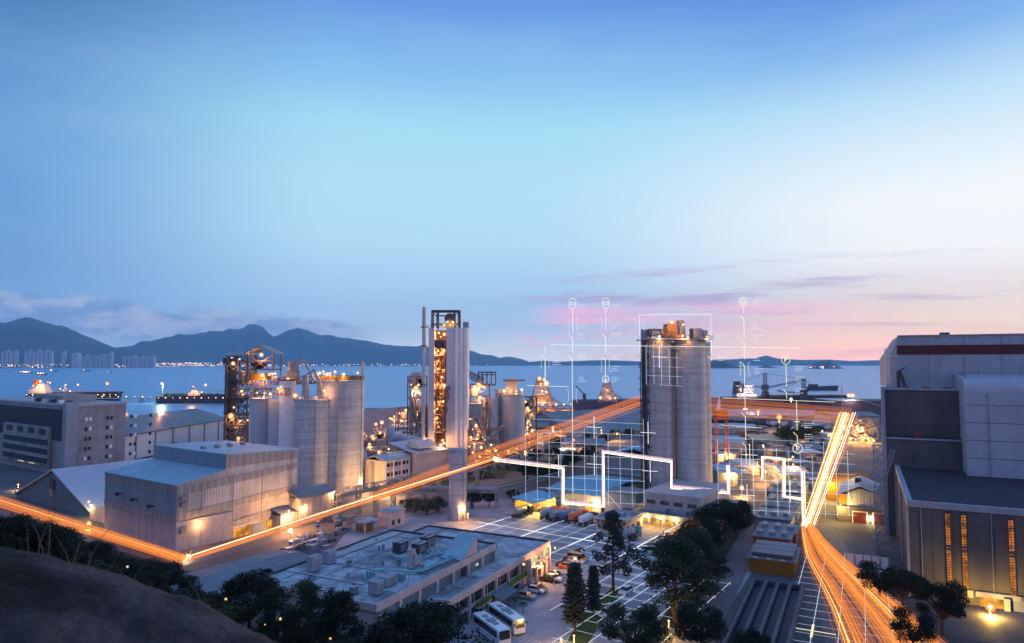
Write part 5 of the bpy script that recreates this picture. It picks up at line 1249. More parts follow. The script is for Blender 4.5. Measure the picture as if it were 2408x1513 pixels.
for k in range(11):
    warm = k in (9, 10)
    b.part('window', MB().box(.35 + k * 5.5, 5.15 + k * 5.5, .2, .38, 3.3, LZ - 1.05), M['window_warm' if warm else 'glass_dark'])
    b.part('window_frame', MB().box(2.0 + k * 5.5, 2.12 + k * 5.5, .12, .19, 3.3, LZ - 1.05), M['pink_wall'])
    if k != 8: b.part('window', MB().box(.35 + k * 5.5, 5.15 + k * 5.5, .2, .38, .4, 2.5), M['glass_dark'] if k < 10 else M['pink_wall'])
    b.part('spandrel', MB().box(.28 + k * 5.5, 5.22 + k * 5.5, .05, .38, 2.55, 3.25), M['pink_wall'])
b.part('planter', MB().box(37.5, 46.5, -1.0, -.32, 2.2, 2.5), M['pink_wall']); b.part('hedge_box', MB().box(37.6, 46.4, -.95, -.36, 2.5, 3.3), M['leaf_hedge'])
b.part('planter', MB().box(24, 29.5, -1.0, -.32, 2.2, 2.5), M['pink_wall']); b.part('hedge_box', MB().box(24.1, 29.4, -.95, -.36, 2.5, 3.3), M['leaf_hedge'])
b.part('awning', MB().prism([(-3.0, 2.2), (-.33, 3.1), (-.33, 3.25), (-3.0, 2.35)], 'x', 30, 37), M['gable_teal'])
for k in range(3): b.part('awning_post', MB().tube((30.4 + k * 3.1, -2.8, 0), (30.4 + k * 3.1, -2.8, 2.25), .07), M['steel_dark'])
b.part('entrance_canopy', MB().box(48.2, 52.2, -2.4, -.32, 3.4, 3.7), M['pink_wall'])
for x_ in (48.5, 51.9): b.part('entrance_pillar', MB().box(x_ - .25, x_ + .25, -2.3, -1.8, 0, 3.4), M['pink_wall'])
mb = MB(); mb.prism([(46.9, 0), (47.9, 0), (47.3, 5.6), (46.7, 5.6)], 'y', -1.6, -.35); b.part('raking_fin', mb, M['pink_wall'])
mb = MB(); mb.prism([(53.6, 0), (54.4, 0), (53.9, 4.2), (53.4, 4.2)], 'y', -2.6, -.35); b.part('raking_fin', mb, M['pink_wall'])
b.lamp(50, -2.6, 4.4, .34, 520, None, (1, .45, .1)); b.lamp(49.2, -1.2, 4.3, .25, 160, None, (1, .45, .1)); b.lamp(60.9, -1.4, 5.0, .3, 420); glow(b.e, (56, -4, 4.5), 700, (1, .5, .22), 1.0)
# wedge stair house and rooftop plant
mb = MB(); mb.prism([(28, UZ), (34.2, UZ), (34.2, UZ + 3.4)], 'y', 5.2, 9.6); b.part('stair_wedge', mb, M['pink_wall'])
mb = MB(); mb.prism([(27.6, UZ + .06), (34.3, UZ + 3.55), (34.3, UZ + 3.8), (27.4, UZ + .3)], 'y', 5.0, 9.9); b.part('wedge_roof', mb, M['roof_blue'])
def roof_unit(x0, x1, y0, y1, h, m, lab):
    th = Thing('roof_unit', lab, 'roof unit', OFF, oS + x0, oT + y0, UZ + .02)
    th.part('casing', MB().box(0, x1 - x0, 0, y1 - y0, .25, h), M[m]); mb = MB()
    for p in ((.1, .1), (x1 - x0 - .1, .1), (.1, y1 - y0 - .1), (x1 - x0 - .1, y1 - y0 - .1)): mb.tube((*p, 0), (*p, .25), .06, 5)
    th.part('feet', mb, M['steel_dark']); th.part('lid', MB().box(-.1, x1 - x0 + .1, -.1, y1 - y0 + .1, h + .01, h + .09), M['steel_bluegrey'])
    mb = MB(); w = x1 - x0
    for k in range(4): mb.box(w * (.12 + k * .2), w * (.24 + k * .2), -.04, 0, .5, h * .8)
    th.part('louvre', mb, M['steel_grey']); return th
for q, (x_, y_) in enumerate(((26.2, 19.2), (27.2, 15.1), (32.6, 16.6))):
    th = roof_unit(x_, x_ + 3.0, y_, y_ + 2.0, 2.3, 'steel_dark', ('black finned cooling unit, leftmost of three on the office roof', 'black finned cooling unit nearest the blue pipes on the office roof', 'black finned cooling unit set furthest right on the office roof')[q])
    for k in range(3): th.part('fan', MB().cyl(.55 + k * .95, 1.0, 2.4, 2.52, .38, 14), M['glass_dark'])
th = roof_unit(18.7, 19.9, 11.0, 12.2, 3.6, 'pink_wall', 'tall pale vent shaft standing among the blue roof pipes')
mb = MB(); mb.prism([(1.2, 3.4), (1.2, .3), (3.8, .3)], 'y', .2, 1.0); th.part('shroud', mb, M['pink_wall'])
roof_unit(3.4, 5.4, 7.6, 9.6, 2.2, 'east_panel', 'white box unit near the front corner of the office roof'); roof_unit(7.4, 10.6, 8.6, 10.2, 1.7, 'east_panel', 'long white box unit beside the cyan tank on the roof')
roof_unit(8.4, 11, 26.8, 28.4, 2.8, 'east_panel', 'white cabin with double door at the rear left of the roof'); roof_unit(13.6, 15.8, 27.4, 29, 2.5, 'east_panel', 'second white cabin behind the rear left cabin')
roof_unit(11.6, 12.8, 8.2, 9.4, 1.3, 'pipe_cyan', 'small cyan tank on the office roof beside the long white box')
roof_unit(2.0, 3.2, 11.6, 12.6, 1.2, 'steel_grey', 'small grey unit behind the front corner box on the roof'); roof_unit(17.2, 18.2, 29.4, 30.4, 1.6, 'east_panel', 'little white locker at the rear roof edge'); roof_unit(23.2, 24.4, 12.4, 13.2, .9, 'steel_grey', 'low grey box between the vent shaft and cooling units')
rnd = random.Random(19)
for k in range(26):
    x_, y_ = rnd.uniform(1, 40), rnd.uniform(6, 31)
    th = Thing('roof_vent', 'small grey vent or drain box scattered on the office roof', 'vent', OFF, oS + x_, oT + y_, UZ + .01, 'small vents on the office roof'); w = rnd.uniform(.2, .5); h = rnd.uniform(.3, .9)
    th.part('casing', MB().box(-w, w, -w * .7, w * .7, 0, h) if k % 2 else MB().cyl(0, 0, 0, h, w * .6, 10), M[('steel_grey', 'east_panel', 'steel_bluegrey')[k % 3]]); th.part('cap', MB().box(-w * 1.1, w * 1.1, -w * .8, w * .8, h + .01, h + .07), M['steel_dark'])
p_ = Thing('roof_pipework', 'cyan insulated pipe runs looping across the office roof', 'pipes', OFF, oS, oT, UZ)
mb = MB()
for d in (0, .75): mb.path([(11.5, 16 - d, .6), (13.4, 16.6 - d, .6), (14.6, 15.6 - d, .6), (15.8, 10.4 - d, .6), (17, 8.4 - d, .6), (28, 7.4 - d, .6)], .17, 8)
for d in (0, .8): mb.path([(20.6 + d, 12.6, .6), (27 + d, 12.2, .6), (31.5 + d, 9.4, .6)], .15, 8)
mb.path([(24.5, 20.5, .6), (22.4, 17.4, .6), (24, 14, .6), (27, 13.5, .6)], .2, 8); mb.path([(27, 14.9, .5), (26.4, 13, .5)], .15, 8); mb.path([(33, 16.4, .5), (30, 13.4, .5), (28, 12.8, .5)], .15, 8)
p_.part('pipe', mb, M['pipe_cyan'])
for k in range(6): p_.part('pump', MB().cyl(28 + k * .8, 10.2 + (k % 2) * 1.2, .1, 1.0, .28, 10), M['pipe_cyan'])
for k in range(5): p_.part('pump', MB().cyl(9.6 + k * .8, 15.6 + (k % 2) * .9, .1, 1.0, .26, 10), M['pipe_cyan'])
mb = MB()
for k in range(12): mb.box(17 + k * .95, 17.1 + k * .95, 6.3, 8.6, 0, .42)
p_.part('pipe_support', mb, M['steel_grey'])
b.part('guard_rail', MB().rail([(0, 5.3, UZ), (27, 5.3, UZ)], .9, .03, 2.2), M['steel_grey'])
b.part('guard_rail', MB().rail([(0, .4, LZ), (30, .4, LZ)], .8, .03, 2.2), M['steel_grey'])
rnd = random.Random(6)
for k in range(16): x_, y_ = rnd.uniform(2, 40), rnd.uniform(7, 31); b.part('vent_pipe', MB().tube((x_, y_, UZ), (x_, y_, UZ + rnd.uniform(.6, 2.6)), .05, 5), M['steel_grey'])
mb = MB()
for y_ in (13.5, 23.5, 29.2): mb.box(0 if y_ > 20 else 0, U1 if y_ > 20 else 12, y_, y_ + .18, UZ + .004, UZ + .05)
for x_ in (7, 15): mb.box(x_, x_ + .18, 13.7, UB, UZ + .006, UZ + .07)
for x_ in (10, 22, 34, 46, 54): mb.box(x_, x_ + .16, .4, 4.6, LZ - .045, LZ - .01)
b.part('roof_joint', mb, M['steel_dark'])
b.part('gravel_curb', MB().box(12, U1 - 1, 29.4, 31.4, UZ + .02, UZ + .3), M['concrete'])
for k in range(4): b.part('lower_roof_unit', MB().box(44 + k * 3.2, 45.2 + k * 3.2, 24 - k * 3, 25 - k * 3, LZ - .04, LZ + .7), M['steel_grey'])
# low corrugated sheds left of it
for q, (x_, y_, l_, w_, h_, lab) in enumerate(((74, 124, 30, 16, 5.0, 'long low shed with blue grey corrugated roof left of the office'), (92, 121, 9, 7, 5.6, 'small shed with grey lean roof between the long shed and junk yard'), (72, 142, 10, 9, 3.6, 'small blue gabled hut in the dark trees at lower left'))):
    th = Thing('low_shed', lab, 'shed', YARD, x_, y_)
    th.part('wall', MB().box(0, l_, 0, w_, 0, h_ - .2), M['clad_grey']); mb = MB()
    mb.prism([(-.6, h_ - .2), (w_ * .5, h_ + 1), (w_ + .6, h_ - .2), (w_ + .6, h_ + .1), (w_ * .5, h_ + 1.3), (-.6, h_ + .1)], 'x', -.6, l_ + .6); th.part('roof', mb, M['roof_grey'])
# junk yard and pink hut
s0, t0 = YARD.g(905, 1240)
b = Thing('yard_hut', 'pink cube hut with flat grey roof beside the junk yard', 'hut', YARD, s0 - 1, t0 - 2.5)
b.part('wall', MB().box(0, 7, 0, 4.5, 0, 4.6), M['pink_wall']); b.part('roof', MB().box(-.3, 7.3, -.3, 4.8, 4.6, 4.9), M['flat_roof'])
b.part('window', MB().box(1.5, 2.5, -.1, -.02, .8, 2.2), M['glass_dark']); b.part('window', MB().box(4, 5, -.1, -.02, .8, 2.2), M['glass_dark']); b.part('lit_wall', MB().box(6.9, 7.1, .3, 4.2, .5, 4.4), M['wall_yellow'])
th = Thing('carport', 'small open shelter with grey roof left of the pink hut', 'shelter', YARD, s0 - 9, t0 - 1)
for x_ in (0, 5):
    for y_ in (0, 4): th.part('post', MB().box(x_, x_ + .4, y_, y_ + .4, 0, 3), M['concrete'])
th.part('roof', MB().box(-.5, 6, -.5, 5, 3, 3.3), M['flat_roof']); th.part('stock', MB().box(1, 4, 1, 3.4, 0, 1.8), M['wall_yellow'])
rnd = random.Random(14); junk = ('steel_grey', 'steel_dark', 'steel_rust', 'pink_wall', 'clad_blue', 'white_paint', 'car_blue', 'steel_bluegrey')
for q, (u, v, n) in enumerate(((722, 1272, 34), (735, 1285, 30), (815, 1250, 34), (850, 1232, 24), (705, 1290, 18), (790, 1225, 20))):
    s0, t0 = YARD.g(u, v); mbs = {}
    th = Thing('scrap_heap', ('heap of mixed scrap nearest the long corrugated shed', 'scrap heap with crates beside the office roof edge', 'long heap of dark scrap in the middle of the junk yard', 'scrap and drums in front of the carport', 'small scrap heap at the warehouse road edge', 'row of scrap along the glowing road')[q], 'scrap heap', YARD, s0, t0)
    for k in range(n):
        m = rnd.choice(junk); mb = mbs.setdefault(m, MB()); x_, y_ = rnd.gauss(0, 3.2), rnd.gauss(0, 1.8); h_ = rnd.uniform(.3, 1.6); w_ = rnd.uniform(.3, 1.3)
        if rnd.random() < .3: mb.cyl(x_, y_, 0, h_, w_ * .5, 10)
        elif rnd.random() < .4: mb.tube((x_, y_, .2), (x_ + rnd.uniform(-2, 2), y_ + rnd.uniform(-2, 2), h_), .12, 6)
        else: mb.box(x_ - w_, x_ + w_, y_ - w_ * .6, y_ + w_ * .6, 0, h_)
    for m, mb in mbs.items(): th.part({'steel_grey': 'steel_scrap', 'steel_dark': 'dark_scrap', 'steel_rust': 'rusty_scrap', 'pink_wall': 'crate', 'clad_blue': 'blue_panel', 'white_paint': 'white_goods', 'car_blue': 'blue_drum', 'steel_bluegrey': 'sheet_metal'}[m], mb, M[m])

# dark stockpile shed behind (centre)
CF = Frame(60)
s0, t0 = CF.st(*G(1275, 1020)); 
b = Thing('stockpile_shed', 'large grey blue pitched shed in front of the purple hull', 'warehouse', CF, s0, t0)
mb = MB(); Lz = 95; mb.prism([(-38, 0), (38, 0), (38, 3), (0, 14.5), (-38, 3)], 'x', 0, Lz); b.part('wall', mb, M['steel_bluegrey'])
mb = MB(); mb.prism([(-39, 2.4), (0, 14.6), (39, 2.4), (39, 2.9), (0, 15.1), (-39, 2.9)], 'x', -1, Lz + 1); b.part('roof', mb, M['roof_grey'])

# ================================================================== right side: the big plant building
hA = 20.0
s0, t0 = EAST.g(2136, 1180, hA)
def Es(u, v, z): s, t = EAST.g(u, v, z); return s - s0, t - t0
b = Thing('power_block', 'huge grey stepped plant building with dark red band on the right', 'building', EAST, s0, t0)
LA = Es(2110, 1096, hA)[0]                       # depth of the low block
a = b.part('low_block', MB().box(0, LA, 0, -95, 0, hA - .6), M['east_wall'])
b.part('low_roof', MB().box(.9, LA - .02, -.9, -95, hA - .58, hA - .3), M['roof_dark'])
mb = MB(); mb.box(-.25, .85, .3, -95, hA - 1.0, hA + .25); mb.box(.87, LA, -.8, .3, hA - 1.0, hA + .25); b.part('parapet', mb, M['east_white'])
b.part('roof_hatch', MB().box(3.5, 4.6, -4, -5.6, hA - .28, hA + .3), M['orange_red'])
Yc = lambda x_, y_: EAST.xy(s0 + x_, t0 + y_)[1]
# strip windows: each a thin stack of lit panes
def front(u, v):  # on the front face x = 0
    k = EAST.t_at(s0, hA * .5, u) - t0; X_, Y_ = EAST.xy(s0, t0 + k); return k, hz(v, Y_)
for u0, u1, v0, v1 in ((2226, 2236, 1201, 1412), (2263, 2274, 1204, 1420), (2374, 2386, 1216, 1436)):
    ya, zt_ = front(u0, v0); yb, _ = front(u1, v0); zb = max(2.2, front(u0, v1)[1])
    f = b.part('strip_window', MB().box(-.18, -.02, yb, ya, zb, zt_), M['window_lit'])
    mb = MB(); n = int((zt_ - zb) / .55)
    for k in range(n + 1): mb.box(-.26, -.19, yb, ya, zb + k * (zt_ - zb) / n - .06, zb + k * (zt_ - zb) / n + .06)
    mb.box(-.26, -.19, (ya + yb) / 2 - .05, (ya + yb) / 2 + .05, zb, zt_); mb.box(-.27, -.19, yb - .12, yb, zb, zt_); mb.box(-.27, -.19, ya, ya + .12, zb, zt_)
    for q in (.0, .42, .46): mb.box(-.28, -.19, yb, ya, zb + (zt_ - zb) * (1 - q) - .5, zb + (zt_ - zb) * (1 - q))
    b.part('mullion', mb, M['steel_dark'], f)
for u in (2244, 2338):
    y_, zt_ = front(u, 1245); b.part('rain_stain', MB().box(-.03, -.012, y_ - .35, y_ + .35, 3, zt_), M['steel_dark'])
for k in range(9): b.part('panel_joint', MB().box(-.035, -.012, -4.2 - k * 6.2, -4.27 - k * 6.2, .2, hA - 1.1), M['steel_dark'])
for k in range(4): b.part('panel_joint', MB().box(-.03, -.011, -95, -.1, 3.6 + k * 4.1, 3.66 + k * 4.1), M['steel_dark'])
for k in range(3): b.part('downpipe', MB().tube((-.2, -2.2 - k * 12.4, .3), (-.2, -2.2 - k * 12.4, hA - 1.1), .08, 6), M['east_white'])
for k in range(3): b.part('wall_box', MB().box(-.5, -.05, -10 - k * 9, -11 - k * 9, 1.6, 3.0), M['steel_grey'])
# base of the low block: pale plinth band and lit opening at the near right end
yb_, zb_ = front(2330, 1440)
b.part('plinth_band', MB().box(-.5, -.02, front(2290, 1430)[0], -95, zb_ - 1.0 if zb_ > 2 else 2.0, zb_ if zb_ > 2 else 3.0), M['east_white'])
# left end wall piers
for x_ in (0, LA * .5, LA - .9): b.part('pier', MB().box(x_, x_ + .8, .02, .5, 0, hA - 1.05), M['east_white'])
# block B behind, higher
XB = LA; hB1 = hz(1031, Yc(XB, 4)); hB2 = hz(917, Yc(XB + 3, 4))
yBl = EAST.t_at(s0 + XB, 25, 2085) - t0
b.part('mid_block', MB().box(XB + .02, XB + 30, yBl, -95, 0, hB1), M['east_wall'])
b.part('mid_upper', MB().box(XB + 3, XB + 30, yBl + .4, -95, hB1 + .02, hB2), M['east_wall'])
b.part('ledge', MB().box(XB - .3, XB + 2.98, yBl + .3, -28, hB1 + .02, hB1 + .5), M['east_white'])
b.part('ledge_roof', MB().box(XB + .1, XB + 2.9, yBl, -27, hB1 + .52, hB1 + .7), M['roof_dark'])
b.part('upper_parapet', MB().box(XB + 2.6, XB + 3.6, yBl + .8, -28, hB2 + .02, hB2 + .7), M['east_white'])
b.part('upper_roof', MB().box(XB + 3.62, XB + 13, yBl + .5, -28, hB2 + .02, hB2 + .25), M['flat_roof'])
b.part('side_pier', MB().box(XB + .1, XB + 2.6, yBl + .05, yBl + 1.0, 0, hB2 + .6), M['east_white'])
for k in range(3): b.part('roof_vent', MB().box(XB + 6, XB + 9.5, -2.5 - k * 5.2, -4.3 - k * 5.2, hB2 + .26, hB2 + .9), M['orange_red'])
for k in range(5): b.part('panel_joint', MB().box(XB + 2.965, XB + 2.985, -1 - k * 5, -1.08 - k * 5, hB1 + .8, hB2), M['steel_dark'])
b.part('red_cabinet', MB().box(XB + .6, XB + 2.2, -5, -6.5, hB1 + .72, hB1 + 1.7), M['orange_red'])
mb = MB(); y_ = -22
for w_ in (0, -1): mb.tube((XB + 2.6, y_ + w_, hB1 + .7), (XB + 2.6, y_ + w_, hB2 - 1), .08, 4)
for k in range(30): mb.tube((XB + 2.6, y_, hB1 + 1 + k * (hB2 - hB1 - 3) / 30), (XB + 2.6, y_ - 1, hB1 + 1 + k * (hB2 - hB1 - 3) / 30), .05, 4)
b.part('ladder', mb, M['band_red'])
mb = MB(); mb.tube((XB + 2.9, -8, hB1 + 4), (XB + 2.9, -20, hB1 + 3.6), .06, 4); b.part('cable', mb, M['steel_dark'])
# block C: the tall pale hall with the dark red band and chamfered corner
XC = XB + 13; yCl = EAST.t_at(s0 + XC, 40, 2115) - t0; YC = Yc(XC, yCl); hC = hz(792, YC); zC0 = hB2 + .02
yCe = yCl + 2.2; 
mb = MB(); mb.prism([(XC, yCl), (XC, -110), (XC + 40, -110), (XC + 40, yCe + 2), (XC + 3.5, yCe)], 'z', zC0, hC - 7.0); b.part('hall_wall', mb, M['east_white'])
mb = MB(); mb.add([(XC, yCl, hC - 6.98), (XC, -110, hC - 6.98), (XC + 40, -110, hC - 6.98), (XC + 40, yCe + 2, hC - 6.98), (XC + 3.5, yCe, hC - 6.98),
                   (XC, yCl, hC), (XC, -110, hC), (XC + 40, -110, hC), (XC + 40, yCl, hC)],
    [(0, 5, 6, 1), (1, 6, 7, 2), (2, 7, 8, 3), (3, 8, 5, 4), (4, 5, 0), (5, 8, 7, 6)]); b.part('hall_top', mb, M['east_white'])
for k in range(3): b.part('panel_joint', MB().box(XC - .04, XC - .015, yCl - 8 - k * 9, yCl - 8.08 - k * 9, zC0, hC), M['steel_dark'])
b.part('red_band', MB().box(XC - .25, XC - .02, yCl + .3, -110, hz(834, YC), hz(813, YC)), M['band_red'])
b.part('hall_coping', MB().box(XC - .35, XC + .6, yCl, -110, hC + .02, hC + .4), M['steel_grey'])
b.part('roof_stub', MB().box(XC + 4, XC + 6, -13.5, -16, hC + .02, hC + 1.2), M['steel_dark'])
mb = MB(); mb.tube((XC - 2, yCe + 1.4, hB2), (XC - 2, yCe + 1.4, hz(818, YC)), .14, 5); mb.tube((XC - 2, yCe + 1.4, hz(838, YC)), (XC - 2, yCl + .5, hz(838, YC)), .08, 4); b.part('pipe_riser', mb, M['white_paint'])
mb = MB(); mb.tube((XC - 4, yCl + .3, hB2), (XC - 4, yCl + .3, hB2 + 5.2), .5, 8); mb.tube((XC - 4, yCl - 1.6, hB2), (XC - 3, yCl - .2, hB2 + 5.4), .45, 8); mb.tube((XC - 4, yCl + .8, hB2 + 5), (XC - 4, yCl - 1.5, hB2 + 6.6), .25, 6); b.part('vent_stack', mb, M['steel_dark'])
# block D: pale panelled box with a rounded top edge
yD1 = EAST.t_at(s0 + XB - 9, 30, 2272) - t0; XD = XB - 9; YD = Yc(XD, yD1)
hD = hz(893, YD); zD0 = hA - .26
prof = [(XD, zD0), (XD, hD - 3.5)] + [(XD + 3.5 - 3.5 * math.cos(q), hD - 3.5 + 3.5 * math.sin(q)) for q in [math.pi / 2 * i / 8 for i in range(1, 9)]] + [(XC - .3, hD + 1.2), (XC - .3, zD0)]
b.part('panel_box', MB().prism(prof, 'y', yD1, -90), M['east_panel'])
for k in range(1, 5): b.part('panel_joint', MB().box(XD - .05, XD - .012, yD1, -90, zD0 + k * (hD - zD0 - 4) / 4.6, zD0 + k * (hD - zD0 - 4) / 4.6 + .12), M['steel_dark'])
for k in range(3): b.part('downpipe', MB().box(XD - .2, XD - .06, yD1 - 5 - k * 9, yD1 - 5.3 - k * 9, zD0, hD - 3.6), M['steel_grey'])
mb = MB(); mb.rail([(XD + 5, yD1 - 1, hD + .3), (XC - 1, yD1 - 1, hD + 1)], 1, .05, 3)
for k in range(3): mb.tube((XC - 1.2, yD1 - 6 - k * 10, hD), (XC - 1.2, yD1 - 6 - k * 10, hD + 3.5), .06, 4)
b.part('lightning_rod', mb, M['steel_dark'])
# lit loading opening and pillar at the near right corner
x0, y0 = G(2345, 1530); 
yo1, yo2 = front(2300, 1450)[0], front(2356, 1450)[0]
b.part('lit_opening', MB().box(-.12, -.03, yo2, yo1, 0, 2.2), M['lit_orange'])
for u in (2362, 2440): y_ = front(u, 1450)[0]; b.part('pillar', MB().box(-1.2, -.2, y_ - .5, y_ + .5, 0, 2.4), M['east_white'])
b.part('shutter', MB().box(-.4, -.14, front(2440, 1450)[0] + .6, front(2368, 1450)[0] - .6, 0, 2.3), M['steel_bluegrey'])
# bright lamp post in front of it
sA_, tA_ = EAST.g(2313, 1500)
th = Thing('lamp_post', 'dazzling yellow lamp on a post by the strip windows of the big plant building', 'lamp post', EAST, s0 - 5.5, front(2313, 1425)[0] + t0)
Xl, Yl = EAST.xy(th.s, th.t); zl = hz(1425, Yl)
th.part('pole', MB().tube((0, 0, 0), (0, 0, zl), .09), M['steel_dark']); th.part('arm', MB().tube((0, 0, zl), (-.8, 0, zl + .1), .06), M['steel_dark']); th.lamp(-.8, 0, zl, .62, 2600, None, (1, .58, .10))

# ================================================================== right yard
def EX(u, v, z=0): return EAST.g(u, v, z)
# conveyor mast beside the big building
s_, t_ = EX(2072, 1300)
th = Thing('lattice_mast', 'tall grey lattice mast beside the left edge of the plant building', 'mast', EAST, s_, t_)
Hm = hz(1048, G(2072, 1300)[1]); th.part('truss', MB().truss((0, 0, 0), (0, 0, Hm), 2.2, 2.2, 13, .14), M['steel_grey'])
mb = MB(); mb.truss((0, 0, Hm * .55), (3.4, -3.6, Hm * .95), 1, 1, 6, .1); mb.box(-1.5, 1.5, -1.5, 1.5, Hm * .12, Hm * .14); th.part('brace', mb, M['steel_grey'])
# garage with two red doors
s_, t_ = EX(1968, 1226)
b = Thing('garage', 'grey garage with two dark red doors and white gabled upper floor', 'garage', EAST, s_, t_)
Wg = t_ - EX(2072, 1230)[1]
b.part('wall', MB().box(0, 9, 0, -Wg, 0, 4.8), M['east_wall'])
for k in range(2): 
    f = b.part('door_frame', MB().box(-.12, -.02, -4.3 - k * 5.6, -8.7 - k * 5.6, 0, 3.7), M['white_paint']); b.part('door', MB().box(-.2, -.13, -4.6 - k * 5.6, -8.4 - k * 5.6, 0, 3.4), M['door_red'], f)
b.part('canopy', MB().box(-1.2, .5, -3, -Wg, 4.8, 5.1), M['steel_grey'])
mb = MB(); mb.prism([(-3, 5.1), (-Wg, 5.1), (-Wg, 9), (-Wg * .55, 10.6), (-3, 9)], 'x', .5, 14); b.part('upper_wall', mb, M['clad_white'])
mb = MB(); mb.prism([(-.5, 8.4), (-Wg * .55, 11.4), (-Wg - 2, 8.4), (-Wg - 2, 8.8), (-Wg * .55, 11.8), (-.5, 8.8)], 'x', -.6, 20); b.part('roof', mb, M['roof_pale'])
b.part('side_wall', MB().box(2, 20, -.6, -2.98, 5.1, 8.3), M['wall_yellow'])
for k in range(2): b.part('skylight', MB().box(7 + k * 3, 8.4 + k * 3, -Wg * .5 - 1, -Wg * .5 + .8, 11.2, 12.2), M['band_red'])
b.lamp(-1.8, -1.2, 5.4, .42, 1500, None, (1, .6, .12)); b.lamp(-.6, -9.4, 2.4, .28, 350, None, (1, .7, .3))
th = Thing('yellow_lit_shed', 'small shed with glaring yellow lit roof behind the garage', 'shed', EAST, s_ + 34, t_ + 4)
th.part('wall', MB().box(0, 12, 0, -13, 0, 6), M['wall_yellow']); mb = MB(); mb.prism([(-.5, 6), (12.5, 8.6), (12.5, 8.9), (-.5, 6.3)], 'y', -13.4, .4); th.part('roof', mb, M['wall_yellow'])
th.lamp(-2.2, 0, 8.6, .8, 5000, None, (1, .62, .08)); glow(th.e, (2, -6, 12), 3000, (1, .62, .08))
# orange process plant at the far right
plant('lit_plant', 'glaring orange process plant left of the big grey plant building', 1972, 2066, 985, 1062, 430, ((1983, 1002, .9, 900), (1990, 1012, .7, 600), (2002, 1000, .8, 900), (2014, 1003, .7, 600), (2026, 1006, .8, 900), (1986, 1028, .7, 500), (1998, 1031, .8, 900), (2010, 1034, .9, 900), (2020, 1040, .8, 700), (2030, 1044, .7, 600), (2040, 1030, .9, 1100), (2052, 1036, .8, 900), (2044, 1048, .8, 900), (2058, 1052, .7, 500), (1994, 1048, .7, 600), (2032, 1022, .8, 800), (2010, 1018, .6, 400)), 'steel_rust', 31, 10)
_pl = Thing('flood_lamp', 'orange flood lamp lighting the ground before the process plant', 'lamp post', FLAT, 415, -PY(2020, 1040, 415)[0]); _pl.part('pole', MB().tube((0, 0, 0), (0, 0, 9), .12), M['steel_grey']); _pl.lamp(0, 0, 9, .7, 9000, None, (1, .48, .06)); glow(_pl.e, (4, 12, 7), 9000, (1, .48, .06)); glow(_pl.e, (4, -10, 7), 9000, (1, .48, .06))
# long purple grey sheds on the quay, right
b = Thing('quay_shed', 'long purple grey quay shed behind the orange plant', 'warehouse', FLAT, 560, -PY(1955, 960, 560)[0])
Lc = PY(2110, 960, 560)[0] - PY(1955, 960, 560)[0]; hq = hz(943, 560)
b.part('wall', MB().box(0, 30, 0, -Lc, 0, hq), M['hull_purple']); mb = MB(); mb.prism([(0, hq), (-Lc * .5, hq), (-Lc * .7, hq - 4), (-Lc, hq - 4), (-Lc, hq - 3.6), (-Lc * .7, hq - 3.6), (-Lc * .5, hq + .5), (0, hq + .5)], 'x', -.6, 30.5); b.part('roof', mb, M['roof_pale'])
for u in (1994, 2003): b.lamp(-2, -(PY(u, 930, 560)[0] - PY(1955, 930, 560)[0]), hz(930, 560), 1.5, 1200, None, (1, .75, .5))
b.part('lamp_mast', MB().tube((-2, -8, 0), (-2, -8, hz(908, 560)), .3), M['steel_grey'])
# white low wall in front of the trees
s_, t_ = EX(1990, 1327); w_ = Thing('boundary_wall', 'white panelled boundary wall in front of the dark trees on the right', 'wall', EAST, s_, t_)
Lw = t_ - EX(2092, 1348)[1]; w_.part('panel', MB().box(0, .25, 0, -Lw, 0, 2.6), M['white_paint'])
for k in range(6): w_.part('post', MB().box(-.12, .37, -k * Lw / 5 - .15, -k * Lw / 5 + .15, 0, 2.8), M['steel_grey'])
# settling basins
s_, t_ = EX(1712, 1513); b = Thing('settling_basin', 'row of long dark water basins with concrete walls beside the road', 'basin', EAST, 118, 12.4)
Lb, Wb = 46, 10.4; m = mat('pond', (0.008, 0.014, 0.045), 0.3, 0.1, 0.4, spec=0.02)
for k in range(5): b.part('basin_wall', MB().box(0, Lb, k * 2.5 - .3, k * 2.5 + .3, 0, 1.5), M['road'])
for k in range(4):
    b.part('end_wall', MB().box(Lb - .6, Lb, k * 2.5 + .32, k * 2.5 + 2.18, 0, 1.5), M['road'])
    b.part('water_surface', MB().box(0, Lb - .62, k * 2.5 + .32, k * 2.5 + 2.18, .3, .7), m)
for k in range(5): b.part('railing', MB().rail([(1, k * 2.5 + .22, 1.5), (Lb - 1, k * 2.5 + .22, 1.5)], 1, .025, 2.4), M['steel_dark'])
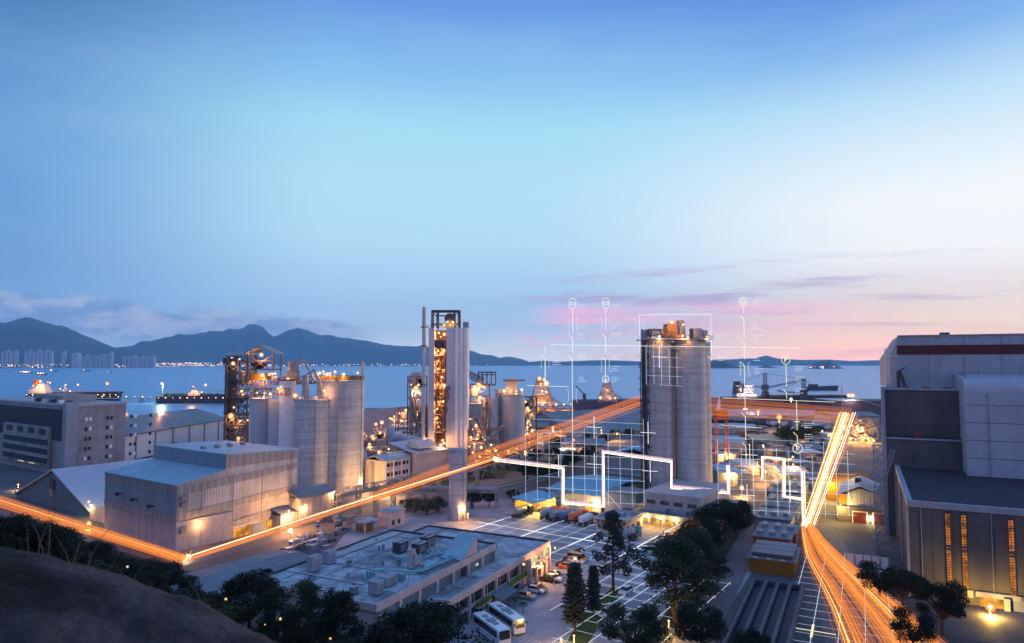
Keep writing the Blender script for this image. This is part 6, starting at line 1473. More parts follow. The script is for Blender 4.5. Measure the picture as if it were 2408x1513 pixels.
# pump house with the yellow wall
s_, t_ = EX(1765, 1347); t2_ = EX(1872, 1362)[1]
b = Thing('pump_house', 'pump house with yellow wall and stepped grey monitor roofs behind the basins', 'building', EAST, s_ + .5, t2_ + .4)
Wp = t_ - t2_; b.part('wall', MB().box(0, 13.5, 0, Wp, 0, 3.4), M['wall_yellow'])
for k in range(3): 
    b.part('monitor', MB().box(1 + k * 4.2, 4 + k * 4.2, .6, Wp - .6, 3.62, 4.5), M['east_wall']); b.part('monitor_roof', MB().box(.6 + k * 4.2, 4.4 + k * 4.2, .2, Wp - .2, 4.52, 4.75), M['roof_grey'])
b.part('roof', MB().box(-.5, 14, -.5, Wp + .5, 3.41, 3.6), M['roof_grey'])
for k in range(3): b.part('skylight', MB().box(-.35, -.1, 2 + k * 3, 3 + k * 3, 3.65, 3.8), M['white_paint'])
for q, (ds, dt, l_, w__, h_, m, lab) in enumerate(((20, 1, 6, 9, 3.8, 'orange_red', 'low red walled shed just behind the pump house'), (28, 0, 10, 10, 3.6, 'east_wall', 'grey shed with round vents behind the red shed'), (42, 2, 14, 10, 4, 'steel_bluegrey', 'blue grey shed under the white light column'), (60, 1, 22, 10, 4.2, 'clad_blue', 'long blue shed beside the lit east road'), (86, 0, 26, 12, 4.4, 'east_wall', 'far grey shed at the end of the basin row'))):
    th = Thing('utility_shed', lab, 'shed', EAST, s_ + ds, t2_ + dt + 1.2 + ds * .035); th.part('wall', MB().box(0, l_, 0, w__, 0, h_), M[m]); th.part('roof', MB().box(-.4, l_ + .4, -.4, w__ + .4, h_ + .01, h_ + .3), M['roof_grey'])
    for k in range(3): th.part('roof_vent', MB().box(l_ * .3, l_ * .7, 1 + k * w__ / 3, 2.4 + k * w__ / 3, h_ + .31, h_ + 1.2), M['steel_grey'])
rnd = random.Random(77)
# middle distance halls and sheds between the silos and the quay
FR = Frame(20)
def hall(u, v, wpx, depth, vtop, mw, mr, lab, cat='warehouse', fr=None, pitch=2.0):
    fr = fr or FLAT; x_, y_ = G(u, v); s1, t1 = fr.st(x_, y_); W_ = wpx / F_PX * y_; h_ = max(3.0, hz(vtop, y_))
    th = Thing('low_hall', lab, cat, fr, s1, t1); th.part('wall', MB().box(0, depth, 0, -W_, 0, h_), M[mw])
    mb = MB(); mb.prism([(-.6, h_), (depth / 2, h_ + pitch), (depth + .6, h_), (depth + .6, h_ + .4), (depth / 2, h_ + pitch + .4), (-.6, h_ + .4)], 'y', .6, -W_ - .6); th.part('roof', mb, M[mr]); return th
hall(1686, 1068, 68, 30, 1042, 'pink_wall', 'roof_blue', 'pink walled hall with pale roof just right of the tall silos')
hall(1680, 1020, 105, 26, 1008, 'steel_bluegrey', 'roof_pale', 'long low hall with white roof right of the tall silos')
hall(1684, 1000, 150, 20, 990, 'steel_rust', 'roof_brown', 'dark brown hall under the orange light trails')
hall(1770, 1048, 80, 24, 1035, 'clad_blue', 'roof_grey', 'grey roofed hall with red sign strip in the right yard')
hall(1880, 1075, 60, 22, 1058, 'clad_blue', 'roof_grey', 'small grey hall left of the steep light trail')
hall(1690, 1140, 45, 16, 1112, 'clad_white', 'roof_blue', 'white walled store at the foot of the tall silos')
hall(1735, 1118, 50, 18, 1100, 'pink_wall', 'roof_pale', 'pink store between white store and the lit road')
hall(1960, 1020, 110, 30, 980, 'steel_bluegrey', 'roof_grey', 'dark grey hall behind the orange process plant')
hall(1330, 1062, 95, 25, 1046, 'clad_blue', 'roof_grey', 'low grey hall behind the dark trees left of the blue hall')
hall(1430, 1000, 90, 25, 982, 'steel_rust', 'roof_grey', 'rusty walled hall between stockpile shed and silos')
hall(1250, 1030, 40, 20, 1005, 'steel_dark', 'roof_grey', 'dark small hall left of the stockpile shed')
hall(1845, 1135, 60, 18, 1120, 'steel_bluegrey', 'roof_pale', 'pale roofed store right of the lit road bend')
th = Thing('red_gantry', 'small red framed gantry beside the right edge of the tall silos', 'gantry', FLAT, 330, -PY(1686, 990, 330)[0]); mb = MB(); z_ = hz(965, 330)
for k in (0, -5):
    for d in (0, 4): mb.tube((d, k, 0), (d, k, z_), .3, 5)
mb.box(-.5, 4.5, .5, -5.5, z_ - 4, z_); th.part('frame', mb, M['orange_red'])
for q, (u, v, Y, lab) in enumerate(((1783, 968, 420, 'bright gold lamp mast left of two under the bulk carrier'), (1832, 981, 400, 'bright gold lamp mast right of two under the bulk carrier'), (1860, 939, 520, 'cold white floodlight mast beside the small crane'), (1300, 1006, 380, 'gold lamp mast in front of the stockpile shed roof'))):
    x_, y_, z_ = PY(u, v, Y); th = Thing('lamp_mast', lab, 'lamp post', FLAT, Y, -x_); th.part('pole', MB().tube((0, 0, 0), (0, 0, z_), .16), M['steel_dark']); th.part('head', MB().box(-.6, .6, -.9, .9, z_ + .3, z_ + .7), M['steel_dark'])
    th.lamp(-.2, 0, z_, (1.3, 1.2, 1.7, 1.0)[q], 3500, M['bulb_white' if q == 2 else 'bulb'], (.9, .95, 1) if q == 2 else (1, .62, .2))
for q, (u, v, lab) in enumerate(((1745, 1148, 'orange lamp post blazing at the corner of the lit east road'), (1732, 1112, 'lamp post behind the pink store on the east road'), (1752, 1106, 'second lamp post further along the lit east road'), (1573, 1462, 'lamp post glowing between the eucalyptus and round dark tree'), (1350, 1497, 'orange lamp post at the zebra crossing'), (1100, 1210, 'lamp post at the foot of the round stack'), (1320, 1505, 'low orange bollard lamp beside the crossing'))):
    x_, y_ = G(u, v + 22) if q < 3 else G(u, min(v + 30, 1530)); s1, t1 = FLAT.st(x_, y_); z_ = min(6.5, max(1.2, hz(v, y_)))
    th = Thing('lamp_post', lab, 'lamp post', FLAT, s1, t1); th.part('pole', MB().tube((0, 0, 0), (0, 0, z_), .08), M['steel_grey']); th.lamp(0, 0, z_ + .1, (.7, .4, .4, .3, .22, .35, .25)[q], (2600, 700, 700, 900, 700, 500, 500)[q], None, (1, .55, .14))
# extra yellow light poles along the west side of the hill road
for q, (u, v, lab) in enumerate(((208, 1232, 'yellow lamp at the right foot of the barn'), (42, 1140, 'orange lamp in front of the glazed office block'))):
    x_, y_ = G(u, v + 14); s1, t1 = FLAT.st(x_, y_); z_ = hz(v, y_); th = Thing('lamp_post', lab, 'lamp post', FLAT, s1, t1); th.part('pole', MB().tube((0, 0, 0), (0, 0, z_), .1), M['steel_grey']); th.lamp(0, 0, z_, .55, 800, None, (1, .6, .15))

# crowded small stuff of the middle distance
def near(u, v): x_, y_ = G(u, v); return FLAT.st(x_, y_)
plant('lit_plant', 'low orange lit plant at the foot of the tower, right side', 1100, 1185, 1012, 1092, 296, ((1108, 1028, .5, 300), (1116, 1044, .45, 200), (1124, 1022, .5, 250), (1132, 1052, .5, 250), (1140, 1034, .45, 0), (1147, 1060, .4, 200), (1155, 1046, .45, 0), (1164, 1056, .4, 150), (1112, 1064, .4, 0), (1128, 1072, .4, 150), (1104, 1050, .4, 0), (1120, 1084, .4, 0), (1172, 1070, .4, 0)), 'steel_rust', 41, 14)
plant('pipe_plant', 'grey pipe plant with small lamps behind the white office', 862, 930, 1052, 1086, 340, ((870, 1045, .6, 300), (892, 1060, .5, 200), (915, 1056, .5, 200), (925, 1066, .4, 0)), 'steel_grey', 42, 12)
plant('pipe_plant', 'grey pipe plant with lamps between the white office and tower', 965, 1050, 1040, 1110, 310, ((972, 1062, .5, 250), (984, 1085, .5, 250), (1000, 1062, .5, 250), (1018, 1080, .5, 250), (1033, 1060, .5, 200), (1008, 1098, .45, 150), (1042, 1085, .45, 150), (992, 1050, .4, 0), (1026, 1048, .4, 0)), 'steel_grey', 43, 16)
plant('pipe_plant', 'dark pipe plant in front of the short round silo', 1186, 1258, 1048, 1080, 318, ((1195, 1060, .45, 150), (1215, 1055, .45, 150), (1235, 1062, .45, 150), (1250, 1058, .4, 0)), 'steel_dark', 44, 10)
plant('pipe_plant', 'pipe plant with amber lamps behind the short round silo', 1165, 1262, 985, 1044, 352, ((1172, 1000, .5, 250), (1240, 1005, .55, 300), (1254, 1030, .5, 250), (1245, 1040, .4, 0), (1180, 1028, .4, 0)), 'steel_rust', 51, 12)
plant('lit_plant', 'amber lit plant rising behind the wide low tank', 930, 1000, 962, 1040, 352, ((940, 972, .5, 300), (955, 965, .6, 400), (968, 978, .5, 250), (985, 968, .6, 400), (992, 985, .5, 0), (948, 990, .45, 0)), 'steel_rust', 52, 12)
plant('pipe_plant', 'low steel pipe plant in front of the brown stockpile hall', 850, 905, 1012, 1050, 365, ((856, 1020, .55, 300), (878, 1025, .5, 250), (895, 1018, .5, 200)), 'steel_grey', 53, 10)
for q, (a, c, lab) in enumerate((((1118, 985, 318), (1152, 1042, 312), 'grey pipe conveyor falling from the lit plant right of the tower'), ((846, 1040, 330), (862, 1082, 322), 'short white conveyor leg right of the tall silo'), ((1000, 1000, 318), (960, 1060, 312), 'thin pipe conveyor left of the tower foot'), ((1186, 1000, 330), (1150, 1030, 326), 'thin inclined conveyor beside the slim silo'))):
    P0, P1 = Vector(PY(*a)), Vector(PY(*c)); th = Thing('inclined_conveyor', lab, 'conveyor', FLAT, P0.y, -P0.x, P0.z); d = P1 - P0
    th.part('tube', MB().tube((0, 0, 0), (d.y, -d.x, d.z), .9, 10), M['roof_pale' if q == 1 else 'steel_grey']); th.part('leg', MB().tube((d.y * .6, -d.x * .6, d.z * .6), (d.y * .6, -d.x * .6, -P0.z), .25, 6), M['steel_grey'])
rnd = random.Random(90)
def shed(u, v, w, d, h, mw, mr, lab, grp):
    s1, t1 = near(u, v); th = Thing('small_shed', lab, 'shed', FLAT, s1, t1, 0, grp, rnd.choice((0, 0, -8, 6)))
    th.part('wall', MB().box(0, d, -w / 2, w / 2, 0, h), M[mw]); mb = MB(); mb.prism([(-w / 2 - .3, h), (0, h + w * .06), (w / 2 + .3, h), (w / 2 + .3, h + .25), (0, h + w * .06 + .25), (-w / 2 - .3, h + .25)], 'x', -.3, d + .3); th.part('roof', mb, M[mr]); th.part('door', MB().box(-.1, -.02, -w * .2, w * .2, 0, h * .7), M[rnd.choice(('glass_dark', 'lit_orange', 'steel_dark', 'steel_bluegrey'))])
walls, roofs = ('steel_bluegrey', 'pink_wall', 'clad_blue', 'steel_rust', 'concrete', 'east_wall'), ('roof_grey', 'roof_blue', 'roof_pale', 'roof_dark', 'roof_brown')
for k in range(64):
    v = rnd.uniform(985, 1150); u = rnd.uniform(1684, 1985 if v < 1060 else 1960)
    if v > 1085 and 1765 < u < 1812: continue
    Yv = G(u, v)[1]; shed(u, v, rnd.uniform(4, 10) * Yv / 330, rnd.uniform(5, 12), rnd.uniform(2.6, 5.5), rnd.choice(walls), rnd.choice(roofs), 'small shed in the crowded yard right of the tall silos', 'small sheds in the right yard')
for k in range(14):
    v = rnd.uniform(1020, 1085); u = rnd.uniform(1240, 1420); shed(u, v, rnd.uniform(6, 14), rnd.uniform(6, 12), rnd.uniform(3, 5), rnd.choice(walls), rnd.choice(roofs), 'small shed among the dark woods left of the tall silos', 'small sheds in the woods')
for k in range(12):
    v = rnd.uniform(1085, 1150); u = rnd.uniform(1850, 1930); shed(u, v, rnd.uniform(3, 7), rnd.uniform(3, 7), rnd.uniform(2, 4), rnd.choice(walls), rnd.choice(roofs), 'small shed beside the steep golden light trail', 'small sheds beside the steep trail')
for k in range(34):
    v = rnd.uniform(975, 1150); u = rnd.uniform(1684, 2060 if v < 1075 else 1880) if k < 24 else rnd.uniform(1240, 1500)
    if k >= 24: v = rnd.uniform(990, 1080)
    s1, t1 = near(u, v); h = rnd.uniform(4, 8); th = Thing('yard_lamp', 'small warm lamp on a pole in the middle distance works', 'lamp post', FLAT, s1, t1, 0, 'small warm yard lamps'); th.part('pole', MB().tube((0, 0, 0), (0, 0, h), .1, 5), M['steel_grey']); th.lamp(0, 0, h, rnd.uniform(.35, .6), 2000 if k % 3 else 4200, M['bulb_white'] if k % 7 == 3 else None, (1, .45, .12))
glow(th.e, (0, 0, 9), 10)
# ================================================================== vehicles
def heading(fr, u0, v0, u1, v1):
    a, c = Vector(G(u0, v0)), Vector(G(u1, v1)); return math.degrees(math.atan2(c.y - a.y, c.x - a.x))
def vehicle(name, label, cat, u, v, ang, group=None):
    e = bpy.data.objects.new(name, None); COL.objects.link(e); x, y = G(u, v); e.location = (x, y, .06); e.rotation_euler = (0, 0, R(ang)); tag(e, label, cat, group)
    class V: pass
    o = V(); o.e = e; o.part = lambda n, mb, m, p=None: build(n, mb, m, p or e); return o
def wheel(o, x, y, r, w):
    t = o.part('wheel', MB().tube((x, y - w / 2, r), (x, y + w / 2, r), r, 14), M['rubber']); o.part('rim', MB().tube((x, y - w / 2 - .01, r), (x, y + w / 2 + .01, r), r * .58, 10), M['steel_grey'], t)
def car(label, u, v, ang, m, group=None, van=False):
    o = vehicle('parked_car' if not van else 'minivan', label, 'van' if van else 'car', u, v, ang, group); L, W = (4.4, 1.78) if not van else (5.0, 1.95)
    def loft(secs):
        mb = MB(); vs = []
        for (x, hw, z) in secs: vs.append((x, hw, z))
        return vs
    lo = [(-L / 2, .45), (-L / 2, .85), (-L * .38, .95), (L * .22, .92), (L * .46, .72), (L / 2, .5), (L / 2, .3), (-L / 2, .3)] if not van else [(-L / 2, .4), (-L / 2, 1.1), (L * .38, 1.05), (L * .48, .85), (L / 2, .5), (L / 2, .3), (-L / 2, .3)]
    mb = MB(); mb.prism(lo, 'y', -W / 2, W / 2); o.part('body', mb, M[m])
    top = 1.45 if not van else 2.0; zb = .95 if not van else 1.1
    x = (-L * .40, -L * .26, L * .08, L * .26) if not van else (-L * .49, -L * .46, L * .28, L * .40)
    mb = MB(); hw, tw = W / 2 - .06, W / 2 - .24
    mb.add([(x[0], -hw, zb), (x[3], -hw, zb), (x[3], hw, zb), (x[0], hw, zb), (x[1], -tw, top - .06), (x[2], -tw, top - .06), (x[2], tw, top - .06), (x[1], tw, top - .06)], [(0, 1, 5, 4), (1, 2, 6, 5), (2, 3, 7, 6), (3, 0, 4, 7), (4, 5, 6, 7)]); o.part('window', mb, M['glass_dark'])
    mb = MB(); mb.box(x[1] - .05, x[2] + .05, -tw - .02, tw + .02, top - .05, top); o.part('roof', mb, M[m])
    for s in (-1, 1):
        o.part('headlight', MB().box(L / 2 - .06, L / 2 + .02, s * W * .33 - .2, s * W * .33 + .2, .55, .7), M['white_paint']); o.part('tail_light', MB().box(-L / 2 - .02, -L / 2 + .05, s * W * .36 - .15, s * W * .36 + .15, .65, .82), M['door_red'])
        for xx in (-L * .29, L * .3): wheel(o, xx, s * (W / 2 - .1), .32, .22)
    return o
PO = math.degrees(math.atan2(OFF.C, OFF.S)); PA = math.degrees(math.atan2(YARD.C, YARD.S))           # along s
car('white car parked next to a black car in the office bays', 1300, 1366, PO - 90, 'car_white')
car('black car parked just behind the white car in the office bays', 1306, 1358, PO - 90, 'car_black')
car('lone black car parked in front of the green hedge', 1264, 1390, PO - 90, 'car_black')
car('white saloon driving near the tall casuarina tree', 1472, 1396, PA + 180, 'car_white')
car('white car with blue roof sheen, upper of the pair by the round tree', 1434, 1440, PA + 180, 'car_white')
car('white car, lower of the pair by the round tree', 1428, 1448, PA + 178, 'car_white')
car('small yellow minibus parked at the end of the office bays', 1357, 1320, PA - 92, 'car_yellow', None, True)
car('blue car in the cluster beside the glowing grid cross', 1527, 1292, PA - 30, 'car_blue'); car('white van in the cluster beside the glowing grid cross', 1531, 1303, PA - 60, 'car_white', None, True)
car('teal car at the left of the cluster by the grid cross', 1512, 1306, PA, 'car_teal'); car('grey dark car under the eucalyptus edge', 1545, 1310, PA + 40, 'car_black'); car('rust coloured pickup at the right of the car cluster', 1552, 1295, PA + 20, 'car_orange')
def bus(label, u, v, ang):
    o = vehicle('coach_bus', label, 'bus', u, v, ang); L, W, H_ = 10.4, 2.35, 3.0
    mb = MB(); mb.prism([(-L / 2, .45), (L / 2, .45), (L / 2, 1.4), (L / 2 - .22, H_ - .25), (L / 2 - .6, H_), (-L / 2 + .2, H_), (-L / 2, H_ - .2)], 'y', -W / 2, W / 2); o.part('body', mb, M['car_white'])
    for s in (-1, 1): o.part('side_window', MB().box(-L / 2 + .5, L / 2 - .9, s * W / 2 - .02 * (s < 0) - .01, s * W / 2 + .03 * (s > 0) + .01 * (s < 0) - .02 * (s < 0), 1.5, 2.6), M['glass_dark'])
    mb = MB(); mb.add([(L / 2 + .02, -W * .44, 1.4), (L / 2 + .02, W * .44, 1.4), (L / 2 - .2, W * .44, 2.85), (L / 2 - .2, -W * .44, 2.85)], [(0, 1, 2, 3)]); o.part('windscreen', mb, M['glass_dark'])
    o.part('side_stripe', MB().box(-L / 2 + .1, L / 2 - .3, -W / 2 - .015, W / 2 + .015, .95, 1.1), M['steel_bluegrey'])
    for s in (-1, 1): o.part('mirror', MB().tube((L / 2 - .1, s * W * .48, 2.6), (L / 2 + .35, s * W * .56, 2.5), .03, 5).box(L / 2 + .28, L / 2 + .4, s * W * .56 - .1, s * W * .56 + .1, 2.0, 2.5), M['steel_dark'])
    o.part('air_unit', MB().box(-.9, .6, -.7, .7, H_, H_ + .22), M['steel_grey'])
    o.part('roof_hatch', MB().box(1, 2.2, -.5, .5, H_, H_ + .12), M['steel_grey']); o.part('roof_hatch', MB().box(-3, -1.8, -.5, .5, H_, H_ + .12), M['steel_grey'])
    for s in (-1, 1):
        o.part('headlight', MB().box(L / 2 - .05, L / 2 + .03, s * .85 - .22, s * .85 + .22, .7, .95), M['white_paint'])
        for xx in (-L * .28, L * .3): wheel(o, xx, s * (W / 2 - .14), .5, .3)
    return o
BA = heading(YARD, 1160, 1452, 1215, 1490)
for q, (k, m, lab) in enumerate(((2, 'car_white', 'white car third from the coaches in the office bays'), (5, 'car_black', 'black car beside the silver car in the office bays'), (11, 'car_white', 'white car near the yellow minibus in the office bays'), (12, 'steel_grey', 'grey car right beside the yellow minibus'), (9, 'car_orange', 'rust red car in the middle of the office bays'))):
    o = car(lab, 1300, 1300, PO - 90, m); o.e.location = (*OFF.xy(132.4 + k * 2.7, 63.0), .05)
for q in range(6):
    o = car(('white car', 'black car', 'silver car', 'blue car', 'white van', 'teal car')[q] + ' in the short row right of the gatehouse', 1300, 1300, PA + 90 + q, ('car_white', 'car_black', 'steel_grey', 'car_blue', 'car_white', 'car_teal')[q], None, q == 4); o.e.location = (*YARD.xy(176 + q * 2.9, 66 + .2 * q), .05)
car('silver car parked in the near office bays', 1236, 1408, PO - 90, 'steel_grey'); car('dark blue car parked in the far office bays', 1338, 1338, PO - 90, 'car_blue')
bus('white coach with dark windows parked by the office corner', 1190, 1474, BA)
bus('white coach nearer the camera, partly hidden by the dark tree', 1155, 1500, BA)
def tanker(label, u, v, ang, mt, mc):
    o = vehicle('tanker_truck', label, 'truck', u, v, ang)
    o.part('chassis', MB().box(-5, 4.6, -.5, .5, .75, 1.0), M['steel_dark'])
    mb = MB(); mb.tube((-5, 0, 2.1), (-4.4, 0, 2.15), .7, 18, 1.15); mb.tube((-4.4, 0, 2.15), (-2, 0, 2.0), 1.15, 18, 1.25); mb.tube((-2, 0, 2.0), (.2, 0, 2.15), 1.25, 18, 1.15); mb.tube((.2, 0, 2.15), (1.8, 0, 2.1), 1.15, 18, .8); o.part('tank', mb, M[mt])
    mb = MB(); mb.prism([(2.6, .7), (4.7, .7), (4.7, 1.8), (4.4, 2.8), (2.6, 2.9)], 'y', -1.2, 1.2); c = o.part('cab', mb, M[mc]); o.part('windscreen', MB().box(4.45, 4.62, -1.05, 1.05, 1.85, 2.5), M['glass_dark'], c)
    for s in (-1, 1):
        for xx in (-4, -2.8, 1.0, 3.7): wheel(o, xx, s * 1.05, .5, .35)
    return o
for q, (u, v, mt, mc, lab) in enumerate(((1294, 1217, 'steel_bluegrey', 'car_orange', 'blue grey tanker truck, first in the row of four'), (1316, 1221, 'steel_grey', 'car_orange', 'dull grey tanker truck, second in the row of four'), (1338, 1223, 'car_blue', 'car_teal', 'bright blue tanker truck, third in the row of four'), (1360, 1226, 'car_orange', 'car_orange', 'orange tanker truck at the end of the row of four'))): tanker(lab, u, v, PA, mt, mc)
tanker('grey tanker truck standing alone in front of the orange lit shed', 1228, 1214, PA, 'steel_grey', 'steel_dark')
tanker('long white tanker truck left of the gatehouse', 1384, 1232, PA, 'white_paint', 'steel_dark')
tanker('teal cab tanker truck behind the gatehouse and casuarina', 1485, 1268, PA, 'steel_bluegrey', 'car_teal')
for q in range(9):
    o = vehicle('motorcycle', 'dark motorcycle in the parked row along the paved strip by the office', 'motorcycle', 1300, 1300, PO - 70, 'motorcycles parked along the strip'); o.e.location = (*OFF.xy(157 + q * 1.9, 65.4 + (q % 2) * .4), .05)
    for xx in (-.65, .65): o.part('wheel', MB().tube((xx, -.06, .32), (xx, .06, .32), .32, 12), M['rubber'])
    mb = MB(); mb.box(-.5, .4, -.14, .14, .45, .8); mb.tube((.65, 0, .32), (.45, 0, 1.0), .05, 5); mb.tube((.45, -.35, 1.02), (.45, .35, 1.02), .03, 5); o.part('frame', mb, M[('car_black', 'steel_dark', 'door_red')[q % 3]]); o.part('seat', MB().box(-.7, .1, -.15, .15, .8, .92), M['rubber'])

# ================================================================== trees
def leaf_quads(mb, c, r, n, size, rnd, flat=0.75):
    for k in range(n):
        d = Vector((rnd.gauss(0, 1), rnd.gauss(0, 1), rnd.gauss(0, 1))); d.normalize(); d *= r * rnd.uniform(.45, 1.05) ; d.z *= flat
        p = Vector(c) + d; nrm = Vector((rnd.gauss(0, 1), rnd.gauss(0, 1), rnd.gauss(.5, 1))).normalized(); a = nrm.orthogonal().normalized(); b_ = nrm.cross(a); q = rnd.uniform(0, 6.28); a2 = a * math.cos(q) + b_ * math.sin(q); b2 = b_ * math.cos(q) - a * math.sin(q); s = size * rnd.uniform(.6, 1.3)
        i = len(mb.v); mb.v += [tuple(p - a2 * s), tuple(p + b2 * s * .45), tuple(p + a2 * s), tuple(p - b2 * s * .45)]; mb.f.append((i, i + 1, i + 2, i + 3)); mb.sm.append(False)
def tree_meshes(kind, seed):
    """unit tree 1 m high; the crown and the trunk as two meshes"""
    rnd = random.Random(seed); cr, tr = MB(), MB()
    if kind == 'broad':
        tr.tube((0, 0, 0), (.02, .01, .35), .035, 8, .024)
        for k in range(32):
            a, e = rnd.uniform(0, 6.28), rnd.uniform(-.5, 1.0); rr = rnd.uniform(.22, .40); c = Vector((rr * math.cos(a) * math.cos(e * .8), rr * math.sin(a) * math.cos(e * .8), .58 + .34 * math.sin(e)))
            tr.tube((.02, .01, .3), c, .013, 5, .003); leaf_quads(cr, c, rnd.uniform(.11, .18), 360, .0185, rnd)
    elif kind == 'gum':
        tr.tube((0, 0, 0), (.03, 0, .5), .022, 8, .016); tr.tube((.0, 0, .02), (-.08, .05, .5), .016, 7, .01)
        for k in range(38):
            z = rnd.uniform(.34, .97); rr = .26 * math.sin(min(1, (1.06 - z) * 2.1) * 1.57) * rnd.uniform(.5, 1.2); a = rnd.uniform(0, 6.28); c = Vector((rr * math.cos(a), rr * math.sin(a), z))
            tr.tube((.03 * rnd.random(), 0, z * .7), c, .008, 5, .002); leaf_quads(cr, c, rnd.uniform(.065, .115), 240, .0155, rnd, .9)
    elif kind == 'pine':
        tr.tube((0, 0, 0), (0, 0, 1), .018, 7, .003)
        for k in range(24):
            z = .14 + .84 * k / 24; rr = .17 * (1 - (z - .1)) ** .7 * (1.0 if z > .3 else .75) + .015
            for q in range(7):
                a = q * .9 + k * .5 + rnd.uniform(-.2, .2); r_ = rr * rnd.uniform(.75, 1.15)
                p, e = Vector((0, 0, z)), Vector((r_ * math.cos(a), r_ * math.sin(a), z + .015)); tr.tube(p, e, .004, 4, .001)
                for w in (.4, .7, 1.0): leaf_quads(cr, p.lerp(e, w), .03, 20, .016, rnd, .5)
    elif kind == 'casuarina':
        tr.tube((0, 0, 0), (0, 0, .98), .02, 7, .003)
        for k in range(60):
            z = rnd.uniform(.16, .97); rr = .24 * math.sin(min(1.0, (1.02 - z) * 1.6) * 1.57) * rnd.uniform(.4, 1.1); a = rnd.uniform(0, 6.28); c = Vector((rr * math.cos(a), rr * math.sin(a), z + rr * .4)); tr.tube((0, 0, z), c, .005, 4, .001); leaf_quads(cr, c, .06, 90, .017, rnd, 1.1)
    elif kind == 'palm':
        tr.tube((0, 0, 0), (0, 0, .7), .03, 8, .022)
        for k in range(14):
            a = k * .45; pr = Vector((0, 0, .7))
            for q in range(1, 8):
                t = q / 7; nx_ = Vector((.42 * t * math.cos(a), .42 * t * math.sin(a), .7 + .3 * t - .5 * t * t)); d = (nx_ - pr); sd = Vector((-math.sin(a), math.cos(a), -.25)) * .09 * (1 - t * .6)
                cr.quad(pr, nx_, nx_ + sd, pr + sd); sd2 = Vector((math.sin(a), -math.cos(a), -.25)) * .09 * (1 - t * .6); cr.quad(nx_, pr, pr + sd2, nx_ + sd2); pr = nx_
    else:  # bush
        for k in range(14):
            a = rnd.uniform(0, 6.28); rr = rnd.uniform(.05, .42); c = Vector((rr * math.cos(a), rr * math.sin(a), rnd.uniform(.25, .75) * (1 - rr * .6))); tr.tube((0, 0, 0), c, .012, 4, .004); leaf_quads(cr, c, .2, 90, .035, rnd)
    return cr.mesh(kind + '_crown'), tr.mesh(kind + '_trunk')
TM = {}
def tree(name, label, kind, x, y, z, h, wide=1.0, leaf='leaf', group=None, var=0):
    key = (kind, var, leaf)
    if key not in TM:
        c, t = tree_meshes(kind, 100 + var * 7 + len(kind)); c.materials.append(M[leaf]); t.materials.append(M['bark']); TM[key] = (c, t)
    e = bpy.data.objects.new(name, None); COL.objects.link(e); e.location = (x, y, z); e.scale = (h * wide, h * wide, h); e.rotation_euler = (0, 0, (x * 3.1 + y * 1.7) % 6.28); tag(e, label, 'bush' if kind == 'bush' else 'tree', group)
    build('crown', TM[key][0], None, e); build('trunk' if kind != 'bush' else 'stem', TM[key][1], None, e)
def tree_px(name, label, kind, u, vb, vt, wide=1.0, leaf='leaf', group=None, var=0):
    x, y = G(u, vb); tree(name, label, kind, x, y, 0, hz(vt, y), wide, leaf, group, var)
tree_px('norfolk_pine', 'tall conical pine, left of the pair beside the car park', 'pine', 1352, 1486, 1322, 1.15, 'leaf_pine')
tree_px('norfolk_pine', 'slimmer conical pine, right of the pair beside the car park', 'pine', 1396, 1448, 1328, 1.0, 'leaf_pine', None, 1)
tree_px('casuarina_tree', 'tall feathery casuarina standing alone in the middle of the yard', 'casuarina', 1442, 1392, 1208, 1.1, 'leaf_pine')
tree_px('eucalyptus_tree', 'large pale trunked eucalyptus in the row beside the lit road', 'gum', 1588, 1460, 1268, 1.6, 'leaf')
tree_px('eucalyptus_tree', 'second eucalyptus just behind the large pale trunked one', 'gum', 1640, 1400, 1250, 1.45, 'leaf', None, 1)
tree_px('broadleaf_tree', 'dark spreading tree in front of the loading bays, top of the row', 'broad', 1690, 1300, 1178, 1.15, 'leaf_dark')
tree_px('broadleaf_tree', 'dark tree at the lit road, right end of the row', 'broad', 1728, 1262, 1172, 1.1, 'leaf_dark', None, 1)
tree_px('broadleaf_tree', 'dark tree between the loading bays and the eucalyptus', 'broad', 1645, 1330, 1215, 1.1, 'leaf_dark', None, 2)
tree_px('broadleaf_tree', 'dense round green tree at the bottom centre right', 'broad', 1490, 1560, 1416, 1.15, 'leaf', None, 2)
tree_px('broadleaf_tree', 'very dark round tree between the round green tree and basins', 'broad', 1648, 1545, 1420, 1.1, 'leaf_dark', None, 1)
tree_px('broadleaf_tree', 'dark treetop at the bottom edge below the basins', 'broad', 1775, 1590, 1480, 1.0, 'leaf_dark')
tree_px('broadleaf_tree', 'dark tree in front of the white boundary wall', 'broad', 2070, 1408, 1322, 1.3, 'leaf_dark', None, 2)
tree_px('broadleaf_tree', 'dark tree just left of the plant building corner', 'broad', 2125, 1440, 1340, 1.2, 'leaf_dark', None, 1)
tree_px('broadleaf_tree', 'tallest tree in front of the strip windows, lit orange', 'broad', 2215, 1500, 1358, .85, 'leaf_dark')
tree_px('broadleaf_tree', 'low dark tree at the bottom right beside the trail road', 'broad', 2150, 1540, 1430, 1.0, 'leaf_dark', None, 2)
tree_px('palm_tree', 'small palm left of two by the office entrance', 'palm', 1212, 1428, 1396, 1.0, 'leaf'); tree_px('palm_tree', 'small palm right of two by the office entrance', 'palm', 1230, 1440, 1408, 1.0, 'leaf')
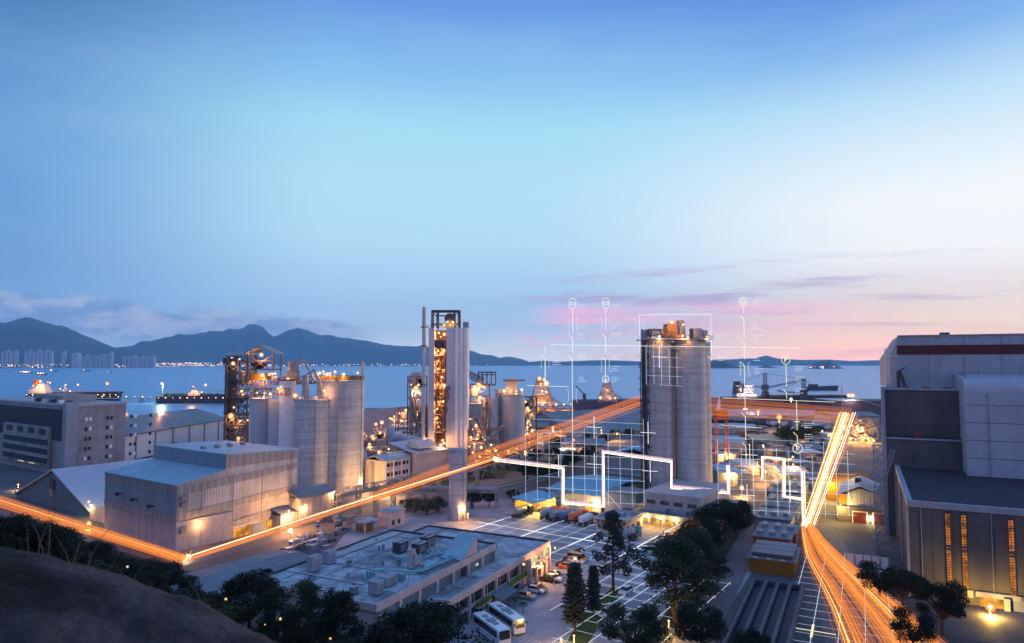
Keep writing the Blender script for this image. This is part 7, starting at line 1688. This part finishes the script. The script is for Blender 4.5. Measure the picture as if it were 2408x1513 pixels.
for q, (u, vb, vt, w, lf, lab) in enumerate(((975, 1208, 1160, 1.0, 'leaf_olive', 'olive green bush left of the round stack, lit yellow'), (1003, 1212, 1158, 1.1, 'leaf_olive', 'second olive bush beside the round stack'), (1030, 1205, 1152, 1.1, 'leaf', 'green bush right behind the olive bushes'), (955, 1200, 1166, 1.0, 'leaf_olive', 'small olive bush at the end of the glowing road'), (1110, 1195, 1152, 1.2, 'leaf_dark', 'dark tree under the pipe rack right of the round stack'), (1150, 1192, 1155, 1.2, 'leaf_dark', 'second dark tree under the pipe rack'), (1205, 1180, 1150, 1.2, 'leaf', 'low tree at the right end of the pipe rack'))): tree_px('bush', lab, 'bush' if q < 4 else 'broad', u, vb, vt, w, lf, None, q % 3)
for q, (u, vb, vt) in enumerate(((1240, 1130, 1092), (1265, 1135, 1088), (1290, 1140, 1092), (1318, 1110, 1078), (1350, 1100, 1062), (1385, 1085, 1050), (1300, 1085, 1052), (1260, 1085, 1056), (1420, 1050, 1022), (1450, 1035, 1010), (1480, 1030, 1008), (1390, 1045, 1018))): tree_px('broadleaf_tree', 'dark tree in the wood behind the glowing grid, left of the blue hall', 'broad', u, vb, vt, 1.4, 'leaf_dark', 'trees behind the glowing grid', q % 3)
for q, (u, vb, vt) in enumerate(((1690, 1010, 985), (1715, 1012, 986), (1742, 1010, 988), (1768, 1015, 990), (1850, 1045, 1005), (1868, 1050, 1000), (1885, 1045, 1008), (1900, 1035, 1006), (1840, 1025, 998), (1800, 1018, 996), (1920, 1030, 1000), (1760, 1090, 1062))): tree_px('broadleaf_tree', 'dark tree in the belt between right yard halls and the quay', 'broad', u, vb, vt, 1.5, 'leaf_dark', 'trees between the yard halls and the quay', q % 3)
# the hillside wood in front of the viewer
rnd = random.Random(40)
def hill_tree(u, Y, vt, w, lf, lab, grp=None, kind='broad', var=0):
    x = (u - CU) / F_PX * Y; z0_ = max(0, hill_z(x, Y)); h_ = hz(vt, Y) - z0_
    tree('hillside_tree', lab, kind, x, Y, z0_ - .1, max(2.0, h_), w, lf, grp, var)
hill_tree(1015, 84, 1418, 1.25, 'leaf_dark', 'big dark tree crown at the bottom centre in front of the coaches', None, 'broad', 1)
hill_tree(940, 80, 1432, 1.1, 'leaf_dark', 'dark tree left of the big bottom centre crown', None, 'broad', 2)
hill_tree(600, 92, 1335, .95, 'leaf_dark', 'tallest tree in front of the low sheds at lower left', None, 'broad', 0)
hill_tree(655, 88, 1385, 1.0, 'leaf', 'tree right of the tallest one in front of the sheds', None, 'gum', 0)
hill_tree(735, 88, 1372, 1.2, 'leaf', 'feathery tree before the front corner of the office', None, 'gum', 1)
hill_tree(800, 84, 1392, 1.2, 'leaf_dark', 'feathery dark tree right of the office corner tree', None, 'gum', 0)
hill_tree(560, 84, 1400, 1.0, 'leaf_dark', 'dark low tree under the tallest lower left tree', None, 'broad', 2)
for q in range(64):
    u = rnd.uniform(-30, 900); Y = rnd.uniform(62, 150)
    line = interp([(-50, 1195), (100, 1222), (250, 1266), (400, 1322), (470, 1345), (600, 1420), (700, 1452), (900, 1475)], u)
    vt = line + rnd.uniform(0, 55); x = (u - CU) / F_PX * Y; z0_ = max(0, hill_z(x, Y)); h_ = hz(vt, Y) - z0_
    if h_ < 1.5: continue
    if h_ > 11: h_ = rnd.uniform(7, 11)
    tree('hillside_tree', 'dark tree or shrub in the wood on the slope at lower left', ('broad', 'gum', 'bush')[q % 3], x, Y, z0_ - .15, h_, rnd.uniform(1.0, 1.5) if h_ > 3 else 2.0, ('leaf_dark', 'leaf_dark', 'leaf')[q % 3], 'hillside wood at lower left', q % 3)
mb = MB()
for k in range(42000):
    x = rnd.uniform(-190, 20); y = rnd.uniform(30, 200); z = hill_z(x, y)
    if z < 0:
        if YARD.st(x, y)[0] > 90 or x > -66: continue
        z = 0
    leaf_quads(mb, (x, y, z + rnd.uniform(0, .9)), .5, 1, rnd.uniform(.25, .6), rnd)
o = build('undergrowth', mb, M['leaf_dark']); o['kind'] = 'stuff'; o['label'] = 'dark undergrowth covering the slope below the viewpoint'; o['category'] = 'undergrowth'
mb = MB()
for k in range(10):
    u = rnd.uniform(60, 880); Y = rnd.uniform(64, 100); line = interp([(-50, 1260), (250, 1320), (470, 1395), (700, 1470), (900, 1500)], u); x, y, z = PY(u, line + rnd.uniform(-8, 60), Y)
    if z > hill_z(x, Y) + .2: mb.ball((x, y, z), rnd.uniform(.07, .17), 6, 4)
emit('bokeh', (1.0, 0.6, 0.25), 1.0, False)
o = build('garden_lights', mb, M['bokeh']); o['kind'] = 'stuff'; o['label'] = 'small warm lights scattered between the trees on the slope'; o['category'] = 'lights'

# ================================================================== glowing light trails, symbols and grid hanging over the works
emit('trail_fine', (1.0, 0.29, 0.055), 1.15)
def trail(label, pts, n, spread, mats, seed, rr=(.05, .14), lanes=None, fine=0):
    """a bundle of glowing strands along a line through the place; offsets are (across, up)"""
    rnd = random.Random(seed); o = Vector(pts[0]); e = bpy.data.objects.new('light_trail', None); COL.objects.link(e); e.location = o; tag(e, label, 'light trail', 'glowing light trails')
    for k in range(n):
        a, b_ = (rnd.uniform(-1, 1) if lanes is None else lanes[k % len(lanes)] + rnd.gauss(0, .07)), rnd.uniform(-1, 1); m = mats[k % len(mats)]; r = rnd.uniform(*rr) * (1.3 if 'white' in m else 1); loc = []
        for q, p in enumerate(pts):
            p = Vector(p); d = (Vector(pts[min(q + 1, len(pts) - 1)]) - Vector(pts[max(q - 1, 0)])); d.normalize(); ac = d.cross(Vector((0, 0, 1))); ac = ac.normalized() if ac.length > .05 else Vector((1, 0, 0)); up = ac.cross(d)
            sp = spread[q] if isinstance(spread, list) else spread; loc.append(p - o + ac * a * sp[0] + up * b_ * sp[1])
        build('strand', MB().path(loc, r, 5), M[m], e)
    if fine:
        mb = MB()
        for k in range(fine):
            a, b_ = (rnd.uniform(-1, 1) if lanes is None or k % 3 == 0 else rnd.choice(lanes) + rnd.gauss(0, .11)), rnd.uniform(-1, 1); loc = []
            for q, p in enumerate(pts):
                p = Vector(p); d = (Vector(pts[min(q + 1, len(pts) - 1)]) - Vector(pts[max(q - 1, 0)])); d.normalize(); ac = d.cross(Vector((0, 0, 1))); ac = ac.normalized() if ac.length > .05 else Vector((1, 0, 0)); up = ac.cross(d)
                sp = spread[q] if isinstance(spread, list) else spread; loc.append(p - o + ac * a * sp[0] + up * b_ * sp[1])
            mb.path(loc, rnd.uniform(.008, .022), 3)
        f = build('fine_strands', mb, M['trail_fine'], e); f['kind'] = 'stuff'
    return e
def at(u, v, Y): return PY(u, v, Y)
def onG(u, v, z=0.6): x, y = G(u, v, z); return (x, y, z)
OR, DE, GO, WH, VI = 'trail_orange', 'trail_deep', 'trail_gold', 'trail_white', 'trail_violet'
T1a, T1b = onG(-80, 1152, 1.6), onG(440, 1316, 1.6)
trail('broad orange light trail running along the road at the foot of the left slope', [T1a, T1b], 26, [(2.9, 1.3), (1.4, .8)], [OR, DE, DE, OR, DE, DE, DE, GO, DE], 1, (.02, .055), (.85, .7, .2, -.1, -.6, .9), 75)
trail('thin bright light trail from the warehouse corner up past the round stack', [T1b, at(760, 1212, 193), at(1165, 1080, 210)], 18, [(1.0, .8), (1.3, 1.0), (.5, .4)], [GO, OR, DE, DE, OR, DE, DE, WH], 2, (.02, .055))
trail('wide orange light trail climbing behind the round stack to the tall silos', [at(880, 1170, 226), at(1165, 1068, 240), at(1512, 942, 262)], 18, [(2.2, 1.5), (2.8, 2.6), (2.6, 2.2)], [DE, OR, DE, DE, DE, DE, DE], 3, (.015, .05), (-.8, -.2, .1, .75), 55)
trail('orange light trail passing behind the tall silos to the far right corner', [at(1600, 950, 268), at(2002, 978, 268)], 16, [(.8, 3.8), (.8, 3.2)], [DE, OR, DE, DE, DE], 4, (.015, .05), (.9, .4, -.1, -.8), 50)
trail('steep golden light trail dropping from the far corner to the glowing hub', [at(1996, 972, 266), at(1902, 1238, 212)], 44, [(3.4, .6), (2.2, .4)], [WH, GO, OR, WH, GO, DE, WH, GO, OR], 5, (.02, .08), (.35, .5, .7, .85, .1, -.5, .6), 120)
hub = at(1898, 1236, 211.6)
trail('fan of orange light trails on the road from the hub to the bottom edge', [hub, onG(1912, 1268, 1.0), onG(1934, 1305, 1.0), onG(1962, 1340, 1.0), onG(1997, 1380, 1.0), onG(2045, 1440, 1.0), onG(2098, 1513, 1.0), onG(2150, 1590, 1.0)], 44, [(1.6, .8), (2.6, .6), (4.0, .5), (4.9, .5), (5.7, .5), (6.8, .5), (8.0, .5), (9.0, .5)], [OR, GO, DE, OR, GO, DE, OR], 6, (.015, .05), (-.95, -.55, -.45, -.15, .9, .62, -.05), 330)
trail('broken white light trail stepping across the yard in front of the silos', [at(1165, 1080, 210), at(1326, 1100, 218), at(1326, 1182, 224), at(1418, 1190, 222), at(1418, 1062, 222), at(1580, 1084, 220), at(1580, 1145, 219), at(1713, 1158, 219), at(1713, 1095, 219)], 13, (.75, .75), [WH, VI, GO, WH, OR, VI], 7, (.02, .05))
trail('violet white light trail stepping over the lit east road to the hub', [at(1793, 1128, 224), at(1793, 1076, 224), at(1843, 1080, 222), at(1843, 1168, 220), at(1893, 1176, 216)], 9, (.5, .5), [WH, VI, GO], 8, (.025, .055))
trail('upright white light column standing over the glowing hub', [at(1888, 1108, 214), at(1890, 1238, 213)], 12, (.6, .6), [WH, GO, OR, VI], 9, (.03, .07))
def sparkle(u, v, Y, r, lab):
    p = at(u, v, Y); e = bpy.data.objects.new('light_knot', None); COL.objects.link(e); e.location = p; tag(e, lab, 'light')
    build('core', MB().ball((0, 0, 0), r, 12, 8), M['trail_white'], e); mb = MB(); rnd = random.Random(int(u))
    for k in range(9): d = Vector((rnd.gauss(0, 1), rnd.gauss(0, .4), rnd.gauss(0, .7))).normalized() * r * rnd.uniform(1.5, 3); mb.tube((0, 0, 0), d, .08, 4, .02)
    build('ray', mb, M['trail_gold'], e); glow(e, (0, -r - .4, .6), 800, (1, .6, .3))
sparkle(442, 1312, 176, .8, 'white hot knot where two light trails meet at the warehouse corner'); sparkle(1893, 1236, 211.5, 1.0, 'glowing hub where the right hand light trails meet'); sparkle(1165, 1080, 209, .7, 'white knot where the stepping trail begins over the lawn'); sparkle(683, 1248, 190, .6, 'bright knot on the light trail at the annex corner')
# circuit-like symbols: a plane of thin glowing tubes standing in front of the silos
YP = 212.0
K = YP / F_PX
def sym(name, label, u, v0): 
    x, y, z = at(u, v0, YP); e = bpy.data.objects.new(name, None); COL.objects.link(e); e.location = (x, y, z); tag(e, label, 'light symbol', 'glowing circuit symbols'); return e, u, v0
def L2(o, u, v): return ((u - o[1]) * K, 0, hz(v, YP) - hz(o[2], YP))
def stem(o, u, v0, v1, m='symbol', r=.095): build('stem', MB().tube(L2(o, u, v0), L2(o, u, v1), r, 5), M[m], o[0])
def ring(o, u, v, rp, m='symbol', w=.085): build('ring', MB().ring(L2(o, u, v), rp * K, w, 26), M[m], o[0])
def switch(o, u, v, m='symbol'): build('switch_arm', MB().path([L2(o, u - 9, v - 9), L2(o, u, v), L2(o, u, v + 3)], .095, 5), M[m], o[0])
def coil(o, u, v, m='symbol'):
    for s in (-1, 1): build('bracket', MB().path([L2(o, u + s * 13, v - 16), L2(o, u + s * 9, v - 11), L2(o, u + s * 9, v + 11), L2(o, u + s * 13, v + 16)], .055, 4), M[m], o[0])
def caption(o, u, v, m='symbol', seed=0):
    rnd = random.Random(seed); mb = MB()
    for row in range(3):
        x = u
        for k in range(rnd.randint(4, 9 if row == 0 else 6)):
            w = rnd.uniform(1.2, 3); a, c = L2(o, x, v + row * 5), L2(o, x + w, v + row * 5); mb.box(a[0], c[0], -.03, .03, a[2] - .07, a[2] + .07); x += w + rnd.uniform(.8, 1.6)
    build('caption', mb, M['caption'], o[0])
emit('caption', (1, 1, .95), .95, False)
def letter(o, u, v, ch, m):
    c = bpy.data.curves.new('letter', 'FONT'); c.body = ch; c.size = 17 * K; c.extrude = .06; c.align_x = 'CENTER'; c.align_y = 'CENTER'; tmp = bpy.data.objects.new('letter_curve', c); me = bpy.data.meshes.new_from_object(tmp); bpy.data.objects.remove(tmp); t = build('letter', me, M[m], o[0], L2(o, u, v)); t.rotation_euler = (R(90), 0, 0)
Y_ = 'symbol_yellow'
o = sym('circuit_symbol', 'tall glowing line with double ring on top, left of the two double rings', 1348, 1160); ring(o, 1349, 710, 8); ring(o, 1349, 719, 8); stem(o, 1349, 727, 783); switch(o, 1348, 796); stem(o, 1348, 798, 830); switch(o, 1347, 846); stem(o, 1347, 848, 1160); coil(o, 1349, 763); coil(o, 1347, 931)
for q, v in enumerate((717, 762, 785, 834, 887)): caption(o, 1361, v, seed=q)
o = sym('circuit_symbol', 'shorter glowing line ending in a ringed arrow, right of the two double rings', 1425, 900); ring(o, 1426, 709, 8); ring(o, 1426, 718, 8); stem(o, 1426, 726, 778); switch(o, 1425, 794); stem(o, 1425, 797, 832); switch(o, 1424, 848); stem(o, 1424, 850, 883); coil(o, 1426, 763); coil(o, 1424, 860); ring(o, 1424, 892, 8); build('arrow', MB().path([L2(o, 1424, 886), L2(o, 1424, 897)], .14, 4).path([L2(o, 1420, 893), L2(o, 1424, 898), L2(o, 1428, 893)], .14, 4), M['symbol'], o[0])
for q, v in enumerate((717, 762, 785, 837, 862, 888)): caption(o, 1439, v, seed=q + 9)
o = sym('circuit_symbol', 'faint short glowing line rising above the lit ship loader', 1282, 900); stem(o, 1282, 815, 832, 'caption', .1); switch(o, 1282, 842, 'caption'); stem(o, 1282, 845, 900, 'caption', .13); coil(o, 1282, 852, 'caption'); caption(o, 1298, 828, seed=21); caption(o, 1298, 848, seed=22)
o = sym('circuit_symbol', 'tall glowing line with ringed letter G right of the silos', 1755, 1095); ring(o, 1756, 709, 10); letter(o, 1756, 709, 'G', 'symbol'); stem(o, 1756, 720, 738, Y_); switch(o, 1756, 752, Y_); stem(o, 1756, 755, 792, Y_); switch(o, 1756, 806, Y_); stem(o, 1756, 809, 846, Y_); switch(o, 1755, 860, Y_); stem(o, 1755, 863, 963, Y_); switch(o, 1755, 980, Y_); stem(o, 1755, 983, 1035, Y_); switch(o, 1755, 1050, Y_); stem(o, 1755, 1053, 1090, Y_); coil(o, 1755, 868, Y_); build('base', MB().box(*(L2(o, 1750, 0)[0], L2(o, 1760, 0)[0]), -.1, .1, L2(o, 0, 965)[2], L2(o, 0, 960)[2]), M[Y_], o[0])
for q, v in enumerate((706, 737, 764, 789, 838, 868)): caption(o, 1777, v, seed=q + 30)
o = sym('circuit_symbol', 'short glowing line with ringed letter P above the small crane', 1849, 938); ring(o, 1850, 847, 10, Y_); letter(o, 1850, 847, 'P', Y_); stem(o, 1850, 858, 910, Y_); switch(o, 1850, 924, Y_); stem(o, 1850, 926, 938, Y_)
for q, v in enumerate((862, 887, 915)): caption(o, 1871, v, seed=q + 40)
o = sym('circuit_symbol', 'glowing line hanging down to a large ringed letter P in the right yard', 1876, 1066); stem(o, 1876, 943, 1012, Y_); switch(o, 1876, 1026, Y_); stem(o, 1876, 1029, 1044, Y_); ring(o, 1876, 1055, 11, Y_, .11); letter(o, 1876, 1055, 'P', Y_); build('arrow', MB().tube(L2(o, 1870, 992), L2(o, 1882, 992), .15, 4), M[Y_], o[0])
for q, v in enumerate((996, 1022, 1048)): caption(o, 1893, v, seed=q + 50)
o = sym('circuit_symbol', 'glowing rectangular frame line around the top of the tall silos', 1505, 856); build('frame_line', MB().path([L2(o, 1505, 790), L2(o, 1505, 741), L2(o, 1673, 739), L2(o, 1673, 790)], .085, 5), M['symbol'], o[0]); switch(o, 1673, 800); stem(o, 1673, 803, 832); stem(o, 1505, 800, 850, 'caption', .1); coil(o, 1505, 764, 'caption'); switch(o, 1673, 846)
o[0]['group'] = 'glowing circuit symbols'; caption(o, 1686, 786, seed=61); caption(o, 1686, 838, seed=62)
for q, (u0, v0, u1, v1, m, lab) in enumerate(((1294, 811, 1885, 819, 'symbol', 'long glowing horizontal line crossing the silo tops'), (1700, 936, 1962, 946, Y_, 'yellow glowing horizontal line over the bulk carrier'), (1240, 907, 1337, 910, 'symbol', 'short glowing line right of the lit ship loader'), (1696, 1000, 1790, 1007, Y_, 'short yellow glowing line over the right yard'))):
    o = sym('light_line', lab, u0, v0); build('tube', MB().tube(L2(o, u0, v0), L2(o, u1, v1), .075, 5), M[m], o[0])
# upright glowing grids
def screen(lab, u0, u1, v0, v1, Y, dx, dv, crosses):
    k = Y / F_PX; x, y, z = at(u0, v1, Y); e = bpy.data.objects.new('light_grid', None); COL.objects.link(e); e.location = (x, y, z); tag(e, lab, 'light grid', 'glowing grids')
    P = lambda u, v: ((u - u0) * k, 0, hz(v, Y) - z); mb = MB(); rnd = random.Random(int(u0)); u = u0
    while u <= u1 + 1: mb.tube(P(u, v0 + rnd.uniform(0, 40)), P(u, v1), .045, 4); u += dx
    v = v0
    while v <= v1 + 1: mb.tube(P(u0 + rnd.uniform(0, 40), v - (u0 - u0) * .05), P(u1, v + (u1 - u0) * .045), .035, 4); v += dv
    build('grid_line', mb, M['gridline'], e)
    for (u, v) in crosses: build('cross', MB().tube(P(u, v - 26), P(u, v + 26), .055, 5).tube(P(u - 18, v - 1), P(u + 18, v + 1), .045, 5), M['gridline_hot'], e)
screen('upright glowing grid hanging in front of the teal warehouse and woods', 1236, 1512, 985, 1190, 214, 27.5, 27, ((1396, 1005), (1522, 1018), (1313, 1095), (1396, 1092), (1526, 1108)))
screen('faint glowing grid standing over the front left tall silo', 1520, 1604, 795, 905, 214, 18, 22, ((1551, 840),))
screen('upright glowing grid over the right yard and east road', 1690, 2010, 1030, 1215, 206, 27.5, 24, ((1765, 1070), (1757, 1165), (1857, 1155)))
# the glowing grid on the ground
e = bpy.data.objects.new('light_grid', None); COL.objects.link(e); tag(e, 'glowing grid of thin lines lying on the yard paving', 'light grid', 'glowing grids')
mb = MB(); mh = MB()
def gl(m, a, c, w, z=.12):
    p, q_ = Vector(YARD.xy(*a)), Vector(YARD.xy(*c)); d = (q_ - p).normalized(); n = Vector((-d.y, d.x)) * w / 2; m.quad((*(p + n), z), (*(p - n), z), (*(q_ - n), z), (*(q_ + n), z))
for k in range(-9, 8):
    s_ = 172 + k * 5.35
    if 115 < s_ < 205: gl(mh if k == 0 else mb, (s_, 62 if s_ < 195 else 90), (s_, 132 if s_ > 150 else 72 if s_ < 146 else 80), .14 if k == 0 else .11)
for k in range(-4, 13):
    t_ = 62 + k * 5.35 + .5
    s1_ = 120 if t_ < 75 else (148 if t_ < 84 else 150)
    if 60 < t_ < 134: gl(mb, (s1_, t_), (198, t_), .11)
for t_ in (78.2, 94.1, 110.2, 126.8): 
    gl(mh, (164, t_), (180, t_), .2, .14); gl(mh, (172, t_ - 4), (172, t_ + 4), .26, .15); gl(mh, (152, t_), (198, t_), .08, .13)
gl(mh, (181, 86.5 - 8.3), (214, 78.2), .2, .14)
for k in range(12): gl(mb, (98 + k * 5.35, 48), (98 + k * 5.35, 66 if k < 8 else 74), .09)
for k in range(4): gl(mb, (96, 48.6 + k * 5.35), (158, 48.6 + k * 5.35), .1)
build('grid_line', mb, M['gridline'], e); build('bright_line', mh, M['gridline_hot'], e)
e = bpy.data.objects.new('light_grid', None); COL.objects.link(e); tag(e, 'glowing yellowish grid on the ground right of the basins', 'light grid', 'glowing grids')
mb = MB()
def gE(m, a, c, w, z=.16):
    p, q_ = Vector(EAST.xy(*a)), Vector(EAST.xy(*c)); d = (q_ - p).normalized(); n = Vector((-d.y, d.x)) * w / 2; m.quad((*(p + n), z), (*(p - n), z), (*(q_ - n), z), (*(q_ + n), z))
s_, t_ = EX(1910, 1486)
for k in range(-1, 14): gE(mb, (s_ + k * 4.4 - 6, t_ - 16), (s_ + k * 4.4 - 6, t_ + 5), .08)
for k in range(-3, 2): gE(mb, (s_ - 16, t_ + k * 4.4), (s_ + 60, t_ + k * 4.4), .08)
build('grid_line', mb, M['gridline'], e)
mh = MB(); gE(mh, (s_ - 3.5, t_), (s_ + 3.5, t_), .4, .18); gE(mh, (s_, t_ - 4), (s_, t_ + 4), .34, .19); build('cross', mh, M['symbol_yellow'], e)

# ------------------------------------------------------------------ haze: one closed box of thin air round everything
HAZE = 6.0e-5
m = bpy.data.materials.new('haze'); m.use_nodes = True; nt = m.node_tree; nt.nodes.clear()
v = nt.nodes.new('ShaderNodeVolumePrincipled'); v.inputs['Color'].default_value = (0.40, 0.76, 1.0, 1); v.inputs['Density'].default_value = HAZE
mo = nt.nodes.new('ShaderNodeOutputMaterial'); nt.links.new(v.outputs[0], mo.inputs['Volume'])
mb = MB(); mb.box(-13000, 13000, -120, 12600, -4.5, 700)
o = build('haze', mb, m); o['kind'] = 'stuff'; o['label'] = 'thin blue dusk haze over the sea and the works'; o['category'] = 'haze'
